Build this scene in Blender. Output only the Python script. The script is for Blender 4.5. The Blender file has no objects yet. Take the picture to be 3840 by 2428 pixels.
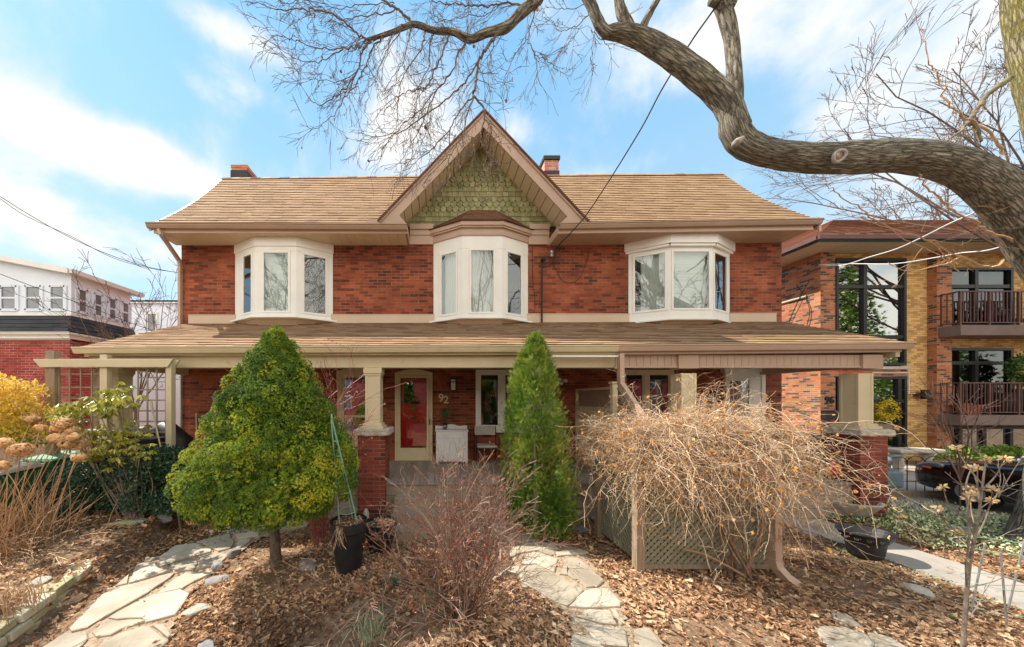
EXPO = 0.78
import bpy, math, random
import numpy as np
from mathutils import Vector, Matrix
random.seed(7); RNG = np.random.default_rng(11)
C = bpy.data.collections.new('Scene_things'); bpy.context.scene.collection.children.link(C)
F, CX, CY, H = 1170.0, 1640.0, 1490.0, 2.3     # focal in photo pixels, depth vanishing point, eye height
R = math.radians
def X(px, D): return (px-CX)*D/F
def Z(py, D): return H-(py-CY)*D/F
def P(px, py, D): return Vector((X(px, D), D, Z(py, D)))
def G(px, py, z=0.0):
    D = (H-z)*F/(py-CY); return Vector((X(px, D), D, z))

# ---------------------------------------------------------------- objects
def link(o, parent=None):
    C.objects.link(o)
    if parent is not None: o.parent = parent
    return o
def tag(o, label=None, cat=None, group=None, kind=None):
    if label: o['label'] = label
    if cat: o['category'] = cat
    if group: o['group'] = group
    if kind: o['kind'] = kind
    return o
def thing(name, label, cat, loc=(0, 0, 0), group=None):
    # the base empty sits at loc; parts are built in world space and keep their place
    o = bpy.data.objects.new(name, None); o.empty_display_size = .1
    C.objects.link(o); o.location = loc
    return tag(o, label, cat, group)

def set_parent(o, parent):
    o.parent = parent
    l = Vector((0, 0, 0)); p = parent
    while p is not None:
        l += p.location; p = p.parent
    o.location = -l

class MB:
    def __init__(s): s.v = []; s.f = []; s.r = []; s.rr = 0.0
    def poly(s, pts, r=None):
        n = len(s.v); s.v.extend([tuple(p) for p in pts]); s.f.append(tuple(range(n, n+len(pts)))); s.r.append(s.rr if r is None else r)
    def raw(s, vs, fs, r=None):
        n = len(s.v); s.v.extend([tuple(p) for p in vs]); rv = s.rr if r is None else r
        for f in fs: s.f.append(tuple(i+n for i in f)); s.r.append(rv)
    def hexa(s, p, r=None):   # 8 points: bottom ring 0-3, top ring 4-7
        s.raw(p, [(0, 3, 2, 1), (4, 5, 6, 7), (0, 1, 5, 4), (1, 2, 6, 5), (2, 3, 7, 6), (3, 0, 4, 7)], r)
    def box(s, x0, x1, y0, y1, z0, z1, r=None):
        s.hexa([(x0, y0, z0), (x1, y0, z0), (x1, y1, z0), (x0, y1, z0), (x0, y0, z1), (x1, y0, z1), (x1, y1, z1), (x0, y1, z1)], r)
    def obox(s, o, u, n, a0, a1, d0, d1, z0, z1, r=None):   # o origin, u along, n outward (horizontal), heights absolute
        def q(a, d, z): return (o[0]+u[0]*a+n[0]*d, o[1]+u[1]*a+n[1]*d, z)
        s.hexa([q(a0, d1, z0), q(a1, d1, z0), q(a1, d0, z0), q(a0, d0, z0), q(a0, d1, z1), q(a1, d1, z1), q(a1, d0, z1), q(a0, d0, z1)], r)
    def prism(s, pts, vec, r=None):
        k = len(pts); vec = Vector(vec); a = [Vector(p) for p in pts]; b = [p+vec for p in a]
        fs = [tuple(reversed(range(k))), tuple(range(k, 2*k))]+[(i, (i+1) % k, (i+1) % k+k, i+k) for i in range(k)]
        s.raw(a+b, fs, r)
    def bar(s, p, q, w, h=None, r=None, up=(0, 0, 1)):     # rectangular bar between points
        h = w if h is None else h; p = Vector(p); q = Vector(q); d = (q-p).normalized(); up = Vector(up)
        if abs(d.dot(up)) > .95: up = Vector((0, 1, 0))
        a = d.cross(up).normalized()*w/2; b = a.cross(d).normalized()*h/2
        s.hexa([p-a-b, p+a-b, p+a+b, p-a+b, q-a-b, q+a-b, q+a+b, q-a+b], r)
    def tube(s, pts, rad, n=5, r=None, cap=False):
        pts = [Vector(p) for p in pts]; k = len(pts)
        if not hasattr(rad, '__len__'): rad = [rad]*k
        base = len(s.v); rv = s.rr if r is None else r
        t = (pts[1]-pts[0]).normalized(); ref = Vector((0, 0, 1)) if abs(t.z) < .9 else Vector((1, 0, 0))
        a = t.cross(ref).normalized()
        for i, p in enumerate(pts):
            t = (pts[min(i+1, k-1)]-pts[max(i-1, 0)])
            t = t.normalized() if t.length > 1e-9 else Vector((0, 0, 1))
            a = a-t*a.dot(t)
            a = a.normalized() if a.length > 1e-6 else t.orthogonal().normalized()
            b = t.cross(a)
            for j in range(n):
                an = 2*math.pi*j/n; v = p+(a*math.cos(an)+b*math.sin(an))*rad[i]; s.v.append((v.x, v.y, v.z))
        for i in range(k-1):
            for j in range(n):
                j2 = (j+1) % n
                s.f.append((base+i*n+j, base+i*n+j2, base+(i+1)*n+j2, base+(i+1)*n+j)); s.r.append(rv)
        if cap:
            s.f.append(tuple(base+j for j in reversed(range(n)))); s.r.append(rv)
            s.f.append(tuple(base+(k-1)*n+j for j in range(n))); s.r.append(rv)
    def lathe(s, prof, c, n=20, r=None, sx=1.0, sy=1.0, axis='z'):
        base = len(s.v); rv = s.rr if r is None else r; k = len(prof)
        for (rad, h) in prof:
            for j in range(n):
                an = 2*math.pi*j/n; x, y = rad*sx*math.cos(an), rad*sy*math.sin(an)
                if axis == 'z': s.v.append((c[0]+x, c[1]+y, c[2]+h))
                elif axis == 'y': s.v.append((c[0]+x, c[1]+h, c[2]+y))
                else: s.v.append((c[0]+h, c[1]+x, c[2]+y))
        for i in range(k-1):
            for j in range(n):
                j2 = (j+1) % n
                s.f.append((base+i*n+j, base+i*n+j2, base+(i+1)*n+j2, base+(i+1)*n+j)); s.r.append(rv)
        s.f.append(tuple(base+j for j in reversed(range(n)))); s.r.append(rv)
        s.f.append(tuple(base+(k-1)*n+j for j in range(n))); s.r.append(rv)
    def build(s, name, m, parent=None, smooth=False, bevel=0.0, uv=True):
        me = bpy.data.meshes.new(name); me.from_pydata(s.v, [], s.f); me.update()
        at = me.attributes.new('rnd', 'FLOAT', 'FACE'); at.data.foreach_set('value', np.array(s.r, dtype=np.float32))
        if uv: boxuv(me)
        me.polygons.foreach_set('use_smooth', np.full(len(s.f), smooth)); me.materials.append(m)
        o = bpy.data.objects.new(name, me); C.objects.link(o)
        if parent is not None: set_parent(o, parent)
        if bevel:
            b = o.modifiers.new('bevel', 'BEVEL'); b.width = bevel; b.segments = 2; b.limit_method = 'ANGLE'; b.angle_limit = R(40)
            b.harden_normals = False
        return o

    def build_each(s, name, m, parent=None, **k):
        par = list(range(len(s.v)))
        def fd(a):
            while par[a] != a: par[a] = par[par[a]]; a = par[a]
            return a
        for f in s.f:
            for i in f[1:]: par[fd(i)] = fd(f[0])
        grp = {}
        for f, r in zip(s.f, s.r): grp.setdefault(fd(f[0]), []).append((f, r))
        out = []
        for g in grp.values():
            b = MB(); mp = {}
            for f, r in g:
                for i in f:
                    if i not in mp: mp[i] = len(b.v); b.v.append(s.v[i])
                b.f.append(tuple(mp[i] for i in f)); b.r.append(r)
            out.append(b.build(name, m, parent, **k))
        return out

def boxuv(me):
    n = len(me.polygons)
    if not n: return
    nrm = np.zeros(n*3); me.polygons.foreach_get('normal', nrm); nrm = nrm.reshape(-1, 3)
    lt = np.zeros(n, dtype=np.int32); me.polygons.foreach_get('loop_total', lt)
    nl = len(me.loops); lv = np.zeros(nl, dtype=np.int32); me.loops.foreach_get('vertex_index', lv)
    co = np.zeros(len(me.vertices)*3); me.vertices.foreach_get('co', co); co = co.reshape(-1, 3)
    u = np.stack([-nrm[:, 1], nrm[:, 0], np.zeros(n)], 1); L = np.linalg.norm(u, axis=1)
    flat = L < 0.05; u[flat] = (1, 0, 0); L[flat] = 1; u /= L[:, None]
    neg = (u[:, 0]+u[:, 1]*.01) < 0; u[neg] *= -1
    v = np.cross(nrm, u); v[v[:, 2] < -1e-6] *= -1
    fi = np.repeat(np.arange(n), lt); c = co[lv]
    uvl = me.uv_layers.new(name='UVMap')
    out = np.stack([(c*u[fi]).sum(1), (c*v[fi]).sum(1)], 1).astype(np.float32)
    uvl.data.foreach_set('uv', out.ravel())

def np_mesh(name, V, Fc, rnd, m, parent=None, smooth=False):
    """V (n,3), Fc (k, s) faces of equal size, rnd (k,)"""
    me = bpy.data.meshes.new(name); V = np.asarray(V, dtype=np.float32); Fc = np.asarray(Fc, dtype=np.int32)
    k, sz = Fc.shape
    me.vertices.add(len(V)); me.vertices.foreach_set('co', V.ravel())
    me.loops.add(k*sz); me.loops.foreach_set('vertex_index', Fc.ravel())
    me.polygons.add(k); me.polygons.foreach_set('loop_start', np.arange(0, k*sz, sz, dtype=np.int32))
    me.update(calc_edges=True)
    at = me.attributes.new('rnd', 'FLOAT', 'FACE'); at.data.foreach_set('value', np.asarray(rnd, dtype=np.float32))
    me.polygons.foreach_set('use_smooth', np.full(k, smooth)); me.materials.append(m)
    o = bpy.data.objects.new(name, me); C.objects.link(o)
    if parent is not None: set_parent(o, parent)
    return o

def scatter(name, tv, tf, pos, nrm, scale, rnd, m, parent=None, spin=None, jit=0.0):
    """place template (tv verts z-up, tf faces) at pos with z axis along nrm"""
    tv = np.asarray(tv, float); tf = np.asarray(tf); pos = np.asarray(pos, float); N = len(pos)
    z = np.asarray(nrm, float); z = z/np.maximum(np.linalg.norm(z, axis=1), 1e-9)[:, None]
    a = np.where(np.abs(z[:, 2:3]) < .9, np.array([[0, 0, 1.]]), np.array([[1., 0, 0]]))
    x = np.cross(a, z); x /= np.linalg.norm(x, axis=1)[:, None]; y = np.cross(z, x)
    sp = RNG.uniform(0, 2*np.pi, N) if spin is None else np.asarray(spin)
    xs = x*np.cos(sp)[:, None]+y*np.sin(sp)[:, None]; ys = -x*np.sin(sp)[:, None]+y*np.cos(sp)[:, None]
    M = np.stack([xs, ys, z], 2)                       # columns
    sc = np.asarray(scale, float)
    if sc.ndim == 1: sc = np.repeat(sc[:, None], 3, 1)
    T = tv[None]*sc[:, None, :]
    if jit: T = T+RNG.normal(0, jit, T.shape)*sc[:, None, :]
    V = np.einsum('nij,nkj->nki', M, T)+pos[:, None, :]
    k = len(tv); Fc = tf[None]+(np.arange(N)*k)[:, None, None]
    return np_mesh(name, V.reshape(-1, 3), Fc.reshape(-1, tf.shape[1]), np.repeat(rnd, len(tf)), m, parent)

# ---------------------------------------------------------------- materials
def _new(name):
    m = bpy.data.materials.new(name); m.use_nodes = True; nt = m.node_tree
    return m, nt, nt.nodes['Principled BSDF']
def N(nt, t, **kw):
    n = nt.nodes.new(t)
    for k, v in kw.items():
        if k in n.inputs.keys(): n.inputs[k].default_value = v
        else: setattr(n, k, v)
    return n
def c4(c): return (c[0], c[1], c[2], 1)
def mixc(nt, fac, a, b, mode='MIX'):
    n = nt.nodes.new('ShaderNodeMix'); n.data_type = 'RGBA'; n.blend_type = mode
    for i, val in ((0, fac), (6, a), (7, b)):
        if isinstance(val, (int, float)): n.inputs[i].default_value = val
        elif isinstance(val, tuple): n.inputs[i].default_value = c4(val)
        else: nt.links.new(val, n.inputs[i])
    return n.outputs[2]
def ramp(nt, fac, stops):
    n = nt.nodes.new('ShaderNodeValToRGB'); e = n.color_ramp.elements
    while len(e) < len(stops): e.new(.5)
    for i, (p, c) in enumerate(stops): e[i].position = p; e[i].color = c4(c)
    nt.links.new(fac, n.inputs[0]); return n.outputs[0]
def noise(nt, scale, detail=4, rough=.6, vec=None, kind='OBJ', dist=0):
    n = N(nt, 'ShaderNodeTexNoise', Scale=scale, Detail=detail, Roughness=rough, Distortion=dist)
    if vec is None:
        g = nt.nodes.new('ShaderNodeNewGeometry'); vec = g.outputs['Position']
    nt.links.new(vec, n.inputs['Vector']); return n.outputs['Fac']
def mat(name, c1, c2=None, sc=3.0, rough=.6, rnd=None, bump=0.0, bs=40.0, metal=0.0, spec=.4, stretch=None, dirt=None, trans=0.0, lo=.35, hi=.65, coat=0.0):
    """c1-c2 by noise; rnd: list of ramp stops driven by the per-face value, multiplied in by noise"""
    m, nt, b = _new(name); col = None
    g = nt.nodes.new('ShaderNodeNewGeometry'); vec = g.outputs['Position']
    if stretch:
        mp = N(nt, 'ShaderNodeMapping'); mp.inputs['Scale'].default_value = stretch; nt.links.new(vec, mp.inputs['Vector']); vec = mp.outputs[0]
    if rnd:
        at = N(nt, 'ShaderNodeAttribute', attribute_name='rnd'); col = ramp(nt, at.outputs['Fac'], rnd)
        if c2 is not None:
            f = ramp(nt, noise(nt, sc, 4, .6, vec), [(lo, c1), (hi, c2)]); col = mixc(nt, 1.0, col, f, 'MULTIPLY')
    elif c2 is not None:
        col = ramp(nt, noise(nt, sc, 5, .6, vec), [(lo, c1), (hi, c2)])
    if dirt:
        f = ramp(nt, noise(nt, dirt[1], 6, .7), [(dirt[2], (0, 0, 0)), (dirt[3], (1, 1, 1))])
        col = mixc(nt, f, col if col is not None else c1, dirt[0])
    if col is None: b.inputs['Base Color'].default_value = c4(c1)
    else: nt.links.new(col, b.inputs['Base Color'])
    b.inputs['Roughness'].default_value = rough; b.inputs['Metallic'].default_value = metal
    b.inputs['Specular IOR Level'].default_value = spec
    if coat: b.inputs['Coat Weight'].default_value = coat; b.inputs['Coat Roughness'].default_value = .05
    if bump:
        bn = N(nt, 'ShaderNodeBump', Strength=bump, Distance=.01); nt.links.new(noise(nt, bs, 5, .65, vec), bn.inputs['Height']); nt.links.new(bn.outputs[0], b.inputs['Normal'])
    if trans:
        t = nt.nodes.new('ShaderNodeBsdfTranslucent'); mx = N(nt, 'ShaderNodeMixShader'); mx.inputs[0].default_value = trans
        if col is None: t.inputs['Color'].default_value = c4(c1)
        else: nt.links.new(col, t.inputs['Color'])
        nt.links.new(b.outputs[0], mx.inputs[1]); nt.links.new(t.outputs[0], mx.inputs[2])
        nt.links.new(mx.outputs[0], nt.nodes['Material Output'].inputs['Surface'])
    return m
def brick(name, c1, c2, mortar, w=.235, h=.075, ms=.0055, c3=None, c3amt=(.62, .72), dark=(.55, .5, .48), patch=.5, bump=.6, squash=False):
    m, nt, b = _new(name); uv = N(nt, 'ShaderNodeUVMap', uv_map='UVMap')
    # slightly wobbly courses
    nz = N(nt, 'ShaderNodeTexNoise', Scale=3.0, Detail=2.0); nt.links.new(uv.outputs[0], nz.inputs['Vector'])
    mp = N(nt, 'ShaderNodeVectorMath', operation='MULTIPLY_ADD'); nt.links.new(nz.outputs['Color'], mp.inputs[0]); mp.inputs[1].default_value = (.012, .010, 0); nt.links.new(uv.outputs[0], mp.inputs[2])
    def br(a, bb, mo, sc=1.0):
        t = N(nt, 'ShaderNodeTexBrick', Scale=sc); t.offset = .5
        t.inputs['Brick Width'].default_value = w; t.inputs['Row Height'].default_value = h; t.inputs['Mortar Size'].default_value = ms; t.inputs['Mortar Smooth'].default_value = .3; t.inputs['Bias'].default_value = 0
        for k, v in (('Color1', a), ('Color2', bb), ('Mortar', mo)): t.inputs[k].default_value = c4(v)
        nt.links.new(mp.outputs[0], t.inputs['Vector']); return t
    t = br((0, 0, 0), (1, 1, 1), (0, 0, 0))
    stops = [(0.0, dark), (.11, tuple(.6*a_+.4*b_ for a_, b_ in zip(c1, dark))), (.22, c1), (.6, c2), (1.0, tuple(min(1, x*1.18) for x in c2))]
    if c3: stops = [(0.0, c3), (c3amt[0]-.3, c3), (c3amt[0]-.28, c1), (1.0, c2)]
    col = ramp(nt, t.outputs['Color'], stops)
    sp = noise(nt, 60, 4, .7); col = mixc(nt, .35, col, ramp(nt, sp, [(.3, (.45, .42, .4)), (.7, (1.25, 1.2, 1.15))]), 'MULTIPLY')
    pt = ramp(nt, noise(nt, .9, 5, .65), [(.35, (1-patch*.55, 1-patch*.6, 1-patch*.6)), (.65, (1.1, 1.08, 1.05))]); col = mixc(nt, 1.0, col, pt, 'MULTIPLY')
    mfac = ramp(nt, noise(nt, 1.7, 4, .6), [(.4, tuple(x*.42 for x in mortar)), (.62, mortar)])
    col = mixc(nt, t.outputs['Fac'], col, mfac)
    nt.links.new(col, b.inputs['Base Color']); b.inputs['Roughness'].default_value = .85; b.inputs['Specular IOR Level'].default_value = .25
    inv = N(nt, 'ShaderNodeMath', operation='SUBTRACT'); inv.inputs[0].default_value = 1; nt.links.new(t.outputs['Fac'], inv.inputs[1])
    ad = N(nt, 'ShaderNodeMath', operation='MULTIPLY_ADD'); nt.links.new(sp, ad.inputs[0]); ad.inputs[1].default_value = .35; nt.links.new(inv.outputs[0], ad.inputs[2])
    bn = N(nt, 'ShaderNodeBump', Strength=bump, Distance=.008); nt.links.new(ad.outputs[0], bn.inputs['Height']); nt.links.new(bn.outputs[0], b.inputs['Normal'])
    return m
def glass(name, tint=(.75, .85, .85), refl=.22, rough=.01):
    m = bpy.data.materials.new(name); m.use_nodes = True; nt = m.node_tree; nt.nodes.remove(nt.nodes['Principled BSDF'])
    t = N(nt, 'ShaderNodeBsdfTransparent'); t.inputs[0].default_value = c4(tint)
    g = N(nt, 'ShaderNodeBsdfGlossy'); g.inputs['Roughness'].default_value = rough; g.inputs['Color'].default_value = (.95, 1, 1, 1)
    bn = N(nt, 'ShaderNodeBump', Strength=.05, Distance=.02); nt.links.new(noise(nt, 1.6, 2, .5), bn.inputs['Height']); nt.links.new(bn.outputs[0], g.inputs['Normal'])
    fr = N(nt, 'ShaderNodeFresnel', IOR=1.5); ad = N(nt, 'ShaderNodeMath', operation='ADD', use_clamp=True); nt.links.new(fr.outputs[0], ad.inputs[0]); ad.inputs[1].default_value = refl
    mx = N(nt, 'ShaderNodeMixShader'); nt.links.new(ad.outputs[0], mx.inputs[0]); nt.links.new(t.outputs[0], mx.inputs[1]); nt.links.new(g.outputs[0], mx.inputs[2])
    nt.links.new(mx.outputs[0], nt.nodes['Material Output'].inputs['Surface']); return m

MT = {}
MT['brick'] = brick('red_brick', (.245, .062, .030), (.365, .100, .047), (.29, .21, .15), dark=(.14, .042, .028), patch=.85)
MT['brick_pier'] = brick('dark_red_brick', (.20, .045, .030), (.28, .06, .038), (.36, .27, .22), dark=(.09, .03, .026), patch=.5)
MT['brick_chim'] = brick('chimney_brick', (.50, .13, .06), (.62, .19, .09), (.50, .44, .38), ms=.009, patch=.3)
MT['brick_nb'] = brick('neighbour_brick', (.33, .045, .035), (.40, .06, .045), (.48, .38, .34), patch=.3, ms=.007, dark=(.25, .035, .03))
MT['brick_var'] = brick('variegated_brick', (.40, .12, .055), (.54, .225, .10), (.46, .39, .30), c3=(.12, .075, .06), c3amt=(.55, .6), ms=.007, patch=.3)
MT['brick_yel'] = brick('yellow_brick', (.52, .31, .11), (.68, .44, .19), (.40, .27, .13), dark=(.40, .23, .08), ms=.005, patch=.25, w=.22)
MT['white'] = mat('white_trim_paint', (.82, .81, .76), (.76, .75, .70), sc=2, rough=.45, bump=.05)
MT['cream'] = mat('cream_trim_paint', (.62, .52, .34), (.56, .47, .30), sc=2.5, rough=.5, bump=.08, dirt=((.34, .29, .19), 5, .62, .8))
MT['brown'] = mat('taupe_metal_trim', (.47, .33, .24), (.42, .29, .21), sc=1.5, rough=.4, bump=.03)
MT['gutter'] = mat('taupe_gutter_metal', (.36, .24, .165), (.31, .205, .14), sc=1.2, rough=.35)
MT['soffit'] = mat('beige_soffit_panel', (.58, .47, .32), (.53, .42, .29), sc=2, rough=.5)
MT['soffit_b'] = mat('brown_soffit_panel', (.42, .29, .20), (.38, .26, .18), sc=2, rough=.5)
MT['flash'] = mat('tan_flashing_metal', (.60, .46, .34), (.55, .42, .31), sc=1.5, rough=.5)
MT['shingle'] = mat('tan_asphalt_shingle', (.90, .86, .82), (1.08, 1.06, 1.04), sc=1.6, rough=.9, bump=.5, bs=220, spec=.2,
    rnd=[(0, (.12, .07, .04)), (.2, (.35, .22, .125)), (.6, (.41, .265, .155)), (1, (.48, .32, .19))])
MT['shingle_d'] = mat('brown_asphalt_shingle', (.75, .72, .7), (1.1, 1.08, 1.05), sc=3, rough=.9, bump=.6, bs=220, spec=.2,
    rnd=[(0, (.13, .06, .035)), (1, (.20, .10, .06))])
MT['shingle_s'] = mat('slate_grey_shingle', (.8, .8, .8), (1.1, 1.1, 1.1), sc=2, rough=.85, bump=.5, bs=150, spec=.3,
    rnd=[(0, (.030, .032, .038)), (1, (.070, .072, .080))])
MT['shingle_r'] = mat('reddish_asphalt_shingle', (.75, .72, .7), (1.1, 1.08, 1.05), sc=2, rough=.9, bump=.6, bs=200, spec=.2,
    rnd=[(0, (.22, .11, .075)), (.5, (.46, .235, .165)), (1, (.58, .34, .25))])
MT['green_shingle'] = mat('moss_green_wood_shingle', (.75, .74, .66), (1.12, 1.1, 1.05), sc=9, rough=.75, bump=.5, bs=60, stretch=(1, 1, .25),
    rnd=[(0, (.225, .22, .105)), (.5, (.29, .28, .14)), (1, (.36, .345, .185))])
MT['glass'] = glass('window_glass', tint=(.88, .95, .94), refl=.12)
MT['glass_dk'] = glass('porch_window_glass', tint=(.45, .5, .5), refl=.13)
MT['glass_bal'] = glass('balcony_door_glass', tint=(.25, .28, .28), refl=.03)
MT['glass_b'] = glass('dark_window_glass', tint=(.4, .45, .45), refl=.30)
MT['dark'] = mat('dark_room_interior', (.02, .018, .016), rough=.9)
MT['curtain'] = mat('pale_sheer_curtain', (.84, .86, .82), (.66, .68, .64), sc=14, rough=.9, stretch=(1, 1, .03), lo=.3, hi=.7)
MT['blind'] = mat('pale_window_blind', (.78, .84, .80), (.68, .74, .70), sc=30, rough=.8, stretch=(.02, .02, 1.3), lo=.4, hi=.6)
MT['red'] = mat('red_door_paint', (.50, .012, .010), (.40, .010, .010), sc=2, rough=.3, coat=.4)
MT['metal'] = mat('aged_bronze_metal', (.12, .08, .05), rough=.4, metal=.8)
MT['silver'] = mat('galvanised_metal', (.5, .52, .52), (.4, .42, .42), sc=20, rough=.35, metal=.7)
MT['black'] = mat('black_metal', (.012, .012, .013), rough=.45)
MT['blackplastic'] = mat('black_plastic', (.012, .012, .014), (.022, .022, .026), sc=8, rough=.5, bump=.1)
MT['stone'] = mat('limestone', (.52, .46, .38), (.38, .34, .28), sc=9, rough=.9, bump=1.2, bs=14)
MT['deck'] = mat('weathered_grey_deck', (.30, .25, .215), (.24, .20, .17), sc=4, rough=.75, stretch=(8, 1, 1), bump=.3, rnd=[(0, (.85, .85, .85)), (1, (1.15, 1.15, 1.15))])
MT['deckside'] = mat('grey_beige_board', (.30, .24, .18), (.25, .20, .15), sc=3, rough=.7, bump=.2)
MT['wood'] = mat('weathered_wood', (.36, .27, .19), (.24, .175, .12), sc=5, rough=.85, stretch=(6, 6, .6), bump=.6, bs=25)
MT['lattice'] = mat('grey_green_lattice_wood', (.27, .25, .17), (.20, .18, .12), sc=5, rough=.85, bump=.4)
MT['concrete'] = mat('pale_concrete', (.38, .34, .295), (.30, .265, .23), sc=2.2, rough=.9, bump=.5, bs=90, dirt=((.24, .19, .14), 3, .6, .78))
MT['flag'] = mat('flagstone', (.70, .67, .62), (1.1, 1.08, 1.04), sc=2.2, rough=.85, bump=.6, bs=18,
    rnd=[(0, (.36, .315, .25)), (.5, (.43, .38, .31)), (1, (.50, .445, .37))], dirt=((.26, .17, .10), 5, .60, .74))
MT['rock'] = mat('grey_field_stone', (.30, .28, .27), (.18, .18, .19), sc=7, rough=.9, bump=1, bs=16)
MT['wallstone'] = mat('mossy_cut_stone', (.8, .8, .74), (1.15, 1.12, 1.05), sc=5, rough=.9, bump=.9, bs=20,
    rnd=[(0, (.34, .31, .17)), (.5, (.44, .38, .26)), (1, (.54, .49, .38))])
MT['soil'] = mat('dark_garden_soil', (.12, .075, .048), (.25, .16, .10), sc=3.5, rough=.95, bump=1.2, bs=30, spec=.1, dirt=((.38, .26, .165), 22, .5, .68))
MT['grit'] = mat('tan_path_grit', (.30, .21, .14), (.46, .35, .25), sc=14, rough=.95, bump=1.0, bs=70, spec=.1, dirt=((.20, .12, .07), 9, .55, .7))
MT['litter'] = mat('dead_leaf_litter', (.8, .78, .76), (1.1, 1.08, 1.05), sc=60, rough=.85, spec=.2, trans=.18,
    rnd=[(0, (.11, .06, .035)), (.25, (.26, .14, .08)), (.5, (.47, .275, .155)), (.75, (.66, .44, .27)), (1, (.80, .62, .43))])
MT['bark'] = mat('grey_green_bark', (.10, .085, .05), (.24, .20, .14), sc=14, rough=.9, bump=2.0, bs=26, stretch=(.35, 1, 1), dirt=((.26, .235, .06), 4.0, .54, .70))
MT['twig'] = mat('dark_twig_bark', (.12, .085, .065), (.19, .13, .095), sc=6, rough=.8)
MT['trunk2'] = mat('grey_brown_bark', (.17, .13, .10), (.30, .24, .19), sc=16, rough=.9, bump=1.2, bs=40)
MT['trunkd'] = mat('dark_brown_bark', (.085, .06, .045), (.19, .145, .11), sc=18, rough=.9, bump=1.5, bs=45)
MT['straw'] = mat('straw_coloured_vine', (.8, .8, .8), (1.1, 1.1, 1.1), sc=20, rough=.7, rnd=[(0, (.24, .14, .09)), (.4, (.50, .33, .20)), (1, (.78, .60, .40))])
MT['vineleaf'] = mat('dry_orange_leaf', (.9, .9, .9), (1.1, 1.1, 1.1), sc=20, rough=.7, trans=.3, rnd=[(0, (.50, .21, .05)), (.6, (.68, .34, .09)), (1, (.78, .52, .24))])
MT['barberry'] = mat('red_brown_twig', (.8, .8, .8), (1.15, 1.1, 1.1), sc=12, rough=.6, rnd=[(0, (.10, .065, .045)), (.5, (.21, .105, .07)), (.8, (.27, .16, .11)), (1, (.42, .33, .27))])
MT['berry'] = mat('red_berry', (.62, .02, .03), (.42, .01, .02), sc=30, rough=.3)
MT['dogwood'] = mat('red_dogwood_twig', (.8, .8, .8), (1.1, 1.1, 1.1), sc=12, rough=.5, rnd=[(0, (.26, .06, .05)), (1, (.40, .15, .12))])
MT['spruce'] = mat('spruce_needles', (.75, .78, .75), (1.2, 1.15, 1.1), sc=3.0, rough=.6, trans=.12, spec=.3,
    rnd=[(0, (.06, .12, .018)), (.4, (.16, .27, .024)), (.72, (.42, .45, .03)), (1, (.68, .60, .07))])
MT['thuja'] = mat('thuja_sprays', (.75, .78, .75), (1.2, 1.15, 1.1), sc=4, rough=.55, trans=.25, spec=.3,
    rnd=[(0, (.05, .13, .02)), (.5, (.16, .28, .035)), (1, (.46, .48, .10))])
MT['yew'] = mat('dark_yew_leaf', (.7, .75, .7), (1.2, 1.2, 1.2), sc=5, rough=.4, trans=.12, spec=.6,
    rnd=[(0, (.016, .050, .028)), (.6, (.04, .095, .045)), (1, (.10, .18, .08))])
MT['rhodo'] = mat('rhododendron_leaf', (.9, .9, .9), (1.1, 1.1, 1.1), sc=5, rough=.35, trans=.25, spec=.5,
    rnd=[(0, (.16, .19, .02)), (.6, (.38, .36, .04)), (1, (.60, .54, .12))])
MT['gold'] = mat('golden_green_leaf', (.9, .9, .9), (1.1, 1.1, 1.1), sc=5, rough=.5, trans=.35,
    rnd=[(0, (.08, .16, .02)), (.35, (.22, .28, .03)), (.55, (.60, .42, .03)), (1, (.82, .58, .10))])
MT['hydra'] = mat('dried_hydrangea', (.8, .8, .8), (1.1, 1.1, 1.1), sc=15, rough=.8, trans=.3, rnd=[(0, (.52, .27, .11)), (.5, (.80, .50, .24)), (1, (.90, .66, .38))])
MT['drystem'] = mat('dry_tan_stem', (.9, .9, .9), (1.1, 1.1, 1.1), sc=15, rough=.7, rnd=[(0, (.34, .20, .11)), (1, (.58, .38, .22))])
MT['euony'] = mat('variegated_leaf', (.9, .9, .9), (1.1, 1.1, 1.1), sc=15, rough=.4, trans=.2, rnd=[(0, (.05, .12, .03)), (.35, (.15, .25, .07)), (.5, (.60, .62, .34)), (1, (.85, .84, .58))])
MT['ivy'] = mat('green_ivy_leaf', (.9, .9, .9), (1.1, 1.1, 1.1), sc=15, rough=.4, trans=.2, rnd=[(0, (.03, .08, .02)), (.6, (.08, .17, .04)), (1, (.20, .30, .07))])
MT['grass'] = mat('blue_green_grass', (.9, .9, .9), (1.1, 1.1, 1.1), sc=15, rough=.6, trans=.2, rnd=[(0, (.09, .14, .08)), (.6, (.20, .26, .14)), (1, (.48, .42, .24))])
MT['bin'] = mat('green_bin_plastic', (.018, .10, .035), (.030, .13, .05), sc=6, rough=.4)
MT['greenwire'] = mat('green_coated_wire', (.22, .42, .31), rough=.4)
MT['bluegrey'] = mat('blue_grey_meter_paint', (.16, .22, .25), (.12, .17, .20), sc=9, rough=.5)
MT['carpaint'] = mat('black_car_paint', (.004, .004, .005), rough=.18, coat=1.0, spec=.6)
MT['rubber'] = mat('tyre_rubber', (.012, .012, .012), rough=.8)
MT['balc'] = mat('brown_railing_paint', (.13, .055, .045), (.10, .045, .04), sc=4, rough=.5)
MT['slab'] = mat('grey_brown_slab_paint', (.20, .14, .125), (.16, .115, .105), sc=3, rough=.7, dirt=((.38, .33, .28), 9, .68, .74))
MT['cladwhite'] = mat('white_panel_cladding', (.78, .84, .92), (.72, .78, .86), sc=1.5, rough=.5)
MT['terracotta'] = mat('terracotta', (.42, .15, .08), rough=.8)
MT['paper'] = mat('white_enamel', (.80, .80, .79), (.74, .74, .73), sc=3, rough=.35)
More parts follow.
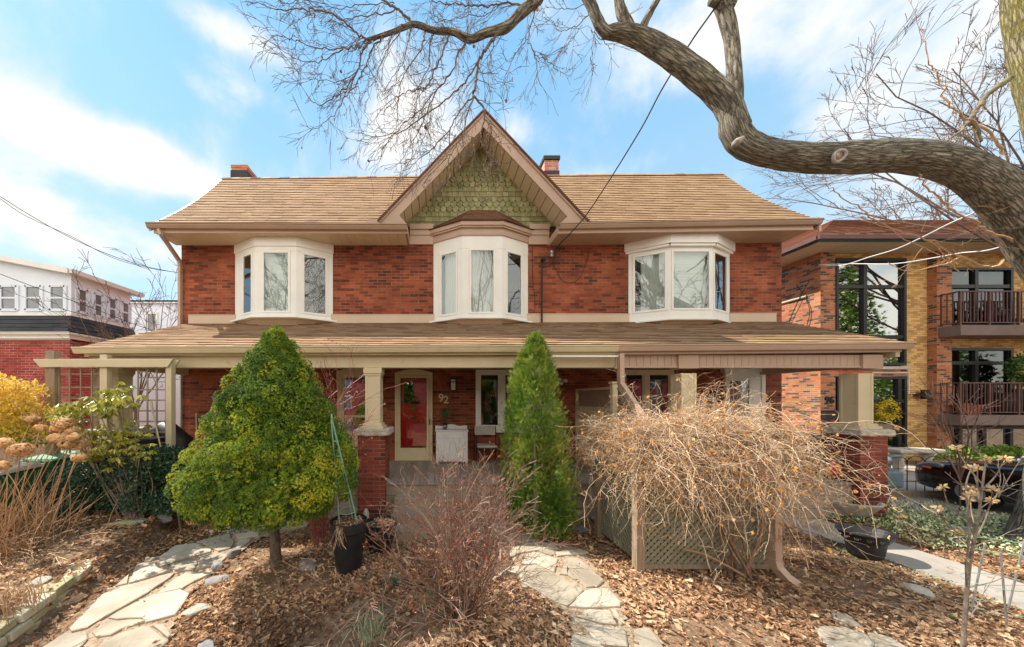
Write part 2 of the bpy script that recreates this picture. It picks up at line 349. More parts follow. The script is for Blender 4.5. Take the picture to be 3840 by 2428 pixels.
MT['vinyl'] = mat('pale_vinyl_cushion', (.50, .47, .41), (.44, .41, .36), sc=8, rough=.5)
MT['yellow'] = mat('yellow_flower', (.80, .62, .03), (.62, .45, .02), sc=40, rough=.6, trans=.2)
MT['pale'] = mat('pale_cream_bracts', (.9, .9, .9), (1.1, 1.1, 1.1), sc=9, rough=.7, trans=.4, rnd=[(0, (.66, .42, .18)), (1, (.85, .72, .45))])
MT['wire'] = mat('overhead_cable', (.02, .02, .02), rough=.6)
MT['wirew'] = mat('white_cable', (.62, .62, .60), rough=.5)
MT['orange'] = mat('orange_lens', (.75, .14, .02), rough=.2)
MT['chrome'] = mat('chrome', (.7, .7, .72), rough=.12, metal=1.0)
MT['asphalt'] = mat('asphalt', (.055, .055, .056), (.045, .045, .046), sc=3, rough=.9, bump=.4, bs=150)
MT['wood_red'] = mat('warm_flower_pot', (.30, .06, .03), rough=.7)

def barkmat(name, c1, c2, lich, amt=(.55, .75)):
    m, nt, b = _new(name); uv = N(nt, 'ShaderNodeUVMap', uv_map='UVMap'); mp = N(nt, 'ShaderNodeMapping'); mp.inputs['Scale'].default_value = (1, .125, 1); nt.links.new(uv.outputs[0], mp.inputs['Vector'])
    v = N(nt, 'ShaderNodeTexNoise', Scale=44.0, Detail=7.0, Roughness=.68, Distortion=1.1); nt.links.new(mp.outputs[0], v.inputs['Vector'])
    w = N(nt, 'ShaderNodeTexVoronoi', Scale=30.0, feature='DISTANCE_TO_EDGE'); 
    off = N(nt, 'ShaderNodeVectorMath', operation='MULTIPLY_ADD'); nt.links.new(v.outputs['Color'], off.inputs[0]); off.inputs[1].default_value = (.06, .05, 0); nt.links.new(mp.outputs[0], off.inputs[2]); nt.links.new(off.outputs[0], w.inputs['Vector'])
    ed = N(nt, 'ShaderNodeMapRange'); nt.links.new(w.outputs['Distance'], ed.inputs['Value']); ed.inputs['From Max'].default_value = .22
    hsum = N(nt, 'ShaderNodeMath', operation='MULTIPLY_ADD'); nt.links.new(v.outputs['Fac'], hsum.inputs[0]); hsum.inputs[1].default_value = 1.1; nt.links.new(ed.outputs[0], hsum.inputs[2])
    col = ramp(nt, hsum.outputs[0], [(.42, tuple(x*.22 for x in c1)), (.78, c1), (1.25 if False else 1.0, c2)])
    lf = ramp(nt, noise(nt, 3.2, 6, .7), [(amt[0], (0, 0, 0)), (amt[1], (1, 1, 1))]); l2 = mixc(nt, .6, col, lich); col = mixc(nt, lf, col, l2)
    nt.links.new(col, b.inputs['Base Color']); b.inputs['Roughness'].default_value = .92; b.inputs['Specular IOR Level'].default_value = .15
    bn = N(nt, 'ShaderNodeBump', Strength=1.0, Distance=.045); nt.links.new(hsum.outputs[0], bn.inputs['Height']); nt.links.new(bn.outputs[0], b.inputs['Normal']); return m
MT['barkuv'] = barkmat('ridged_grey_bark', (.23, .20, .15), (.43, .38, .30), (.30, .28, .09))
MT['barkye'] = barkmat('yellow_lichen_bark', (.20, .165, .08), (.38, .33, .22), (.38, .33, .06), (.38, .6))
# ================================================================ the brick row house
WX0, WX1, WY = -6.56, 8.83, 8.0
house = thing('brick_row_house', 'red brick row house with green shingled gable, three bay windows and wide front porch', 'house', (1.1, 8, 0))
def sub(name, m, parent=house, smooth=False, bevel=0.0, **k):
    return None
def B(fn, name, m, parent=house, **k):
    b = MB(); fn(b); return b.build(name, m, parent, **k)

# walls
w = MB()
w.box(WX0, WX1, WY, WY+8.5, -.2, 6.75)
w.build('wall', MT['brick'], house)
# gable end brickwork under the main roof
RY, RZL, RZR = 9.82, 9.19, 9.33
w = MB()
w.prism([(WX0+.01, 8, 6.7), (WX0+.01, 12, 6.7), (WX0+.01, RY, RZL-.35)], (.2, 0, 0)); w.prism([(WX1-.2, 8, 6.7), (WX1-.2, 12, 6.7), (WX1-.2, RY, RZR-.4)], (.19, 0, 0))
w.build_each('end_gable_wall', MT['brick'], house)

def shingles(name, BL, BR, TR, TL, expo, m, parent, sag=0.0, th=(.018, .022), tab=(.20, .34), base=True, under=.05):
    BL, BR, TR, TL = map(Vector, (BL, BR, TR, TL)); mb = MB()
    nrm = (BR-BL).cross(TL-BL).normalized()
    if nrm.z < 0: nrm = -nrm
    L = ((TL+TR)/2-(BL+BR)/2).length; n = max(2, int(round(L/expo)))
    def S(u, t):
        p = BL.lerp(BR, u).lerp(TL.lerp(TR, u), t); return p-nrm*(sag*math.sin(math.pi*t))
    for i in range(n):
        t0 = i/n; t1 = min(1, (i+1.15)/n); u = 0; wl = (BR-BL).length*(1-t0)+(TR-TL).length*t0
        if wl < .05: continue
        jit = random.uniform(-.03, .03)/n
        while u < 1:
            du = random.uniform(*tab)/wl; u1 = min(1, u+du)
            if 1-u1 < .04/wl*2: u1 = 1
            h = random.choice((th[0], th[0], th[1])); r = min(1, max(.2, random.gauss(.6, .11)))
            t0j = max(0, t0+jit*(0 if i == 0 else 1)+random.uniform(-.02, .02)/n)
            a, b_, c, d = S(u, t0j), S(u1, t0j), S(u1, t1), S(u, t1)
            hh = nrm*h
            mb.raw([a, b_, c, d, a+hh, b_+hh, c+nrm*.001, d+nrm*.001], [(4, 5, 6, 7)], min(1, r)); k0 = len(mb.v)-8
            for fc in ((0, 1, 5, 4), (1, 2, 6, 5), (3, 0, 4, 7)): mb.f.append(tuple(k0+q_ for q_ in fc)); mb.r.append(0.0)
            u = u1
    K = 8
    for k in range(K):   # roof board under the courses
        a, b_, c, d = S(0, k/K), S(1, k/K), S(1, (k+1)/K), S(0, (k+1)/K); dn = -nrm*under; e = -nrm*.001
        mb.hexa([a+dn, b_+dn, c+dn, d+dn, a+e, b_+e, c+e, d+e], .2)
    return mb.build(name, m, parent)

GY = 7.33
zr_ = lambda x: RZL+(RZR-RZL)*(x+6.72)/15.7
roof = shingles('roof', (-6.72, GY, 6.36), (-1.42, GY, 6.36), (1.10, RY, zr_(1.1)), (-6.72, RY, RZL), .142, MT['shingle'], house, sag=.10)
shingles('roof', (3.58, GY, 6.38), (8.97, GY, 6.45), (8.97, RY, RZR), (1.10, RY, zr_(1.1)), .142, MT['shingle'], house, sag=.10)
b = MB()
b.prism([(-6.72, RY, RZL-.01), (-6.72, RY, RZL-.1), (-6.72, 14.5, 5.6), (-6.72, 14.5, 5.7)], (15.69, 0, 0)); b.build('rear_slope', MT['shingle_d'], roof)
b = MB()
for k in range(52):
    x = -6.74+k*.302; z = RZL+(RZR-RZL)*(k/52)
    b.raw([(x, RY-.10, z-.085), (x+.30, RY-.10, z-.082), (x+.30, RY, z+.03), (x, RY, z+.022), (x, RY+.12, z-.1), (x+.30, RY+.12, z-.1)], [(0, 1, 2, 3), (3, 2, 5, 4), (0, 3, 4)], random.random())
b.build('ridge_cap', MT['shingle'], roof)
# rake edge trim at both ends
b = MB()
for x, zt in ((-6.78, RZL), (8.97, RZR)):
    for k in range(6):
        def q(t): 
            return (GY+(RY-GY)*t, 6.36+(zt-6.36)*t-.13*math.sin(math.pi*t))
        y0, z0 = q(k/6); y1, z1 = q((k+1)/6)
        b.hexa([(x, y0, z0-.16), (x+.055, y0, z0-.16), (x+.055, y1, z1-.16), (x, y1, z1-.16), (x, y0, z0-.01), (x+.055, y0, z0-.01), (x+.055, y1, z1-.01), (x, y1, z1-.01)])
b.build_each('rake_trim', MT['brown'], house)

# gutters, fascias, soffits
def gutter(name, a, c, m, parent, d=.12, h=.115):
    """K-style gutter between two points (top front edge), profile in y-z"""
    a = Vector(a); c = Vector(c); prof = [(0, 0), (-.0, -.022), (.018, -.03), (.022, -.055), (.045, -h*.93), (.05, -h), (d, -h), (d, 0), (d-.01, 0), (d-.01, -h+.03), (.05, -h+.03), (.012, -.02), (.010, 0)]
    mb = MB(); mb.prism([a+Vector((0, y, z)) for y, z in prof], c-a)
    return mb.build(name, m, parent)
def board(mb, a, c, th, h):   # board hanging down h from line a-c, thickness th toward +y
    a = Vector(a); c = Vector(c); mb.prism([a, a+Vector((0, th, 0)), a+Vector((0, th, -h)), a+Vector((0, 0, -h))], c-a)
GLx, GRx = -.71, 2.86
gutter('upper_gutter', (-6.80, 7.25, 6.375), (GLx, 7.25, 6.34), MT['gutter'], house)
gutter('upper_gutter', (GRx, 7.25, 6.36), (9.0, 7.25, 6.47), MT['gutter'], house)
b = MB(); board(b, (-6.70, 7.37, 6.34), (GLx-.02, 7.37, 6.33), .03, .165); board(b, (GRx+.02, 7.37, 6.33), (8.88, 7.37, 6.42), .03, .165)
# boxed returns at the gable feet
b.prism([(GLx-.02, 7.37, 6.33), (GLx-.02, 8.0, 6.33), (GLx-.02, 8.0, 6.18), (GLx-.02, 7.37, 6.165)], (.03, 0, 0)); b.prism([(GRx-.01, 7.37, 6.34), (GRx-.01, 8.0, 6.34), (GRx-.01, 8.0, 6.17), (GRx-.01, 7.37, 6.165)], (.03, 0, 0))
b.build_each('fascia', MT['brown'], house)
b = MB()
x = -6.70
while x < GLx-.03:
    x2 = min(x+.205, GLx-.03); b.box(x, x2-.006, 7.40, 7.999, 6.19, 6.205); x = x2
b.build('soffit', MT['soffit'], house)
b = MB(); x = GRx+.03
while x < 8.86:
    x2 = min(x+.205, 8.86); z = 6.19+(x-GRx)/6*.07
    b.box(x, x2-.006, 7.40, 7.999, z, z+.015); b.box(x+.1, x+.104, 7.40, 7.999, z-.004, z); x = x2
b.build('soffit', MT['soffit_b'], house)
b = MB(); b.box(-6.6, GLx-.05, 7.42, 7.995, 6.30, 6.34); b.box(GRx+.05, 8.8, 7.42, 7.995, 6.30, 6.34); b.build_each('soffit_backing', MT['dark'], house)
b = MB()   # overflow guard standing on the gutter
pr = [(-1.66+.29*t, 6.33+.115*(1-abs(2*t-1)**5)) for t in [i/12 for i in range(13)]]
b.prism([(-1.66, 7.255, 6.33)]+[(x, 7.255, z) for x, z in pr]+[(-1.37, 7.255, 6.33)], (0, .006, 0))
b.build('gutter_guard', MT['brown'], house)

# gable
AX, AZ, FL, FR, FZ = 1.10, 9.07, -1.52, 3.66, 6.34
gm = (AZ-FZ)/(AX-FL); gm2 = (AZ-FZ)/(FR-AX)
b = MB()   # roof slabs
for s in (0, 1):
    fx = FL if s == 0 else FR; ov = .05 if s == 0 else -.05; dz = gm*.05
    a = (fx, FZ); t = (AX, AZ)
    b.prism([(fx, 7.30, FZ), (AX, 7.30, AZ), (AX, 7.30, AZ-.045), (fx+ov*.6, 7.30, FZ-.03)], (0, 2.3, 0), .3)
b.build('gable_roof', MT['shingle_d'], house)
b = MB()   # rake boards, doubled
for s in (0, 1):
    fx = FL if s == 0 else FR
    b.prism([(fx+(.04 if s == 0 else -.04), 7.325, FZ-.0), (AX, 7.335, AZ-.05), (AX, 7.335, AZ-.11), (fx+(.11 if s == 0 else -.11), 7.335, FZ)], (0, .03, 0))
    k = .40
    b.prism([(fx+(.10 if s == 0 else -.10), 7.36, FZ), (AX, 7.36, AZ-.105), (AX, 7.36, AZ-.40), (fx+(.385 if s == 0 else -.385), 7.36, FZ)], (0, .03, 0))
b.build_each('rake_board', MT['brown'], house)
b = MB()   # return blocks at the foot of the rakes
for s, x0, xa, x1 in ((0, FL+.38, -1.05+.12, GLx+.0), (1, FR-.38, 3.12, GRx-.0)):
    b.prism([(x0, 7.30, 6.345), (xa, 7.30, 6.60), (x1, 7.30, 6.35)], (0, .65, 0))
b.build_each('rake_return', MT['brown'], house)
b = MB()   # rake soffit boards
for s in (0, 1):
    fx = FL if s == 0 else FR; sg = 1 if s == 0 else -1
    Lx = abs(AX-fx); n = 13
    for i in range(n):
        t0, t1 = i/n, (i+1)/n-.006
        def q(t): 
            x = fx+sg*.385+(AX-fx-sg*.385)*t; z = FZ+(AZ-.40-FZ)*t
            return x, z
        x0, z0 = q(t0); x1, z1 = q(t1)
        z0 += .045; z1 += .045
        b.hexa([(x0, 7.38, z0), (x1, 7.38, z1), (x1, 8.02, z1), (x0, 8.02, z0), (x0, 7.38, z0+.02), (x1, 7.38, z1+.02), (x1, 8.02, z1+.02), (x0, 8.02, z0+.02)])
b.build('rake_soffit', MT['soffit'], house)
b = MB(); b.prism([(-.95, 7.995, 6.6), (3.15, 7.995, 6.6), (AX, 7.995, 8.95)], (0, .2, 0)); 
b.build('gable_backing', MT['dark'], house)
b = MB()   # shingled gable wall: courses alternating square and scalloped
rows = 19; z0 = 6.66; rh = .128
for i in range(rows):
    zb = z0+i*rh; kind = 'sq' if i in (0, 1, 2, 6, 7, 11, 12) else 'sc'
    xw = (8.98-zb)/1.05; u = AX-xw-.1-random.random()*.05
    if xw < .05: break
    while u < AX+xw+.05:
        wd = .155 if kind == 'sc' else random.uniform(.11, .21); x0, x1 = u+.004, u+wd-.004; r = random.random(); jz = random.uniform(-.006, .006)
        top = zb+rh*1.25
        if abs((x0+x1)/2-AX) < xw+.02:
            if kind == 'sq': pts = [(x0, zb+jz), (x1, zb+jz)]
            else: 
                m_ = (x0+x1)/2; pts = [(x0, zb+.055), (x0+.018, zb+.022), (m_-.025, zb-.012), (m_+.025, zb-.012), (x1-.018, zb+.022), (x1, zb+.055)]
            fr = [(x, 7.972, z) for x, z in pts]+[(x1, 7.992, top), (x0, 7.992, top)]
            k = len(fr); bk = [(x, y+.016, z) for x, y, z in fr]
            b.raw(fr+bk, [tuple(range(k))]+[(j, (j+1) % k, (j+1) % k+k, j+k) for j in range(k)], r)
        u += wd
b.build('gable_wall', MT['green_shingle'], house)
# brown frieze below the green wall
b = MB()
for x0, x1 in ((GLx+.01, -.10), (2.33, GRx-.01)):
    b.box(x0, x1, 7.90, 7.999, 6.565, 6.69); b.box(x0, x1, 7.935, 7.999, 6.43, 6.563); b.box(x0, x1, 7.955, 7.999, 6.20, 6.428)
b.build_each('frieze', MT['brown'], house)

# ---------------------------------------------------------------- bay windows
def sash(parent, o, u, n, a0, a1, z0, z1, name='window', curtain='curtain', fw=.05, glassm='glass', split=None, depth=.14):
    """a sash: frame with pane and something pale behind it"""
    f = MB(); f.obox(o, u, n, a0, a0+fw, -.03, .015, z0, z1); f.obox(o, u, n, a1-fw, a1, -.03, .015, z0, z1)
    f.obox(o, u, n, a0+fw, a1-fw, -.03, .015, z0, z0+fw); f.obox(o, u, n, a0+fw, a1-fw, -.03, .015, z1-fw, z1)
    fr = f.build(name, MT['white'], parent, bevel=.004)
    g = MB(); g.poly([(o[0]+u[0]*a+n[0]*(-.005), o[1]+u[1]*a+n[1]*(-.005), z) for a, z in ((a0+fw, z0+fw), (a1-fw, z0+fw), (a1-fw, z1-fw), (a0+fw, z1-fw))]); g.build('pane', MT[glassm], fr)
    if curtain:
        c = MB(); K = 24
        for k in range(K):
            t0, t1 = k/K, (k+1)/K; A0, A1 = a0+(a1-a0)*t0, a0+(a1-a0)*t1
            w_ = .012 if curtain == 'curtain' else 0
            d0, d1 = -depth+w_*math.sin(k*1.9), -depth+w_*math.sin((k+1)*1.9)
            c.poly([(o[0]+u[0]*A0+n[0]*d0, o[1]+u[1]*A0+n[1]*d0, z0), (o[0]+u[0]*A1+n[0]*d1, o[1]+u[1]*A1+n[1]*d1, z0), (o[0]+u[0]*A1+n[0]*d1, o[1]+u[1]*A1+n[1]*d1, z1), (o[0]+u[0]*A0+n[0]*d0, o[1]+u[1]*A0+n[1]*d0, z1)])
        c.build('curtain' if curtain == 'curtain' else 'blind', MT[curtain], fr)
    return fr
def bay(x0, x1, f0, f1, yf, zb, zt, header, sillh, jamb, curts, wide_side=0, hproj=.0, label=None):
    bw = thing('bay_window', None, None, ((x0+x1)/2, WY, zb)); bw.parent = house; bw.location = Vector(((x0+x1)/2, WY, zb))-house.location
    if label: bw['label'] = label
    pts = [Vector((x0, WY, 0)), Vector((f0, yf, 0)), Vector((f1, yf, 0)), Vector((x1, WY, 0))]
    fr = MB(); side = []
    for i in range(3):
        a, c = pts[i], pts[i+1]; u = (c-a).normalized(); n = Vector((u.y, -u.x, 0)); L = (c-a).length
        j0, j1 = jamb[i]
        fr.obox(a, u, n, 0, L, -.05, hproj+.001*i, zt-header, zt); fr.obox(a, u, n, 0, L, -.05, 0.002+.001*i, zb, zb+sillh)
        fr.obox(a, u, n, 0, j0, -.05, 0, zb+sillh, zt-header); fr.obox(a, u, n, L-j1, L, -.05, 0, zb+sillh, zt-header)
        side.append((a, u, n, L, j0, j1))
    fr.build('frame', MT['white'], bw, bevel=.006)
    # sill board, projecting
    s = MB(); e = .10
    sp = [(x0-e*1.6, WY+.0, 0), (f0-e*.35, yf-e, 0), (f1+e*.35, yf-e, 0), (x1+e*1.6, WY+.0, 0)]
    s.prism([(p[0], p[1], zb-.035) for p in sp], (0, 0, .04)); s.build('sill', MT['white'], bw, bevel=.005)
    # tapered apron below
    ap = MB(); q0 = [Vector((x0+.02, WY, zb-.036)), Vector((f0+.02, yf+.03, zb-.036)), Vector((f1-.02, yf+.03, zb-.036)), Vector((x1-.02, WY, zb-.036))]
    q1 = [Vector((x0+.35, WY, zb-.30)), Vector((f0+.1, yf+.22, zb-.30)), Vector((f1-.1, yf+.22, zb-.30)), Vector((x1-.35, WY, zb-.30))]
    for i in range(3): ap.poly([q1[i], q1[i+1], q0[i+1], q0[i]])
    ap.build('apron', MT['flash'], bw)
    rf = MB(); rf.prism([(p.x, p.y+.06, zt-.03) for p in pts], (0, 0, .02)); rf.prism([(p.x, p.y+.06, zb+.0) for p in pts], (0, 0, .02)); rf.build('lining', MT['white'], bw)
    for i, (a, u, n, L, j0, j1) in enumerate(side):
        sash(bw, a, u, n, j0, L-j1, zb+sillh, zt-header, curtain=curts[i])
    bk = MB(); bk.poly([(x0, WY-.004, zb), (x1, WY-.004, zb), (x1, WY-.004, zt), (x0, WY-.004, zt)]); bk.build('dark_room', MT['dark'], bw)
    return bw
def sides(x0, x1, f0, f1, yf):
    return math.hypot(f0-x0, WY-yf), f1-f0, math.hypot(x1-f1, WY-yf)
bay(-5.19, -2.67, -4.435, -3.426, 7.586, 4.25, 6.185, .33, .10, ((.34, .10), (.17, .15), (.13, .14)), (None, 'blind', None), hproj=.0)
hb = MB()   # header facing of the left bay
P4 = [Vector((-5.19, WY, 0)), Vector((-4.435, 7.586, 0)), Vector((-3.426, 7.586, 0)), Vector((-2.67, WY, 0))]
for i in range(3):
    a, c = P4[i], P4[i+1]; u = (c-a).normalized(); n = Vector((u.y, -u.x, 0)); hb.obox(a, u, n, -.005, (c-a).length+.005, .003, .022+.001*i, 5.97, 6.187)
hb.build('bay_header', MT['white'], house, bevel=.004)
bay(-.105, 2.33, .604, 1.576, 7.6, 4.23, 6.24, .32, .10, ((.20, .12), (.17, .16), (.12, .20)), ('curtain', 'curtain', None))
bay(4.89, 7.50, 5.66, 6.70, 7.6, 4.20, 6.25, .36, .22, ((.10, .05), (.04, .04), (.05, .14)), ('curtain', 'blind', None), hproj=.0)
hb = MB(); P4 = [Vector((4.80, WY, 0)), Vector((5.62, 7.53, 0)), Vector((6.74, 7.53, 0)), Vector((7.60, WY, 0))]
for i in range(3):
    a, c = P4[i], P4[i+1]; u = (c-a).normalized(); n = Vector((u.y, -u.x, 0)); hb.obox(a, u, n, -.005, (c-a).length+.005, 0, .03+.001*i, 6.02, 6.25)
    hb.obox(a, u, n, 0.02, (c-a).length-.02, -.06, .0+.001*i, 5.96, 6.02)
hb.build('bay_header', MT['white'], house, bevel=.006)
# brown crown and shingled hood over the middle bay
cr = MB(); base = [Vector((-.105, WY, 0)), Vector((.604, 7.6, 0)), Vector((1.576, 7.6, 0)), Vector((2.33, WY, 0))]
for i in range(3):
    a, c = base[i], base[i+1]; u = (c-a).normalized(); n = Vector((u.y, -u.x, 0)); L = (c-a).length
    cr.obox(a, u, n, -.01, L+.01, -.05, .03+.001*i, 6.235, 6.40); cr.obox(a, u, n, -.03, L+.03, -.05, .075+.001*i, 6.40, 6.44); cr.obox(a, u, n, -.04, L+.04, -.05, .10+.001*i, 6.44, 6.545)
cr.build('bay_crown', MT['brown'], house, bevel=.006)
e = [Vector((-.28, 7.97, 6.55)), Vector((.54, 7.47, 6.55)), Vector((1.64, 7.47, 6.55)), Vector((2.52, 7.97, 6.55))]; t = [Vector((.84, 7.96, 7.06)), Vector((.84, 7.96, 7.07)), Vector((1.50, 7.96, 7.07)), Vector((1.50, 7.96, 7.06))]
hood = None
for i in range(3):
    o = shingles('bay_hood', e[i], e[i+1], t[i+1], t[i], .095, MT['shingle_d'], house, th=(.006, .01), under=.02)

# flashing strip between upper brick and porch roof
b = MB(); prev = WX0+.18
for x0, x1 in ((WX0+.2, -5.15), (-2.72, -.07), (2.30, 4.90), (7.48, WX1-.17)):
    z = 4.155+(x0-WX0)/15*.05; b.box(x0, x1, 7.965, 7.999, z, z+.245); b.box(x0, x1, 7.955, 7.999, z+.235, z+.25)
b.build_each('flashing', MT['flash'], house)

# ---------------------------------------------------------------- chimneys
def chimney(x0, x1, y0, y1, z0, zf, zt, cap, label=None):
    c = MB(); c.box(x0, x1, y0, y1, z0, zt); o = c.build('chimney', MT['brick_chim'], roof)
    if cap: 
        m_ = MB(); m_.box(x0-.04, x1+.04, y0-.04, y1+.04, zt, zt+.13); m_.box(x0+.05, x1-.05, y0+.05, y1-.05, zt+.13, zt+.15); m_.build('cap', MT['black'], o, bevel=.01)
    else:
        m_ = MB(); m_.box(x0-.015, x1+.015, y0-.015, y1+.015, zt-.09, zt+.005); m_.build('top_course', MT['brick_chim'], o)
    f = MB(); f.box(x0-.02, x1+.02, y0-.02, y1-(.3 if not cap else 0), z0, zf); f.build('lead_flashing', MT['blackplastic'], o)
    if label: o['label'] = label
    return o
chimney(X(868, 9.95), X(926, 9.95), 9.95, 10.55, 8.6, Z(640, 9.95), Z(620, 9.95), False, 'low red brick chimney with black flashing at the left end of the ridge')
chimney(X(2042, 10.2), X(2095, 10.2), 10.2, 10.8, 8.8, Z(642, 10.2), Z(601, 10.2), True, 'red brick chimney with black metal cap behind the gable')

# ---------------------------------------------------------------- porch
pr_ = shingles('porch_roof', (-6.60, 5.76, 3.215), (8.68, 5.76, 3.30), (8.80, 7.99, 4.235), (-6.42, 7.99, 4.185), .142, MT['shingle'], house, sag=.0)
b = MB()
b.prism([(-6.56, 5.80, 3.1), (-6.50, 7.99, 4.08), (-6.50, 7.99, 3.05), (-6.56, 5.80, 3.05)], (.08, 0, 0)); b.prism([(8.60, 5.80, 3.2), (8.72, 7.99, 4.12), (8.72, 7.99, 3.05), (8.60, 5.80, 3.05)], (-.08, 0, 0))
b.box(-6.5, 8.6, 5.95, 7.99, 3.02, 3.05); b.build('porch_ceiling', MT['soffit'], house)
PBX = X(2318, 5.7)
gutter('porch_gutter', (-6.66, 5.66, 3.215), (PBX, 5.66, 3.25), MT['cream'], house); gutter('porch_gutter', (PBX+.005, 5.66, 3.255), (8.70, 5.66, 3.30), MT['brown'], house)
b = MB(); board(b, (-6.55, 5.79, 3.14), (PBX, 5.79, 3.16), .16, .07); b.box(-6.52, X(2300, 5.95), 5.90, 6.06, 2.86, 3.075)
b.box(-6.52, -6.36, 6.06, 7.99, 2.86, 3.02)
b.build('porch_beam', MT['cream'], house)
b = MB(); board(b, (PBX+.002, 5.79, 3.16), (8.62, 5.79, 3.21), .16, .07)
xs = X(2303, 5.95)
while xs < 8.30: b.box(xs, min(xs+.127, 8.36), 5.905, 6.03, 2.89, 3.10); xs += .133
b.box(X(2303, 5.95), 8.37, 5.93, 6.05, 2.885, 3.10); b.box(X(2300, 5.9), 8.38, 5.885, 6.06, 2.855, 2.888); b.box(8.2, 8.36, 6.06, 7.99, 2.87, 3.02)
b.build('porch_beam', MT['brown'], house)
for cx_ in (X(2577, 5.9), 8.19):
    b = MB(); b.box(cx_-.19, cx_+.19, 5.86, 6.12, 2.84, 3.10); b.build_each('beam_block', MT['brown'], house, bevel=.005)
b = MB(); b.prism([(X(2065, 5.8), 5.70, 3.035), (X(2065, 5.8), 5.70, 3.065), (X(2065, 5.8), 5.78, 3.065), (X(2065, 5.8), 5.78, 3.035)], (X(2330, 5.75)-X(2065, 5.8), 0, 0)); b.build('awning_rail', MT['white'], house)

def column(cx, cy=6.03, w=.27, z0=1.70, z1=2.855, pier=True, cap=True, dark=False):
    c = MB(); h = w/2; c.box(cx-h, cx+h, cy-h, cy+h, z0+.09, z1-.10)
    for sx in (-1, 1):
        for sy in (-1, 1):
            c.box(cx+sx*h-(.035 if sx > 0 else .008), cx+sx*h+(.008 if sx > 0 else .035), cy+sy*h-(.035 if sy > 0 else .008), cy+sy*h+(.008 if sy > 0 else .035), z0+.09, z1-.10)
    o = c.build('porch_column', MT['cream'], house, bevel=.004)
    if cap:
        k = MB(); k.box(cx-h-.035, cx+h+.035, cy-h-.035, cy+h+.035, z1-.11, z1-.002); k.box(cx-h-.018, cx+h+.018, cy-h-.018, cy+h+.018, z1-.15, z1-.11); k.build('capital', MT['cream'], o, bevel=.005)
    k = MB(); k.box(cx-h-.08, cx+h+.08, cy-h-.08, cy+h+.08, z0+.001, z0+.05); k.box(cx-h-.045, cx+h+.045, cy-h-.045, cy+h+.045, z0+.05, z0+.10); k.build('plinth', MT['cream'], o, bevel=.006)
    if pier:
        s = MB(); s.box(cx-.33, cx+.33, cy-.31, cy+.31, z0-.115, z0); so = s.build('cap_stone', MT['stone'], o)
        bv = so.modifiers.new('bevel', 'BEVEL'); bv.width = .015; sd = so.modifiers.new('sub', 'SUBSURF'); sd.subdivision_type = 'SIMPLE'; sd.levels = sd.render_levels = 4
        tx = bpy.data.textures.new('rough_stone', 'CLOUDS'); tx.noise_scale = .09; dm = so.modifiers.new('disp', 'DISPLACE'); dm.texture = tx; dm.strength = .05; dm.mid_level = .5
        s = MB(); s.box(cx-.255, cx+.255, cy-.25, cy+.25, 0, z0-.115); s.build('brick_pier', MT['brick_pier'], o)
    return o
column(X(438, 6.0)); column(X(1398, 5.9)); column(X(2045, 5.9)); column(X(2582, 5.9), z1=2.85, cap=False); column(8.09, z1=2.85, cap=False)

# deck
b = MB(); xx = -6.5
while xx < 8.3:
    b.box(xx, min(xx+.136, 8.3), 5.86, 7.995, .655, .685, random.random()); xx += .14
b.build('porch_deck', MT['deck'], house)
b = MB(); b.box(-6.5, 8.3, 5.90, 5.93, .44, .652); b.box(-6.5, 8.3, 5.885, 5.93, .20, .43); b.box(-6.5, 8.3, 5.86, 5.93, .02, .19); b.build('deck_skirt', MT['deckside'], house)
b = MB()
for k in range(3): b.box(X(1480, 5.6), X(1880, 5.6), 5.86-.30*(k+1), 5.86-.30*k-.005, .0, .655-.165*(k+1), .4)
b.build('porch_steps', MT['deckside'], house)
b = MB(); b.prism([(X(2172, 5.8), 5.82, .49), (X(2172, 5.8), 5.88, .49), (X(2172, 5.8), 5.88, .515), (X(2172, 5.8), 5.82, .515)], (.2, -.02, -.03)); b.build('pull_tab', MT['cream'], house)

# low brick parapet on the right side of the porch, with a stone coping
b = MB(); b.box(7.90, 8.14, 6.28, 7.995, 0, 1.44); o = b.build('parapet', MT['brick_pier'], house)
b = MB(); b.box(7.86, 8.18, 6.34, 7.99, 1.44, 1.53); b.build('coping', MT['rock'], o)

# ---------------------------------------------------------------- porch wall: doors and windows
def wallrect(px0, px1, py0, py1, D=8.0): return X(px0, D), X(px1, D), Z(py1, D), Z(py0, D)
def frame_rect(mb, x0, x1, z0, z1, w, y0, y1):
    mb.box(x0, x0+w, y0, y1, z0, z1); mb.box(x1-w, x1, y0, y1, z0, z1); mb.box(x0+w, x1-w, y0, y1, z1-w, z1); mb.box(x0+w, x1-w, y0, y1, z0, z0+w)
# red door number 92
x0, x1, z0, z1 = wallrect(1482, 1622, 1398, 1727)
b = MB(); frame_rect(b, x0, x1, z0, z1, .10, 7.93, 7.998); frame_rect(b, x0+.09, x1-.09, z0+.01, z1-.09, .055, 7.90, 7.96)
b.box(x0+.14, x1-.14, 7.905, 7.95, z0+.03, z0+.33)
arch = [(x0+.02+(x1-x0-.04)*i/12, z1+.085*math.sin(math.pi*i/12)) for i in range(13)]
b.prism([(x0+.02, 7.94, z1)]+[(x, 7.94, z) for x, z in arch]+[(x1-.02, 7.94, z1)], (0, .055, 0))
dr = b.build('front_door', MT['cream'], house, bevel=.005)
rx0, rx1, rz0, rz1 = wallrect(1499, 1605, 1420, 1672, 7.98)
b = MB(); wx0, wx1, wz0, wz1 = wallrect(1512, 1600, 1432, 1517, 7.98)
b.box(rx0, wx0, 7.965, 7.99, rz0, rz1); b.box(wx1, rx1, 7.965, 7.99, rz0, rz1); b.box(wx0, wx1, 7.965, 7.99, wz1, rz1); b.box(wx0, wx1, 7.965, 7.99, rz0, wz0)
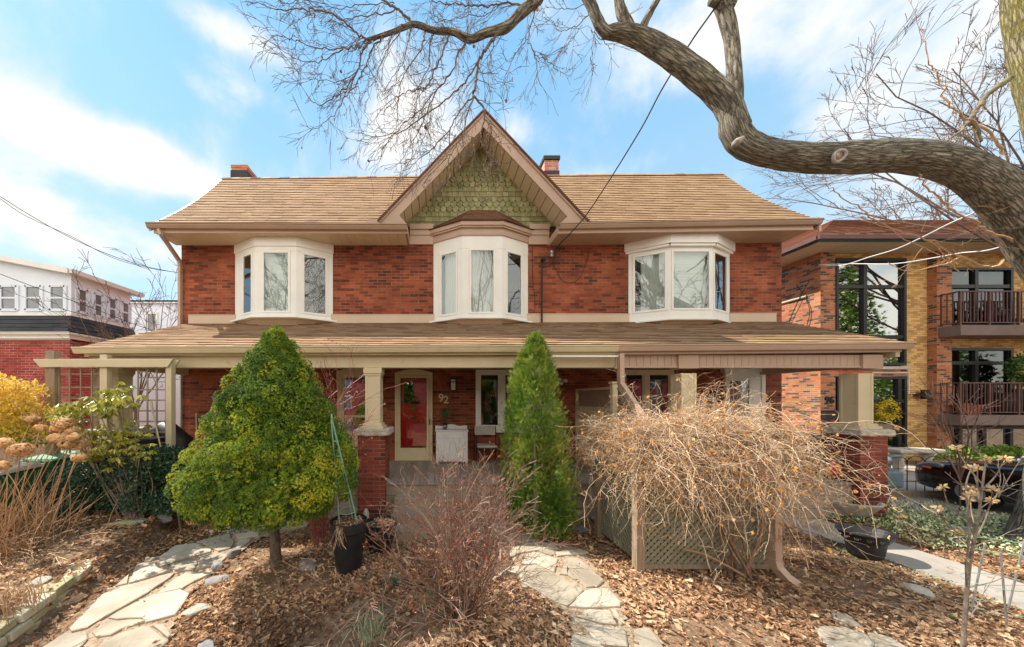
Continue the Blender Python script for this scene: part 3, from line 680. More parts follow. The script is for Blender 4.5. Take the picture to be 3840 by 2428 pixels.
k = rx0+.07
while k < rx1-.09: b.box(k, k+.045, 7.957, 7.965, rz0+.05, wz0-.28); k += .06
b.build('door_slab', MT['red'], dr, bevel=.003)
b = MB(); b.poly([(wx0, 7.975, wz0), (wx1, 7.975, wz0), (wx1, 7.975, wz1), (wx0, 7.975, wz1)]); b.build('door_glass', MT['glass_dk'], dr)
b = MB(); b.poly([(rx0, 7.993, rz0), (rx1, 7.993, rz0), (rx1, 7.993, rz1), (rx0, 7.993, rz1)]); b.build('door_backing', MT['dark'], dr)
b = MB(); b.poly([(rx0+.0, 7.93, rz0), (rx1, 7.93, rz0), (rx1, 7.93, rz1), (rx0, 7.93, rz1)]); b.build('storm_pane', glass('storm_door_glass', tint=(.95, .95, .95), refl=.05), dr)
b = MB(); b.box(X(1541, 8), X(1567, 8), 7.945, 7.956, Z(1539, 8), Z(1529, 8)); b.build('letter_slot', MT['metal'], dr)
b = MB(); b.lathe([(.03, 0), (.034, -.01), (.03, -.03), (.012, -.04)], (X(1554, 8), 7.957, Z(1564, 8)), 14, axis='y'); b.tube([(X(1554, 8)+.035*math.cos(a), 7.93, Z(1568, 8)+.045*math.sin(a)) for a in [i*.5236 for i in range(13)]], .007, 6); b.build('knocker', MT['metal'], dr, smooth=True)
b = MB(); b.box(X(1610, 7.9), X(1614, 7.9), 7.87, 7.90, Z(1592, 7.9), Z(1572, 7.9)); b.box(X(1611, 7.9), X(1613, 7.9), 7.85, 7.87, Z(1588, 7.9), Z(1576, 7.9)); b.build('handle', MT['metal'], dr)
# storm door of the left unit
x0, x1, z0, z1 = wallrect(1267, 1400, 1392, 1712)
b = MB(); frame_rect(b, x0, x1, z0, z1, .11, 7.93, 7.998); frame_rect(b, x0+.11, x1-.11, z0+.06, z1-.11, .06, 7.94, 7.99); b.box(x0+.15, x1-.15, 7.935, 7.985, Z(1566, 8), Z(1560, 8)+.02)
b.box(x0+.0, x1, 7.85, 7.998, z0-.08, z0)
arch = [(x0+.02+(x1-x0-.04)*i/12, z1+.085*math.sin(math.pi*i/12)) for i in range(13)]; b.prism([(x0+.02, 7.94, z1)]+[(x, 7.94, z) for x, z in arch]+[(x1-.02, 7.94, z1)], (0, .055, 0))
sd = b.build('glazed_door', MT['cream'], house, bevel=.005)
b = MB(); b.poly([(x0+.1, 7.965, z0), (x1-.1, 7.965, z0), (x1-.1, 7.965, z1-.1), (x0+.1, 7.965, z1-.1)]); b.build('pane', MT['glass_b'], sd)
b = MB(); b.poly([(x0+.1, 7.993, z0), (x1-.1, 7.993, z0), (x1-.1, 7.993, z1-.1), (x0+.1, 7.993, z1-.1)]); b.build('door_backing', MT['dark'], sd)
# porch windows
def pwin(px0, px1, py0, py1, cuts, m='white', gl='glass_dk'):
    x0, x1, z0, z1 = wallrect(px0, px1, py0, py1); b = MB(); frame_rect(b, x0, x1, z0, z1, .09, 7.93, 7.998)
    xs = [x0+.09]+[X(c, 8) for c in cuts]+[x1-.09]
    for c in xs[1:-1]: b.box(c-.05, c+.05, 7.935, 7.995, z0+.09, z1-.09)
    b.box(x0-.03, x1+.03, 7.88, 7.998, z0-.05, z0)
    o = b.build('porch_window', MT[m], house, bevel=.004)
    for i in range(len(xs)-1):
        a = xs[i]+(.05 if i else 0); c = xs[i+1]-(.05 if i < len(xs)-2 else 0)
        f = MB(); frame_rect(f, a, c, z0+.09, z1-.09, .045, 7.95, 7.99); s = f.build('sash', MT[m], o, bevel=.003)
        g = MB(); g.poly([(a+.04, 7.97, z0+.13), (c-.04, 7.97, z0+.13), (c-.04, 7.97, z1-.13), (a+.04, 7.97, z1-.13)]); g.build('pane', MT[gl], s)
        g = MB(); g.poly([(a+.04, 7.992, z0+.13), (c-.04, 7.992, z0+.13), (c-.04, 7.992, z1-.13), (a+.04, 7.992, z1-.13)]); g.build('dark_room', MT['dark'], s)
    return o
pwin(1783, 2055, 1388, 1614, (1880, 1968)); pwin(2325, 2521, 1388, 1600, (2418,), 'cream')
# door number 94
x0, x1, z0, z1 = wallrect(2713, 2861, 1398, 1727)
b = MB(); frame_rect(b, x0, x1, z0, z1, .10, 7.93, 7.998); b.box(x0-.08, x1+.16, 7.88, 7.998, z1, z1+.10); gx0, gx1, gz0, gz1 = wallrect(2722, 2803, 1430, 1560)
b.box(x0+.1, gx0, 7.95, 7.99, z0, z1-.1); b.box(gx1, x1-.1, 7.95, 7.99, z0, z1-.1); b.box(gx0, gx1, 7.95, 7.99, gz1, z1-.1); b.box(gx0, gx1, 7.95, 7.99, z0, gz0)
d2 = b.build('pale_door', MT['white'], house, bevel=.005)
b = MB(); b.poly([(gx0, 7.97, gz0), (gx1, 7.97, gz0), (gx1, 7.97, gz1), (gx0, 7.97, gz1)]); b.build('pane', MT['glass_dk'], d2)
b = MB(); b.poly([(gx0, 7.99, gz0), (gx1, 7.99, gz0), (gx1, 7.99, gz1), (gx0, 7.99, gz1)]); b.build('door_curtain', MT['blind'], d2)
b = MB()
for i in range(9):
    for s in (1, -1):
        xa = gx0+i*.07; b.bar((max(gx0, min(gx1, xa)), 7.967, gz0 if s > 0 else gz1), (max(gx0, min(gx1, xa+s*.0+.35)), 7.967, gz1 if s > 0 else gz0), .005, .004)
b.build('leading', MT['white'], d2)

# text
def text(name, s, loc, size, m, parent, rot=(R(90), 0, 0), ext=.008, bold=True):
    cu = bpy.data.curves.new(name, 'FONT'); cu.body = s; cu.size = size; cu.extrude = ext; cu.align_x = 'CENTER'; cu.align_y = 'CENTER'; cu.offset = .006 if bold else 0
    tmp = bpy.data.objects.new(name, cu); bpy.context.scene.collection.objects.link(tmp); dg = bpy.context.evaluated_depsgraph_get()
    me = bpy.data.meshes.new_from_object(tmp.evaluated_get(dg)); bpy.data.objects.remove(tmp)
    me.transform(Matrix.Translation(Vector(loc)) @ Matrix.Rotation(rot[2], 4, 'Z') @ Matrix.Rotation(rot[0], 4, 'X')); me.materials.clear(); me.materials.append(m)
    o = bpy.data.objects.new(name, me); C.objects.link(o)
    if parent is not None: set_parent(o, parent)
    return o
text('house_number', '9', (X(1654, 8), 7.985, Z(1494, 8)), .27, MT['cream'], house); text('house_number', '2', (X(1673, 8), 7.985, Z(1501, 8)), .27, MT['cream'], house)
b = MB(); px_, pz_ = X(2673, 8), Z(1490, 8)
b.lathe([(.19, 0), (.19, -.02), (.18, -.026)], (px_, 7.998, pz_), 32, sx=1.0, sy=.78, axis='y'); o = b.build('number_plaque', MT['black'], house)
b = MB(); b.lathe([(.155, 0), (.155, -.006)], (px_, 7.972, pz_), 32, sx=1.0, sy=.74, axis='y'); b.build('plaque_face', MT['stone'], o)
text('plaque_number', '94', (px_, 7.962, pz_), .15, MT['black'], o, ext=.003, bold=False)
# wall lamp
lx, lz0, lz1 = X(1699, 7.95), Z(1468, 7.95), Z(1419, 7.95)
b = MB(); b.box(lx-.06, lx+.06, 7.97, 7.998, lz0, lz1); b.box(lx-.075, lx+.075, 7.87, 7.975, lz1-.035, lz1); b.box(lx-.075, lx+.075, 7.87, 7.975, lz0, lz0+.03)
b.box(lx-.077, lx-.06, 7.865, 7.975, lz0, lz1); b.box(lx+.06, lx+.077, 7.865, 7.975, lz0, lz1); b.box(lx-.075, lx+.075, 7.866, 7.97, lz1-.11, lz1-.09)
o = b.build('wall_lamp', MT['black'], house); b = MB(); b.box(lx-.055, lx+.055, 7.88, 7.965, lz0+.03, lz1-.035); b.build('lamp_glass', MT['curtain'], o)
# twin floodlight
fx, fz = X(2102, 7.95), Z(1428, 7.95)
b = MB(); b.lathe([(.05, 0), (.05, -.04), (.03, -.06)], (fx, 7.998, fz), 14, axis='y'); b.tube([(fx-.02, 7.95, fz), (fx-.08, 7.88, fz+.03)], .015, 6); b.tube([(fx+.02, 7.95, fz), (fx+.09, 7.88, fz+.0)], .015, 6)
b.tube([(fx-.05, 7.93, fz+.01), (fx-.09, 7.84, fz+.045)], [.035, .05], 10, cap=True); b.tube([(fx+.05, 7.93, fz), (fx+.10, 7.84, fz-.01)], [.035, .05], 10, cap=True); b.tube([(fx, 7.94, fz-.03), (fx, 7.88, fz-.09)], [.03, .04], 10, cap=True)
b.build('security_light', MT['white'], house, smooth=True)
# electric mast, insulator, drop wires
b = MB(); mx = X(2032, 7.93); b.tube([(mx, 7.93, Z(1211, 7.93)), (mx, 7.93, Z(985, 7.93))], .024, 8); b.tube([(mx, 7.93, Z(985, 7.93)), (mx, 7.91, Z(977, 7.93)), (mx+.02, 7.86, Z(974, 7.93)), (mx+.03, 7.82, Z(982, 7.9))], [.028, .045, .045, .04], 8, cap=True)
b.build('service_mast', MT['black'], house, smooth=True)
b = MB(); b.lathe([(.02, -.09), (.045, -.085), (.045, -.05), (.025, -.03), (.025, .0), (.05, .02), (.05, .06), (.02, .07)], (X(2069, 7.9), 7.9, Z(951, 7.9)), 14); b.build('insulator', MT['silver'], house, smooth=True)
def curve(pts, n=8):   # Catmull-Rom through 3D points
    pts = [Vector(p) for p in pts]; q = [pts[0]]+pts+[pts[-1]]; out = []
    for i in range(1, len(q)-2):
        for k in range(n):
            t = k/n; a, b_, c, d = q[i-1], q[i], q[i+1], q[i+2]
            out.append(.5*((2*b_)+(-a+c)*t+(2*a-5*b_+4*c-d)*t*t+(-a+3*b_-3*c+d)*t**3))
    out.append(pts[-1]); return out
b = MB()
b.tube(curve([P(2084, 935, 7.8), P(2083, 965, 7.85), P(2072, 985, 7.85), P(2055, 1000, 7.88), P(2036, 1004, 7.9)]), .013, 5)
b.tube(curve([P(2080, 940, 7.9), P(2076, 990, 7.97), P(2090, 1020, 7.98), P(2110, 1053, 7.98), P(2145, 1061, 7.98), P(2175, 1040, 7.98), P(2198, 985, 7.98), P(2210, 940, 7.98)]), .006, 4)
b.tube(curve([P(2060, 932, 7.98), P(2040, 923, 7.98), P(2005, 923, 7.98), P(1997, 940, 7.98), P(1998, 1040, 7.98), P(2004, 1110, 7.98), P(2006, 1160, 7.98), P(1990, 1195, 7.98)]), .006, 4)
b.build('wall_cable', MT['wire'], house)
# downspouts
def dspout(name, pts, w, m, parent, lab=None):
    b = MB(); pts = [Vector(p) for p in pts]; 
    b.tube(pts, w*.68, 4); 
    for i in range(3):
        q = pts[0].lerp(pts[1], .3*i)
    return b.build(name, m, parent)
b = MB(); q = [P(597, 862, 7.30), P(604, 880, 7.30), P(622, 905, 7.5), P(672, 978, 7.93), P(676, 1000, 7.95), P(676, 1218, 7.95)]
for i in range(len(q)-1): b.bar(q[i], q[i+1]+(q[i+1]-q[i]).normalized()*.02, .085, .065, up=(1, 0, 0))
b.build('upper_downspout', MT['brown'], house)
b = MB(); b.tube([P(679, 1392, 7.95), P(679, 1722, 7.95)], .025, 8); b.build('conduit', MT['silver'], house)
b = MB(); q = [P(2327, 1328, 5.7), P(2328, 1440, 5.7), P(2345, 1465, 5.62), P(2420, 1583, 5.15), P(2450, 1605, 5.0), P(2860, 1660, 3.98), P(2900, 1685, 3.92), P(2904, 2100, 3.92), P(2912, 2128, 3.90), P(2945, 2165, 3.85), P(3006, 2208, 3.80)]
for i in range(len(q)-1): b.bar(q[i], q[i+1]+(q[i+1]-q[i]).normalized()*.02, .105, .08, up=(1, 0, 0) if i not in (4,) else (0, 0, 1))
for z in (.55, 1.1, 1.5): b.bar(P(2904, 1900, 3.92)+Vector((-.06, 0, z-.95)), P(2904, 1900, 3.92)+Vector((.06, 0, z-.95)), .02, .1)
b.build('long_downspout', MT['brown'], house)

# partition between the two porches (runs from the wall to the front edge)
sc_ = thing('porch_screen', 'cream porch privacy screen with lattice top between the two front doors', 'screen', (3.5, 7, .685))
b = MB(); b.bar((3.55, 7.93, .69), (3.55, 7.93, 2.5), .06); b.bar((3.45, 6.1, .69), (3.45, 6.1, 2.56), .10); b.bar((3.55, 7.93, 2.48), (3.45, 6.1, 2.48), .05, .05); b.bar((3.55, 7.93, 2.05), (3.45, 6.1, 2.05), .05, .06); b.bar((3.55, 7.93, .74), (3.45, 6.1, .74), .05, .08)
b.box(3.38, 3.52, 6.03, 6.17, 2.56, 2.60); b.build('screen_frame', MT['cream'], sc_, bevel=.004)
b = MB()
for i in range(30):
    t = i/30; y = 7.9-t*1.75; x = 3.55-.1*t; b.box(x-.008, x+.008, y-.054, y, .78, 2.03)
b.build('beadboard', MT['cream'], sc_)
b = MB()
for i in range(-6, 30):
    for s in (-1, 1):
        t0 = i/24; y0 = 7.9-t0*1.75; y1 = y0-s*.38; lo, hi = 6.15, 7.9
        ya, za, yb, zb_ = (y0, 2.08, y1, 2.46)
        if min(ya, yb) < lo or max(ya, yb) > hi: continue
        b.bar((3.50, ya, za), (3.50, yb, zb_), .02, .006, up=(1, 0, 0))
b.build('lattice_strip', MT['deckside'], sc_)
st_ = MB()
for i in range(14):
    st_.bar(P(2318+i*9, 1462+i*12, 5.9-.02*i), P(2318+i*9+ (38 if i < 10 else 10), 1600, 5.9-.02*i), .022, .006)
    st_.bar(P(2314, 1600-i*9, 5.88), P(2320+i*10, 1600-i*1+0, 5.88), .022, .006)
st_.bar(P(2316, 1455, 5.88), P(2440, 1620, 5.75), .05, .03); o = st_.build('stair_lattice', MT['deckside'], None); tag(o, 'small sloping lattice panel beside the long brown downspout', 'lattice')
# ================================================================ ground, paths, leaf litter
def hgt(x, y):
    h = .018*math.sin(x*1.9+1)*math.cos(y*2.3)+.012*math.sin(x*4.7+y*3.1)
    if 6.2 < x < 7.4: return -.03
    if x < -3.6 and 2.0 < y < 8:
        e = -3.93-.36*(y-2.96)/1.38 if y < 4.4 else -4.31-(y-4.4)*.2
        t = max(0, min(1, (e-x+.02)/.12)); k_ = max(0, min(1, (y-4)/1.4)); h = h*.6+(.20+.14*k_)*t*(1 if x < -5.2 or y < 5 else max(.35, 1-(y-5)*.8))
    k = math.hypot(x-.1, y-3.2); h += .10*math.exp(-(k/1.1)**2)
    k = math.hypot((x+2.0)/1.2, y-4.1); h += .08*math.exp(-(k/.8)**2)
    return h
def axis(lo, hi, st, far):
    a = list(np.arange(lo, hi+.001, st)); s_ = st
    while a[0] > -far: s_ *= 1.35; a.insert(0, a[0]-s_)
    s_ = st
    while a[-1] < far: s_ *= 1.35; a.append(a[-1]+s_)
    return a
gx, gy = axis(-9, 10, .11, 900), axis(1.2, 8, .11, 900)
V = [(x, y, (hgt(x, y) if -9 < x < 10 and 1.2 < y < 8 else 0)+random.uniform(-.008, .008)) for y in gy for x in gx]
nx = len(gx); Fc = [(j*nx+i, j*nx+i+1, (j+1)*nx+i+1, (j+1)*nx+i) for j in range(len(gy)-1) for i in range(nx-1)]
tag(np_mesh('ground', V, Fc, np.zeros(len(Fc)), MT['soil'], smooth=True), kind='structure')

A_ = [[(1290,795),(1330,740),(1440,660),(1600,635),(1730,675),(1735,700),(1560,750),(1330,830)],
 [(1615,620),(1885,560),(1925,640),(1890,680),(1790,700),(1700,655)], [(1925,580),(1990,555),(2140,565),(2120,590),(1960,605)],
 [(1380,850),(1440,800),(1615,765),(1620,800),(1590,850),(1480,862)], [(1630,790),(1650,735),(1830,720),(1870,740),(1800,810),(1600,850)],
 [(1060,970),(1120,820),(1270,800),(1290,840),(1395,870),(1150,945)], [(950,990),(1060,895),(1045,970)],
 [(570,1340),(840,1060),(1050,985),(1160,960),(1390,890),(1435,885),(1400,920),(1215,1055),(1000,1180),(870,1250),(720,1340),(590,1362)],
 [(1280,1070),(1400,960),(1520,880),(1725,865),(1730,890),(1600,950),(1500,1010)],
 [(890,1265),(1060,1170),(1240,1080),(1480,1025),(1555,1060),(1520,1130),(1440,1240),(1190,1310),(1170,1272),(960,1280)],
 [(755,1385),(880,1280),(950,1296),(1160,1288),(1186,1306),(1000,1370),(910,1420),(790,1430)],
 [(800,1560),(840,1484),(1000,1400),(1180,1345),(1240,1360),(1385,1460),(1340,1500),(1200,1560)],
 [(250,1560),(370,1484),(530,1380),(720,1378),(720,1440),(690,1484),(600,1560)], [(1250,1340),(1340,1320),(1400,1410),(1380,1430)],
 [(1820,530),(1900,490),(2030,480),(1970,520),(1880,555)], [(2080,545),(2200,500),(2200,560),(2100,560)], [(1935,690),(1960,620),(2065,605),(2050,640),(1980,680)],
 [(2300,480),(2408,450),(2560,430),(2520,500),(2310,530)], [(1185,790),(1195,757),(1290,765),(1230,792)],
 [(2200,490),(2300,440),(2460,400),(2480,420),(2280,478)], [(2500,415),(2560,380),(2700,350),(2800,360),(2600,420)]]
B_ = [[(-160,690),(-90,590),(40,565),(190,570),(225,625),(120,640),(0,665)], [(50,660),(90,640),(170,645),(205,690),(160,705)], [(205,670),(290,640),(440,640),(500,665),(330,690),(215,712)],
 [(-110,780),(-60,700),(0,672),(110,700),(225,740),(200,830),(190,865),(30,783)], [(265,735),(360,720),(450,760),(640,940),(590,990),(480,1000),(310,890),(320,830)],
 [(-110,900),(-120,810),(20,792),(150,852),(455,1020),(305,1155),(200,1130),(-50,980)], [(320,1168),(400,1080),(470,1030),(600,1005),(680,1015),(790,1130),(780,1165)],
 [(385,1250),(490,1180),(690,1195),(755,1310),(600,1300)], [(340,1262),(600,1320),(830,1355),(850,1500),(600,1500),(480,1380)],
 [(905,1345),(1050,1345),(1170,1500),(1200,1590),(930,1580)], [(330,1580),(350,1450),(430,1435),(540,1440),(660,1560)], [(700,1190),(740,1185),(830,1300),(790,1315)],
 [(240,885),(270,800),(310,805),(310,890)], [(-230,720),(-190,630),(-100,600),(-165,700)], [(-260,560),(-200,480),(-20,470),(60,540),(-80,575),(-180,610)], [(-640,1190),(-220,800),(-130,800),(-120,870),(-240,850)],
 [(-480,500),(-420,430),(-250,430),(-230,480),(-290,560),(-380,560)], [(-720,470),(-650,380),(-440,390),(-440,430),(-500,490)], [(-950,430),(-880,340),(-680,350),(-680,390),(-740,460)]]
C_ = [[(2070,840),(2140,838),(2190,1020),(2095,1025)]]
D_ = [[(225,1430),(400,1425),(520,1470),(560,1530),(540,1600),(330,1600)], [(520,1448),(640,1470),(740,1530),(740,1600),(580,1600),(556,1520)], [(320,1330),(420,1350),(500,1415),(400,1410),(330,1370)]]
polys = []
for L, k, ox, oy in ((A_, 2.189, 0, 1750), (B_, 2.408, 2000, 1800), (C_, 2.189, 1000, 1750), (D_, 1.482, 2900, 1400)):
    for pl in L:
        q = [G(ox+x/k, oy+y/k, .02) for x, y in pl]; polys.append([(p.x, p.y) for p in q])
def inpoly(x, y, pl):
    c = False; j = len(pl)-1
    for i in range(len(pl)):
        xi, yi = pl[i]; xj, yj = pl[j]
        if (yi > y) != (yj > y) and x < (xj-xi)*(y-yi)/(yj-yi)+xi: c = not c
        j = i
    return c
bb = [(min(p[0] for p in pl), max(p[0] for p in pl), min(p[1] for p in pl), max(p[1] for p in pl)) for pl in polys]
def onstone(x, y): return any(b_[0] <= x <= b_[1] and b_[2] <= y <= b_[3] and inpoly(x, y, pl) for pl, b_ in zip(polys, bb))
pm = MB()
if True:
    for pl in polys:
        cx_ = sum(p[0] for p in pl)/len(pl); cy_ = sum(p[1] for p in pl)/len(pl); zz = hgt(cx_, cy_)+.042; tx, ty = random.uniform(-.01, .01), random.uniform(-.01, .01)
        rg = []
        for i in range(len(pl)):     # ragged edges
            a, c = Vector(pl[i]), Vector(pl[(i+1) % len(pl)]); L = (c-a).length; k = max(1, int(L/.09)); n = Vector((c.y-a.y, a.x-c.x)).normalized() if L > 0 else Vector((0, 0))
            for j in range(k): rg.append(a.lerp(c, j/k)+n*random.uniform(-.008, .008)*(1 if j else .3))
        def zt(p, dz=0): return (p[0], p[1], zz+dz+tx*(p[0]-cx_)+ty*(p[1]-cy_)+.9*(hgt(p[0], p[1])-hgt(cx_, cy_)))
        inn = [Vector((cx_, cy_))+(p-Vector((cx_, cy_)))*(1-.012/max(.1, (p-Vector((cx_, cy_))).length)) for p in rg]
        r = random.random(); k = len(rg); n0 = len(pm.v)
        pm.v += [zt(p, -.05) for p in rg]+[zt(p, -.006) for p in rg]+[zt(p) for p in inn]
        for i in range(k):
            j = (i+1) % k; pm.f += [(n0+i, n0+j, n0+k+j, n0+k+i), (n0+k+i, n0+k+j, n0+2*k+j, n0+2*k+i)]; pm.r += [r, r]
        pm.f.append(tuple(n0+2*k+i for i in range(k))); pm.r.append(r)
tag(pm.build('flagstone_path', MT['flag']), kind='structure')
# fine grit filling the joints of both paths
beds = []
for L, k, ox, oy in (([(250,1560),(530,1370),(840,1040),(1060,890),(1120,800),(1330,730),(1600,610),(1880,540),(2200,480),(2408,440),(2560,430),(2480,520),(2140,600),(2000,700),(1880,740),(1740,880),(1560,1060),(1450,1250),(1400,1420),(1340,1560)], 2.189, 0, 1750),
        ([(-200,690),(-90,575),(190,555),(500,645),(520,760),(660,930),(800,1120),(840,1330),(1080,1335),(1220,1590),(340,1590),(330,1260),(180,1150),(-60,1000),(-140,900)], 2.408, 2000, 1800)):
    q = [G(ox+x/k, oy+y/k, .02) for x, y in L]; beds.append([(p.x, p.y) for p in q])
bm_ = MB(); cell = .05
for bd in beds:
    xa, xb = min(p[0] for p in bd), max(p[0] for p in bd); ya, yb = min(p[1] for p in bd), max(p[1] for p in bd); idx_ = {}
    def gv(i, j):
        if (i, j) not in idx_:
            x, y = xa+i*cell, ya+j*cell; idx_[(i, j)] = len(bm_.v); bm_.v.append((x, y, hgt(x, y)+.020+.006*math.sin(x*31)*math.sin(y*27)))
        return idx_[(i, j)]
    for i in range(int((xb-xa)/cell)):
        for j in range(int((yb-ya)/cell)):
            if inpoly(xa+(i+.5)*cell, ya+(j+.5)*cell, bd): bm_.f.append((gv(i, j), gv(i+1, j), gv(i+1, j+1), gv(i, j+1))); bm_.r.append(0)
tag(bm_.build('path_grit', MT['grit'], smooth=True), kind='structure')
# concrete walkway on the right, slab by slab, and the pale apron before the porch steps
b = MB(); y = 1.4
while y < 8.4: b.box(6.34+random.uniform(-.006, .006), 7.20, y, y+1.19, -.06, .012+random.uniform(-.004, .004)); y += 1.2
b.box(4.1, 6.33, 5.2, 5.84, -.06, .0)
tag(b.build('walkway', MT['concrete'], bevel=.008), kind='structure')
b = MB(); b.box(8.9, 16, -6, 10.9, -.05, .006); b.box(7.9, 10.5, 7.2, 10.9, -.05, .009)
b.box(-11, -6.7, -4, 8.5, -.06, .004)
tag(b.build('driveway', MT['concrete']), kind='structure')
b = MB(); b.box(-60, 60, -13, -5, -.03, .004); tag(b.build('road', MT['asphalt']), kind='structure')

# leaf litter: every leaf a small folded, curled blade
leaf_v = [(0, -1, 0), (.42, -.45, .12), (.55, .15, .18), (.25, .7, .1), (0, 1.05, .16), (-.25, .7, .1), (-.55, .15, .18), (-.42, -.45, .12), (0, -.1, -.08)]
leaf_f = [(8, 0, 1), (8, 1, 2), (8, 2, 3), (8, 3, 4), (8, 4, 5), (8, 5, 6), (8, 6, 7), (8, 7, 0)]
pos, nr, scl, rn = [], [], [], []
def nz2(x, y, s=1.0): return .5+.25*math.sin(x*1.3*s+2*math.sin(y*.9*s))+.25*math.sin(y*1.7*s+1.5*math.sin(x*1.1*s+.7))
cnt = 0
while len(pos) < 74000:
    y = 1.9+5.4*random.random()**1.5 if random.random() < .75 else random.uniform(1.9, 8); x = random.uniform(-9.2, 11)
    if abs(x) > 1.95*y+1.0: continue
    if y > 5.8 and -6.5 < x < 8.5: continue
    if 6.3 < x < 7.22 and random.random() > .012: continue
    if (x > 8.8 or (x < -6.7 and y > 4.2)) and random.random() > .06: continue
    if onstone(x, y) and random.random() > .022: continue
    onbed = any(inpoly(x, y, bd) for bd in beds)
    if onbed and random.random() < .62: continue
    bare = nz2(x*1.6+4, y*1.8)
    if x > 5 and y < 4.8 and random.random() < .35*bare: continue
    if random.random() < .75*(bare > .60): continue
    z = hgt(x, y)+random.random()**2*.045+.010+(.03 if onstone(x, y) else 0)
    pos.append((x, y, z)); t = random.random()
    nr.append((random.gauss(0, .38), random.gauss(0, .38), 1)); s_ = random.choice((.007, .009, .012, .015, .019, .024, .031, .044))*random.uniform(.8, 1.25)*(.6 if onbed else 1); scl.append((s_*random.uniform(.5, 1), s_, s_*random.uniform(.5, 2.0)))
    sunny = 1 if (x < -1 and y > 3.2) or (0 < x < 7) else 0  # sunlit beds: sunlight painted in as a slightly paler leaf tone
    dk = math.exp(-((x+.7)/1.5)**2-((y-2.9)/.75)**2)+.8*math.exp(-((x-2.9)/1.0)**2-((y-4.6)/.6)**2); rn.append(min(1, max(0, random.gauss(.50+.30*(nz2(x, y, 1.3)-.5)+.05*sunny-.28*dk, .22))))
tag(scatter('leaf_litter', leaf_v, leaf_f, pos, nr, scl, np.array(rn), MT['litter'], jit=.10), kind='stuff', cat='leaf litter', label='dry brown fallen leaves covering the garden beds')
# fine twigs and grit among the leaves
b = MB()
for i in range(900):
    x, y = random.uniform(-7, 8), random.uniform(2, 5.5)
    if abs(x) > 1.8*y or 6.3 < x < 7.25: continue
    if onstone(x, y) and random.random() < .85: continue
    a = random.uniform(0, 6.28); L = random.uniform(.05, .28); z = hgt(x, y)+.035; r = random.uniform(.0015, .004); k = random.uniform(-.4, .4)
    b.tube([(x, y, z), (x+L*.5*math.cos(a), y+L*.5*math.sin(a), z+random.uniform(0, .02)), (x+L*math.cos(a+k), y+L*math.sin(a+k), z)], r, 3, random.random())
tag(b.build('fallen_twigs', MT['straw'], uv=False), kind='stuff', cat='twigs', label='small dry twigs scattered over the leaf litter')

# low dry stone edging wall at the left
wl = thing('stone_edging_wall', 'low curved edging wall of mossy cut stones beside the left flagstone path', 'wall', (-4.1, 3.4, 0))
cl = [(-3.62, 2.20), (-3.80, 2.60), (-3.92, 2.95), (-4.02, 3.25), (-4.12, 3.55), (-4.25, 3.85), (-4.42, 4.12), (-4.60, 4.32)]
cl = curve([(x, y, 0) for x, y in cl], 6)
def along(s):
    acc = 0
    for i in range(len(cl)-1):
        L = (cl[i+1]-cl[i]).length
        if acc+L >= s: return cl[i].lerp(cl[i+1], (s-acc)/L), (cl[i+1]-cl[i]).normalized()
        acc += L
    return cl[-1], (cl[-1]-cl[-2]).normalized()
tot = sum((cl[i+1]-cl[i]).length for i in range(len(cl)-1))
for course in range(3):
    b = MB(); s = -.1*course-.0; end = tot-(.0, .12, .30)[course]
    while s < end-.1:
        L = random.uniform(.20, .40); p0, _ = along(max(0, s)); p1, _ = along(min(tot, s+L-.008)); u = (p1-p0); 
        if u.length < .06: s += L; continue
        u.normalize(); n = Vector((u.y, -u.x, 0)); th = random.uniform(.17, .22); off = random.uniform(-.018, .018)-.02*course; z0 = course*.085-.02; z1 = z0+.082+random.uniform(-.006, .006)
        LL = (p1-p0).length; q = []
        for z, ins in ((z0, 0), (z1, .008)):
            for a, d in ((0+ins, off+.02-ins), (LL-ins, off+.02-ins), (LL-ins, off-th+ins), (ins, off-th+ins)):
                v = p0+u*(a+random.uniform(-.008, .008))+n*(d+random.uniform(-.008, .008)); q.append((v.x, v.y, z+random.uniform(-.006, .006)))
        b.hexa(q, random.random()); s += L
    b.build('stone_course', MT['wallstone'], wl, bevel=.012)
def rock(loc, s, label, seed=0, m='rock', sub=2, name='rock', group=None):
    rr = random.Random(seed); import bmesh
    bm = bmesh.new(); bmesh.ops.create_icosphere(bm, subdivisions=3, radius=1); pl = [Vector((rr.gauss(0, 1), rr.gauss(0, 1), rr.gauss(0, 1))).normalized() for _ in range(9)]; hs = [rr.uniform(.55, .85) for _ in pl]
    for v in bm.verts:
        c = v.co.copy()
        for n, h in zip(pl, hs):
            d = c.dot(n)
            if d > h: c -= n*(d-h)
        v.co = Vector((c.x*s[0], c.y*s[1], c.z*s[2]))
    me = bpy.data.meshes.new(name); bm.to_mesh(me); bm.free(); me.materials.append(MT[m]); at = me.attributes.new('rnd', 'FLOAT', 'FACE')
    o = bpy.data.objects.new(name, me); C.objects.link(o); o.location = loc; o.rotation_euler = (0, 0, rr.uniform(0, 3)); tag(o, label, 'rock', group); return o
def rk(px, py, s, label, seed, m='rock'):
    p = G(px, py, .04); z = hgt(p.x, p.y); return rock((p.x, p.y, z+s[2]*.45), s, label, seed, m)
rk(878, 2080, (.10, .09, .09), 'dark grey rock farthest up the edge of the left path', 1); rk(820, 2130, (.12, .08, .08), 'speckled grey rock lying on a paler rock by the left path', 2); rk(815, 2180, (.17, .10, .05), 'flat pale grey rock under a smaller speckled rock', 3)
rk(735, 2290, (.10, .16, .05), 'thin pale rock slab half buried in mulch below the spruce', 4, 'stone'); rk(780, 2420, (.11, .07, .05), 'grey rock at the bottom edge in front of the spruce', 5)
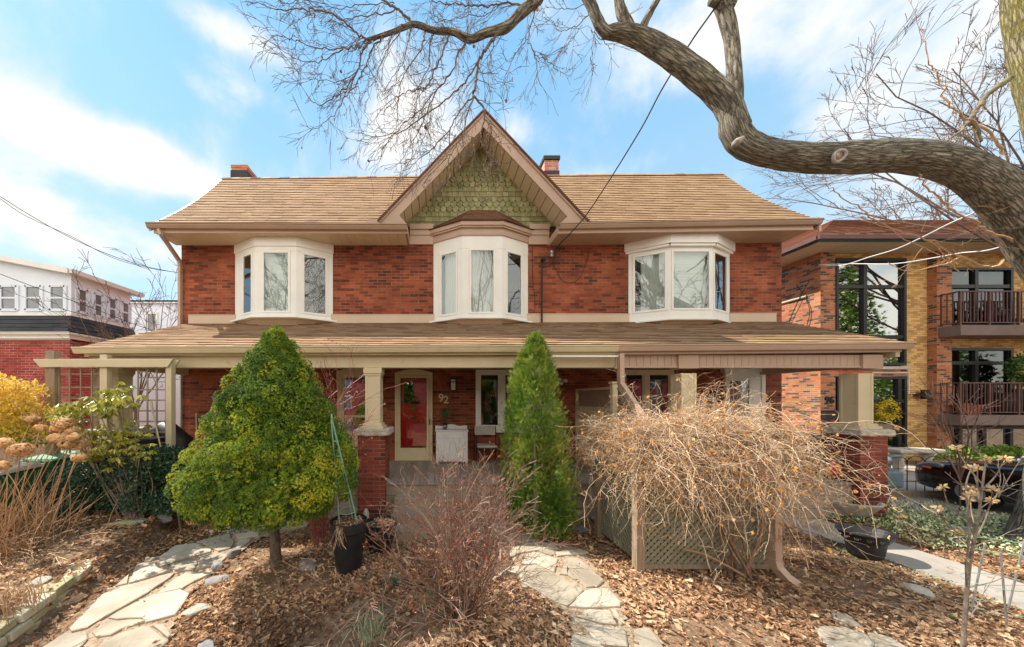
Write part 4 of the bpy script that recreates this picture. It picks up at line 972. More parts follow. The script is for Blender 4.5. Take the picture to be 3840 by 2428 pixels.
rk(2172, 1985, (.16, .11, .08), 'blue grey boulder on the leaves right of the arborvitae', 6); rk(2085, 1992, (.09, .07, .07), 'small grey rock beside the foot of the arborvitae', 7); rk(2215, 1935, (.34, .10, .05), 'long low grey slab between arborvitae and trellis', 8)
rk(455, 2030, (.27, .10, .06), 'long greenish edging rock beyond the low stone wall', 9, 'wallstone'); rk(520, 2020, (.16, .07, .05), 'narrow edging rock next to the dried flower head', 10); rk(615, 1998, (.16, .10, .09), 'brown grey boulder under the dark hedge', 11)
rk(1375, 1950, (.07, .14, .20), 'upright pale stone slab behind the tall black pot', 12, 'stone'); rk(1150, 2135, (.2, .14, .03), 'flat slab under the tall black pot', 13)
rk(3440, 2215, (.15, .07, .07), 'tan angular rock at the edge of the concrete walkway', 14, 'stone'); rk(150, 2250, (.10, .08, .06), 'pale loose stone on the leaves above the low wall', 15, 'stone')
# ================================================================ neighbouring buildings
# right: low apartment building of variegated and yellow brick
D0 = 11.2
apt = thing('apartment_building', 'low apartment building of mixed red and yellow brick with brown balconies', 'building', (16, D0, 0))
ax0 = X(3077, D0)
b = MB(); b.box(ax0, X(3133, D0), D0, 26, 0, 7.53); b.build('wall', MT['brick_var'], apt)
b = MB(); b.box(X(3133, D0)+.001, 34, D0+.10, 26, 0, 7.53); b.build('wall', MT['brick_yel'], apt)
b = MB(); b.box(X(3493, D0), X(3549, D0), D0-.12, D0+.099, 0, 7.53); b.build('brick_pilaster', MT['brick_var'], apt)
b = MB(); b.box(X(3133, D0)+.002, X(3410, D0), D0+.04, D0+.099, Z(1413, D0), Z(1385, D0)); b.build('soldier_band', MT['brick_var'], apt)
b = MB(); b.box(X(3134, D0), X(3412, D0), D0-.04, D0+.098, Z(1386, D0), Z(1375, D0)); b.build('window_sill', MT['stone'], apt)
# roof: low hip
ex0, ez, ey = X(3071, 10.4), Z(902, 10.4), 10.4
b = MB(); b.box(ex0+.03, 36, ey+.05, 27, ez-.03, ez+.0); b.build('soffit', MT['soffit'], apt)
b = MB(); b.box(ex0-.0, 36, ey-.0, ey+.04, ez-.04, ez+.02); b.box(ex0-.0, ex0+.04, ey+.04, 27, ez-.04, ez+.02); b.build('fascia', mat('dark_green_fascia', (.02, .045, .03), rough=.5), apt)
b = MB(); b.box(ex0-.06, 36, ey-.08, ey-.001, ez+.02, ez+.16); b.box(ex0-.10, ex0-.001, ey-.0, 27, ez+.02, ez+.16); b.build('gutter', MT['balc'], apt)
rzt = Z(826, 13.9)
shingles('roof', (ex0-.02, ey-.05, ez+.14), (36, ey-.05, ez+.14), (36, 13.9, rzt), (X(3125, 13.9), 13.9, rzt), .15, MT['shingle_r'], apt)
shingles('roof', (ex0-.03, 27, ez+.14), (ex0-.03, ey-.04, ez+.14), (X(3125, 13.9), 13.9, rzt), (X(3125, 13.9), 22, rzt), .15, MT['shingle_r'], apt)
def awin(px0, px1, py0, py1, vs, hs, D=D0, name='window', gl='glass_b'):
    x0, x1, z0, z1 = X(px0, D), X(px1, D), Z(py1, D), Z(py0, D); b = MB(); frame_rect(b, x0, x1, z0, z1, .09, D-.03, D+.097)
    xs = [x0+.09]+[X(v, D) for v in vs]+[x1-.09]; zs = [z1-.09]+[Z(h, D) for h in hs]+[z0+.09]
    for v in xs[1:-1]: b.box(v-.06, v+.06, D-.02, D+.09, z0+.09, z1-.09)
    for h in zs[1:-1]: b.box(x0+.09, x1-.09, D-.015, D+.085, h-.06, h+.06)
    o = b.build(name, MT['black'], apt)
    for i in range(len(xs)-1):
        for j in range(len(zs)-1):
            g = MB(); g.poly([(xs[i], D+.05, zs[j+1]), (xs[i+1], D+.05, zs[j+1]), (xs[i+1], D+.05, zs[j]), (xs[i], D+.05, zs[j])]); g.build('pane', MT[gl], o)
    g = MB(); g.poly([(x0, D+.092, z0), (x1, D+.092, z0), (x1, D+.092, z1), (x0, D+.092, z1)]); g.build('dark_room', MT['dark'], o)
    return o, (x0, x1, z0, z1)
awin(3133, 3396, 970, 1371, (3243,), (1076, 1264)); o, q = awin(3136, 3398, 1413, 1684, (3262, 3372), (1505, 1620))
b = MB(); b.box(X(3142, D0), X(3250, D0), D0+.0, D0+.04, Z(1682, D0), Z(1470, D0)); b.build('dark_door', MT['black'], o, bevel=.01)
b = MB(); b.prism([(X(3270, D0), D0+.07, Z(1497, D0)), (X(3315, D0), D0+.07, Z(1497, D0)), (X(3270, D0), D0+.07, Z(1455, D0))], (0, .005, 0)); b.build('pale_blind', MT['blind'], o)
for py0, py1 in ((1005, 1225), (1306, 1560)): awin(3551, 3796, py0, py1, (3660,), (1075 if py0 < 1200 else 1362,), gl='glass_bal')
o, q = awin(3560, 3900, 1600, 1700, (3600, 3690, 3790), ()); 
b = MB(); b.box(X(3605, D0), X(3785, D0), D0+.07, D0+.08, Z(1698, D0), Z(1604, D0)); b.build('curtain', MT['curtain'], o)
for pyt, pyb, rt, lab in ((1219, 1258, 1089, 'upper'), (1558, 1596, 1434, 'lower')):
    D = 10.6; bal = thing('balcony', '%s balcony slab' % lab, None, (15, 10, Z(pyt, D))); del bal['label']; set_parent(bal, apt); bal.location = Vector((15, 10, Z(pyt, D)))-apt.location
    x0 = X(3521, D0-.12) if False else 15.9; x0 = X(3603, D); zt = Z(pyt, D); zb = Z(pyb, D)
    b = MB(); b.prism([(x0, D, zb), (28, D, zb), (28, D0+.09, zb), (x0, D0+.09, zb)], (0, 0, zt-zb)); b.build('slab', MT['slab'], bal, bevel=.01)
    zr = Z(rt, D); b = MB(); xa = x0+.06
    b.box(xa, 28, D+.05, D+.09, zr-.04, zr); b.box(xa, 28, D+.055, D+.085, zt+.08, zt+.11); b.box(xa, xa+.04, D+.09, D0, zr-.04, zr); b.box(xa+.005, xa+.035, D+.09, D0, zt+.08, zt+.11)
    k = 0; x = xa
    while x < 24:
        wd = .05 if k % 8 == 0 else .022
        b.box(x, x+wd, D+.07-wd/2, D+.07+wd/2, zt if k % 8 == 0 else zt+.1, zr-.02); x += .125; k += 1
    y = D+.2
    while y < D0-.05: b.box(xa+.01, xa+.032, y, y+.022, zt+.1, zr-.02); y += .125
    b.build('railing', MT['balc'], bal)
# conduit, sconce, numbers, letter box
b = MB(); D = D0+.03
b.tube([P(3270, 1399, D), P(3409, 1399, D), P(3409, 1477, D), P(3440, 1477, D)], .018, 4); b.build('white_conduit', MT['white'], apt)
b = MB(); s = P(3462, 1480, D0-.02); b.lathe([(.10, -.17), (.10, .17)], (s.x, s.y-.05, s.z), 16); b.box(s.x-.2, s.x-.05, s.y, s.y+.1, s.z-.05, s.z+.05); b.build('wall_sconce', MT['black'], apt)
text('house_number', '96', (X(3112, D0)-.03, D0-.02, Z(1502, D0)), .34, MT['black'], apt, ext=.015)
b = MB(); s = P(3118, 1555, D0-.1); b.box(s.x-.25, s.x+.22, D0-.14, D0-.002, s.z-.16, s.z+.12); b.box(s.x-.27, s.x+.24, D0-.17, D0-.002, s.z+.12, s.z+.14); b.build('letter_box', MT['blackplastic'], apt, bevel=.01)
# side conduit and loops of wire on the sunny flank
b = MB(); b.tube([(ax0-.03, 11.6, Z(1112, 11.6)), (ax0-.03, 17, Z(1112, 11.6)-.02)], .04, 6); b.build('flank_conduit', MT['soffit'], apt)
b = MB(); b.tube(curve([(ax0-.04, 11.5, 6.6), (ax0-.08, 11.8, 6.0), (ax0-.05, 12.2, 5.0), (ax0-.06, 11.9, 4.6), (ax0-.05, 11.6, 4.9), (ax0-.05, 11.5, 5.6), (ax0-.05, 11.9, 6.6)]), .014, 4); b.build('wire_loop', MT['wire'], apt)
# wreath
wr = MB(); wp = P(3332, 1540, D0-.06)
for i in range(900):
    a = random.uniform(0, 6.283); rr_ = random.gauss(.30, .07); c = wp+Vector((rr_*math.cos(a), random.gauss(0, .035), rr_*math.sin(a))); u = Vector((random.gauss(0, 1), random.gauss(0, 1), random.gauss(0, 1))).normalized()*.022; v = u.orthogonal().normalized()*.018
    wr.poly([c-u, c+v, c+u, c-v])
tag(wr.build('wreath', MT['yellow'], uv=False), 'round yellow flower wreath hanging on the dark glazed entrance', 'wreath')
# things on balconies
for loc, lab, r in ((P(3610, 1535, 10.85), 'terracotta pot at the left end of the lower balcony', .16), (P(3645, 1540, 10.9), 'orange planter behind the lower balcony railing', .22)):
    b = MB(); b.lathe([(r*.7, -.15), (r, .16), (r*1.08, .16), (r*1.08, .2), (r*.9, .2), (r*.85, .12)], loc, 16); tag(b.build('flower_pot', MT['terracotta'], smooth=False), lab, 'pot')
b = MB(); p = P(3795, 1520, 10.95)
b.tube([p+Vector((-.3, 0, -.35)), p+Vector((-.1, 0, .3)), p+Vector((.15, 0, .35)), p+Vector((.3, 0, -.35))], [.18, .26, .26, .18], 10, cap=True); tag(b.build('covered_grill', MT['blackplastic'], smooth=True), 'dark covered grill behind the lower balcony railing', 'grill')
b = MB(); p = P(3650, 1185, 10.9)
b.tube([p+Vector((.3*math.cos(a), 0, .3*math.sin(a))) for a in [i*.5236 for i in range(13)]], .02, 5); b.tube([p+Vector((1+.3*math.cos(a), 0, .3*math.sin(a))) for a in [i*.5236 for i in range(13)]], .02, 5)
b.tube([p, p+Vector((.35, 0, .4)), p+Vector((.8, 0, .38)), p+Vector((1, 0, 0))], .018, 5); b.tube([p+Vector((.35, 0, .4)), p+Vector((.45, 0, 0)), p+Vector((.8, 0, .38))], .018, 5); b.tube([p+Vector((.25, 0, .5)), p+Vector((.42, 0, .55))], .02, 5)
tag(b.build('bicycle', MT['black'], smooth=True), 'dark bicycle stored behind the upper balcony railing', 'bicycle')
b = MB(); p = P(3810, 1195, 10.8); b.box(p.x-.4, p.x+.5, p.y-.1, p.y+.4, p.z-.12, p.z-.02); b.box(p.x-.4, p.x+.5, p.y+.32, p.y+.42, p.z-.02, p.z+.42); b.box(p.x-.42, p.x-.34, p.y-.1, p.y+.4, p.z-.25, p.z+.15)
tag(b.build('balcony_chair', MT['blackplastic'], bevel=.03), 'dark padded chair on the upper balcony', 'chair')

# left: white-clad upper storey over red brick
nx1 = X(262, 9.0); ny = 9.0
nb = thing('white_topped_house', 'red brick house with white windowed upper floor and dark shingle skirt', 'house', (nx1-3, 11, 0))
b = MB(); b.box(-22, nx1, ny, 10.85, 0, Z(1276, ny)); b.build('wall', MT['brick_nb'], nb)
b = MB(); b.prism([(-22, ny-.03, Z(1277, ny)), (-22, ny-.20, Z(1249, ny)), (nx1+.20, ny-.20, Z(1249, ny)), (nx1+.03, ny-.03, Z(1277, ny))], (0, .03, 0)); b.box(-22, nx1+.10, ny-.10, 10.95, Z(1272, ny), Z(1250, ny)); b.box(-22, nx1+.17, ny-.17, 10.98, Z(1257, ny), Z(1250, ny)+.001); b.build('cornice', MT['white'], nb)
zc0, zc1 = Z(1248, ny), Z(1184, ny)
shingles('mansard', (-22, ny-.17, zc0), (nx1+.16, ny-.17, zc0), (nx1+.02, ny+.03, zc1), (-22, ny+.03, zc1), .13, MT['shingle_s'], nb, tab=(.2, .34))
shingles('mansard', (nx1+.17, ny-.17, zc0), (nx1+.17, 10.95, zc0), (nx1+.02, 10.85, zc1), (nx1+.02, ny+.02, zc1), .13, MT['shingle_s'], nb, tab=(.2, .34))
b = MB(); zt = Z(1030, ny); b.box(-22, nx1-.02, ny+.05, 10.8, zc1, zt); b.build('upper_storey', MT['cladwhite'], nb)
b = MB(); b.prism([(nx1-.02, ny+.051, zt), (nx1-5.2, ny+.051, zt+1.0), (nx1-12, ny+.051, zt)], (0, 1.7, 0)); b.build('gable_end', MT['cladwhite'], nb)
b = MB()
b.prism([(nx1+.10, ny-.15, zt-.02), (nx1+.10, ny-.15, zt+.13), (nx1-5.2, ny-.15, zt+1.15), (nx1-5.2, ny-.15, zt+1.0)], (0, 2.2, 0)); b.prism([(nx1-5.2, ny-.15, zt+1.0), (nx1-5.2, ny-.15, zt+1.15), (nx1-12.4, ny-.15, zt-.05), (nx1-12.4, ny-.15, zt-.2)], (0, 2.2, 0)); b.build('roof_edge', MT['white'], nb)
b = MB(); b.prism([(nx1+.10, ny-.12, zt+.12), (nx1+.22, ny-.12, zt+.12), (nx1+.20, ny-.12, zt), (nx1+.12, ny-.12, zt)], (0, 2.2, 0)); b.build('gutter', MT['white'], nb)
b = MB(); b.box(-22, nx1+.03, ny+.0, 10.9, zc1, zc1+.06); b.build('sill_band', MT['white'], nb)
def nwin(o, u, n, a0, a1, z0, z1, curtain=True):
    f = MB(); w_ = .045
    for q in ((a0-.05, a0+w_), (a1-w_, a1+.05)): f.obox(o, u, n, q[0], q[1], 0.002, .035, z0, z1)
    f.obox(o, u, n, a0, a1, .002, .035, z1-w_, z1+.03); f.obox(o, u, n, a0, a1, .002, .035, z0-.03, z0+w_); f.obox(o, u, n, a0, a1, .002, .03, (z0+z1)/2-.025, (z0+z1)/2+.025)
    fr = f.build('window', MT['cladwhite'], nb)
    g = MB(); g.obox(o, u, n, a0+w_, a1-w_, .003, .010, z0+w_, z1-w_); g.build('pane', MT['glass_nb'], fr)
def solidglass(name, c, r=.03, sp=1.0):
    m = mat(name, c, tuple(x*1.6+.02 for x in c), sc=1.1, rough=r, spec=sp); return m
MT['glass_nb'] = solidglass('reflective_window_glass', (.10, .12, .14))
O_, U_, N_ = (nx1-.02, ny+.05), (-1, 0), (0, -1)
zw0, zw1 = Z(1163, ny), Z(1070, ny)
for pa, pb in ((181, 239), (88, 150), (-5, 58), (-100, -37)): nwin(O_, U_, N_, (nx1-.02)-X(pb, ny), (nx1-.02)-X(pa, ny), zw0, zw1)
for k in range(4): nwin((nx1-.02, ny+.05), (0, 1), (1, 0), .14+k*.43, .14+k*.43+.27, zw0, zw1)
b = MB(); nwx = [(0, 1)]; nwin((nx1, ny), (0, 1), (1, 0), .75, 1.15, Z(1445, 9.8), Z(1380, 9.8))
# second white house far behind
fb = thing('white_house', 'small white sided house with dark flat roof far behind the left gap', 'house', (-15, 16, 0)); D = 15.5
b = MB(); b.box(X(470, D), X(760, D), D, 20, 0, Z(1140, D)); b.build('wall', MT['cladwhite'], fb)
b = MB(); b.box(X(462, D), X(770, D), D-.15, 20, Z(1140, D), Z(1130, D)); b.build('cornice', MT['white'], fb)
b = MB(); b.prism([(X(462, D), D-.15, Z(1130, D)), (X(770, D), D-.15, Z(1130, D)), (X(700, D), D+1.6, Z(1090, D)), (X(500, D), D+1.6, Z(1100, D))], (0, 0, -.08)); b.build('roof', MT['shingle_s'], fb)
b = MB(); frame_rect(b, X(550, D), X(594, D), Z(1250, D), Z(1172, D), .10, D-.05, D-.001); o = b.build('window', MT['white'], fb); b = MB(); b.box(X(556, D), X(588, D), D-.02, D-.002, Z(1245, D), Z(1178, D)); b.build('pane', MT['glass_nb'], o)

# ---------------------------------------------------------------- across the street: seen in the window reflections
rh = thing('brick_terrace', 'long red brick terrace across the street, mirrored in the porch windows', 'building', (0, -20, 0))
b = MB(); b.box(-30, 34, -28, -19, 0, 5.2); b.build('wall', MT['brick_nb'], rh)
b = MB(); b.prism([(-30.5, -18.6, 5.2), (-30.5, -28.5, 5.2), (-30.5, -23.5, 7.6)], (65, 0, 0)); b.build('roof', MT['shingle_d'], rh)
for i in range(18):
    for z in (1.0, 3.3):
        b = MB(); b.box(-28+i*3.4, -26.6+i*3.4, -19.05, -18.96, z, z+1.5); o = b.build('window', MT['white'], rh); b = MB(); b.box(-27.9+i*3.4, -26.7+i*3.4, -18.96, -18.94, z+.1, z+1.4); b.build('pane', MT['glass_nb'], o)
# ================================================================ plants
rg = RNG
def vnoise(p, s=1.0, ph=0.0):
    p = np.asarray(p)*s
    return .5+.17*(np.sin(p[:, 0]*1.7+1.3*np.sin(p[:, 1]*1.1+ph)+ph)+np.sin(p[:, 1]*1.9+1.7*np.sin(p[:, 2]*1.3)+2*ph)+np.sin(p[:, 2]*2.1+1.1*np.sin(p[:, 0]*1.5)+3*ph))
def needle_tuft(k=9, L=1.0, w=.07, spread=1.1):
    v, f = [], []; r = random.Random(3)
    for i in range(k):
        a = 6.283*i/k+r.uniform(-.2, .2); t = r.uniform(.15, spread); d = Vector((math.cos(a)*math.sin(t), math.sin(a)*math.sin(t), math.cos(t)))*L*r.uniform(.75, 1.1); s = Vector((-math.sin(a), math.cos(a), 0))*w
        n = len(v); v += [tuple(-s), tuple(s), tuple(d)]; f.append((n, n+1, n+2))
    return v, f
def spray(k=9, L=1.0):   # flat fern-like thuja spray in local x-z plane
    v, f = [], []
    for i in range(k):
        t = i/(k-1); z = t*L*.8; s = -1 if i % 2 else 1; l = (.50-.34*t)*L; d = Vector((s*l, 0, l*.75)); n = len(v)
        w = .07*L; v += [(0, 0, z), (0, 0, z+w*1.4), (d.x, .05*s, z+d.z), ]; f.append((n, n+1, n+2))
    n = len(v); v += [(-.03*L, 0, 0), (.03*L, 0, 0), (0, .03, L*1.05)]; f.append((n, n+1, n+2)); return v, f

# ---- clipped dwarf spruce standard
sp = thing('spruce_tree', 'bushy cone shaped dwarf spruce on a short bare trunk', 'tree', (-2.1, 4.1, 0)); cx0, cy0 = X(1030, 4.1), 4.1
pxm = 4.1/F
prof = [(1228, 10), (1262, 34), (1300, 64), (1350, 98), (1400, 132), (1460, 162), (1500, 186), (1560, 212), (1620, 244), (1680, 270), (1740, 296), (1790, 304), (1830, 292), (1865, 255), (1890, 205), (1915, 140), (1935, 60)]
pz = np.array([Z(y, 4.1) for y, r in prof])[::-1]; prr = np.array([r*pxm for y, r in prof])[::-1]
nl = 600; zl = pz[0]+.06+(pz[-1]-pz[0]-.09)*rg.random(nl)**1.15; al = rg.uniform(0, 2*np.pi, nl); rl = np.interp(zl, pz, prr)*1.0
lump_r = np.clip(rg.normal(.098, .024, nl), .055, .15)*np.clip(rl/.6, .55, 1.1); rad = np.maximum(rl-lump_r*.9+rg.normal(0, .032, nl), 0)
lc = np.stack([cx0+.02+rad*np.cos(al), cy0+rad*np.sin(al)*.95, zl], 1)
lc = np.vstack([lc, [[X(1010, 4.1), 4.02, Z(1258, 4.1)], [X(1056, 4.1), 4.05, Z(1250, 4.1)], [X(1065, 4.1), 4.03, Z(1285, 4.1)], [X(1000, 4.1), 4.03, Z(1298, 4.1)], [X(1320, 4.1), 4.0, Z(1770, 4.1)], [X(1290, 4.1), 3.95, Z(1640, 4.1)], [X(730, 4.1), 4.0, Z(1770, 4.1)], [X(1035, 4.1), 3.98, Z(1320, 4.1)]]])
lump_r = np.concatenate([lump_r, [.055, .06, .07, .07, .10, .09, .08, .10]]); ltone = np.clip(rg.normal(.38, .18, len(lc)), 0, 1)
NT = 52000; w_ = lump_r**2; idx = rg.choice(len(lc), NT, p=w_/w_.sum()); d = rg.normal(0, 1, (NT, 3)); d /= np.linalg.norm(d, axis=1)[:, None]
axc = np.stack([lc[idx][:, 0]-cx0, lc[idx][:, 1]-cy0, np.full(NT, .10)], 1); axc /= np.linalg.norm(axc, axis=1)[:, None]
flip = (d*axc).sum(1) < -.35; d[flip] *= -1
bumpy = .93+.16*(vnoise(lc[idx]+d*lump_r[idx][:, None], 24)-.5)*2*.5
pos = lc[idx]+d*lump_r[idx][:, None]*(bumpy*rg.uniform(.93, 1.04, NT))[:, None]
axo = np.stack([pos[:, 0]-cx0, pos[:, 1]-cy0, np.zeros(NT)], 1); ax_l = np.linalg.norm(axo, axis=1)[:, None]
nrm = d+.35*axo/np.maximum(ax_l, .05)+np.array([0, 0, .30])
tv, tf = needle_tuft(8, 1, .12)
tone = np.clip(ltone[idx]+.2*(vnoise(pos, 2.3)-.5)*2+rg.normal(0, .14, len(pos)), 0, 1)
NI = 16000; zi = pz[0]+.12+(pz[-1]-pz[0]-.2)*rg.random(NI)**1.2; ai = rg.uniform(0, 2*np.pi, NI); ri = np.interp(zi, pz, prr)*rg.uniform(.60, .80, NI); pi_ = np.stack([cx0+.02+ri*np.cos(ai), cy0+ri*np.sin(ai), zi], 1)
pos = np.vstack([pos, pi_]); nrm = np.vstack([nrm, np.stack([np.cos(ai), np.sin(ai), rg.normal(.2, .4, NI)], 1)]); tone = np.concatenate([tone, np.clip(rg.normal(.35, .18, NI), 0, 1)])
scatter('crown', tv, tf, pos, nrm, np.concatenate([rg.uniform(.018, .031, len(pos)-NI), rg.uniform(.04, .07, NI)]), tone, MT['spruce'], sp)
b = MB(); b.tube(curve([(cx0+.03, cy0, .0), (cx0+.02, cy0, .12), (cx0, cy0, .5), (cx0, cy0, 1.2), (cx0, cy0, 2.7)], 5), [.15]*1+[.12, .10, .092, .088, .072, .07, .068, .066, .064, .06, .056, .05, .045, .04, .03, .025, .02, .018, .015, .01][:20], 12)
for i in range(120):
    z = random.uniform(.8, 2.9); a = random.uniform(0, 6.28); r = float(np.interp(z+.1, pz, prr))*.9; r *= .5; b.tube([(cx0, cy0, z-.1), (cx0+r*.5*math.cos(a), cy0+r*.5*math.sin(a), z), (cx0+r*math.cos(a), cy0+r*math.sin(a), z+.04)], [.012, .008, .004], 3)
b.build('trunk', MT['trunkd'], sp, smooth=True)

# ---- arborvitae
th = thing('arborvitae', 'tall narrow bright green arborvitae beside the porch steps', 'tree', (1.75, 5.2, 0)); cx1, cy1 = X(2008, 5.2), 5.2; q = 5.2/F
prof = [(1262, 0, 4), (1305, -6, 32), (1380, -8, 58), (1440, -10, 72), (1520, -8, 87), (1600, -6, 96), (1700, 0, 106), (1790, 6, 116), (1860, 12, 122), (1920, 18, 116), (1960, 16, 92), (1985, 14, 60)]
pz1 = np.array([Z(a, 5.2) for a, o, r in prof])[::-1]; pr1 = np.array([r*q for a, o, r in prof])[::-1]; po1 = np.array([o*q for a, o, r in prof])[::-1]
nl = 420; zl = pz1[0]+(pz1[-1]-pz1[0])*rg.random(nl)**1.1; al = rg.uniform(0, 2*np.pi, nl); rl = np.interp(zl, pz1, pr1)*rg.uniform(.72, 1.0, nl)
lc = np.stack([cx1+np.interp(zl, pz1, po1)+rl*np.cos(al), cy1+rl*np.sin(al), zl], 1); lt = np.clip(rg.normal(.5, .15, nl), 0, 1)
NT = 26000; idx = rg.integers(0, nl, NT); off = rg.normal(0, 1, (NT, 3))*np.array([.055, .055, .10]); pos = lc[idx]+off*np.clip(rl[idx]/.35, .35, 1)[:, None]
axo = np.stack([pos[:, 0]-cx1-np.interp(pos[:, 2], pz1, po1), pos[:, 1]-cy1, np.zeros(NT)], 1); L = np.linalg.norm(axo, axis=1)[:, None]
nrm = axo/np.maximum(L, .03)*.65+rg.normal(0, .28, (NT, 3))+np.array([0, 0, .75])
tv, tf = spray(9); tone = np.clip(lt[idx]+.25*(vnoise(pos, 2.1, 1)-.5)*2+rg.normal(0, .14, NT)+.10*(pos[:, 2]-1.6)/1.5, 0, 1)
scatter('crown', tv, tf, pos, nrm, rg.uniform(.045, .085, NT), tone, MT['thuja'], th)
b = MB(); b.tube([(cx1, cy1, 0), (cx1, cy1, .9), (cx1-.04, cy1, 2.2)], [.05, .03, .006], 8); b.build('trunk', MT['trunk2'], th, smooth=True)

# ---- generic branching
def wander(p, d, L, n, wob, grav=0.0, up=0.0):
    p = Vector(p); d = Vector(d).normalized(); out = [p.copy()]
    for i in range(n):
        d = (d+Vector((random.gauss(0, wob), random.gauss(0, wob), random.gauss(0, wob)+up-grav))).normalized(); p = p+d*(L/n); out.append(p.copy())
    return out
def branch(mb, p, d, L, r, depth, wob=.18, grav=0.0, up=.0, kids=4, ang=.7, shrink=.55, rmin=.0022, tips=None, n=None, sides=None, kmin=.25, tone=None):
    n = n or max(3, int(L/.09)); pts = wander(p, d, L, min(n, 12), wob, grav, up); k = len(pts)
    rr = [max(rmin, r*(1-.75*i/(k-1))) for i in range(k)]
    mb.tube(pts, rr, sides or (3 if r < .008 else 5 if r < .03 else 8), random.random() if tone is None else tone)
    if tips is not None and depth == 0: tips.append((pts[-1], (pts[-1]-pts[-2]).normalized()))
    if depth <= 0: return
    for c in range(kids):
        t = random.uniform(kmin, .97); i = min(k-2, int(t*(k-1))); q = pts[i].lerp(pts[i+1], random.random()); dd = (pts[i+1]-pts[i]).normalized()
        s = Vector((random.gauss(0, 1), random.gauss(0, 1), random.gauss(0, 1))); s = (s-dd*s.dot(dd)).normalized(); a = ang*random.uniform(.6, 1.3)
        branch(mb, q, dd*math.cos(a)+s*math.sin(a), L*shrink*random.uniform(.6, 1.2), max(rmin, rr[i]*.6), depth-1, wob, grav, up, max(2, kids-1), ang, shrink, rmin, tips, None, None, .2, tone)

# ---- barberry in front
bs_ = thing('barberry_bush', 'leafless red twigged barberry bush with red berries in the front bed', 'bush', (.28, 3.28, 0)); bb0 = G(1740, 2320, .08); b = MB(); tips = []
for i in range(96):
    a = random.uniform(0, 6.283); t = min(.98, abs(random.gauss(0, .46))); p = bb0+Vector((random.gauss(0, .075), random.gauss(0, .06), 0)); p.z = .05
    d = Vector((math.cos(a)*math.sin(t)*1.25, math.sin(a)*math.sin(t), math.cos(t))); L = random.uniform(.95, 1.62)*(1-.12*t)
    branch(b, p, d, L, random.uniform(.0045, .009), 2, wob=.075, grav=.012, kids=8, ang=.65, shrink=.28, rmin=.0016, tips=tips, n=10, kmin=.38)
b.build('twigs', MT['barberry'], bs_, uv=False)
ov, of = [], []
for z, r in ((-1, 0), (0, .45), (1, 0)):
    pass
ov = [(0, 0, -1), (.5, 0, 0), (0, .5, 0), (-.5, 0, 0), (0, -.5, 0), (0, 0, 1)]; of = [(0, 2, 1), (0, 3, 2), (0, 4, 3), (0, 1, 4), (5, 1, 2), (5, 2, 3), (5, 3, 4), (5, 4, 1)]
random.shuffle(tips); tp = [t for t in tips if t[0].z > .75][:750]
scatter('berries', ov, of, [tuple(t[0]) for t in tp], [(0, 0, -1)]*len(tp), rg.uniform(.006, .010, len(tp)), rg.random(len(tp)), MT['berry'], bs_)['kind'] = 'stuff'
lf = [t for t in tips if t[0].z > .4][750:1500]
scatter('bud_leaves', [(0, 0, 0), (.4, 0, .5), (0, 0, 1), (-.4, 0, .5)], np.array([(0, 1, 2, 3)]), [tuple(t[0]) for t in lf], [tuple(t[1]) for t in lf], rg.uniform(.008, .02, len(lf)), rg.random(len(lf))*.5, MT['vineleaf'], bs_)

# ---- red dogwood behind the spruce
def dogwood(base, nst, Ls, label, name, spread=.35, lean=(0, 0, 0), r=.009, dry=60):
    t_ = thing(name, label, 'bush', base); b = MB(); tips = []
    for i in range(nst):
        a = random.uniform(0, 6.283); t = abs(random.gauss(0, spread)); d = Vector((math.cos(a)*math.sin(t), math.sin(a)*math.sin(t)*.6, math.cos(t)))+Vector(lean)
        branch(b, Vector(base)+Vector((random.gauss(0, .05), random.gauss(0, .05), 0)), d, random.uniform(*Ls), r*random.uniform(.7, 1.1), 2, wob=.08, kids=5, ang=.6, shrink=.36, rmin=.0028, tips=tips, n=10, kmin=.35)
    b.build('twigs', MT['dogwood'], t_, uv=False)
    random.shuffle(tips); lf = tips[:dry]
    scatter('dry_leaves', [(0, 0, 0), (.4, .1, .5), (0, 0, 1), (-.4, .1, .5)], np.array([(0, 1, 2, 3)]), [tuple(t[0]) for t in lf], [(random.gauss(0, .5), random.gauss(0, .5), -1) for t in lf], rg.uniform(.02, .045, len(lf)), rg.random(len(lf))*.6, MT['vineleaf'], t_)
dogwood((-1.85, 4.95, .05), 17, (1.9, 2.8), 'red stemmed dogwood rising between the spruce and the porch column', 'dogwood_bush', spread=.24, lean=(.08, 0, 0), r=.008, dry=110)
dogwood((X(1190, 4.75), 4.75, .03), 16, (.3, .6), 'short cut red dogwood stems beside the path behind the spruce', 'dogwood_stump', spread=.3, r=.007, dry=8)

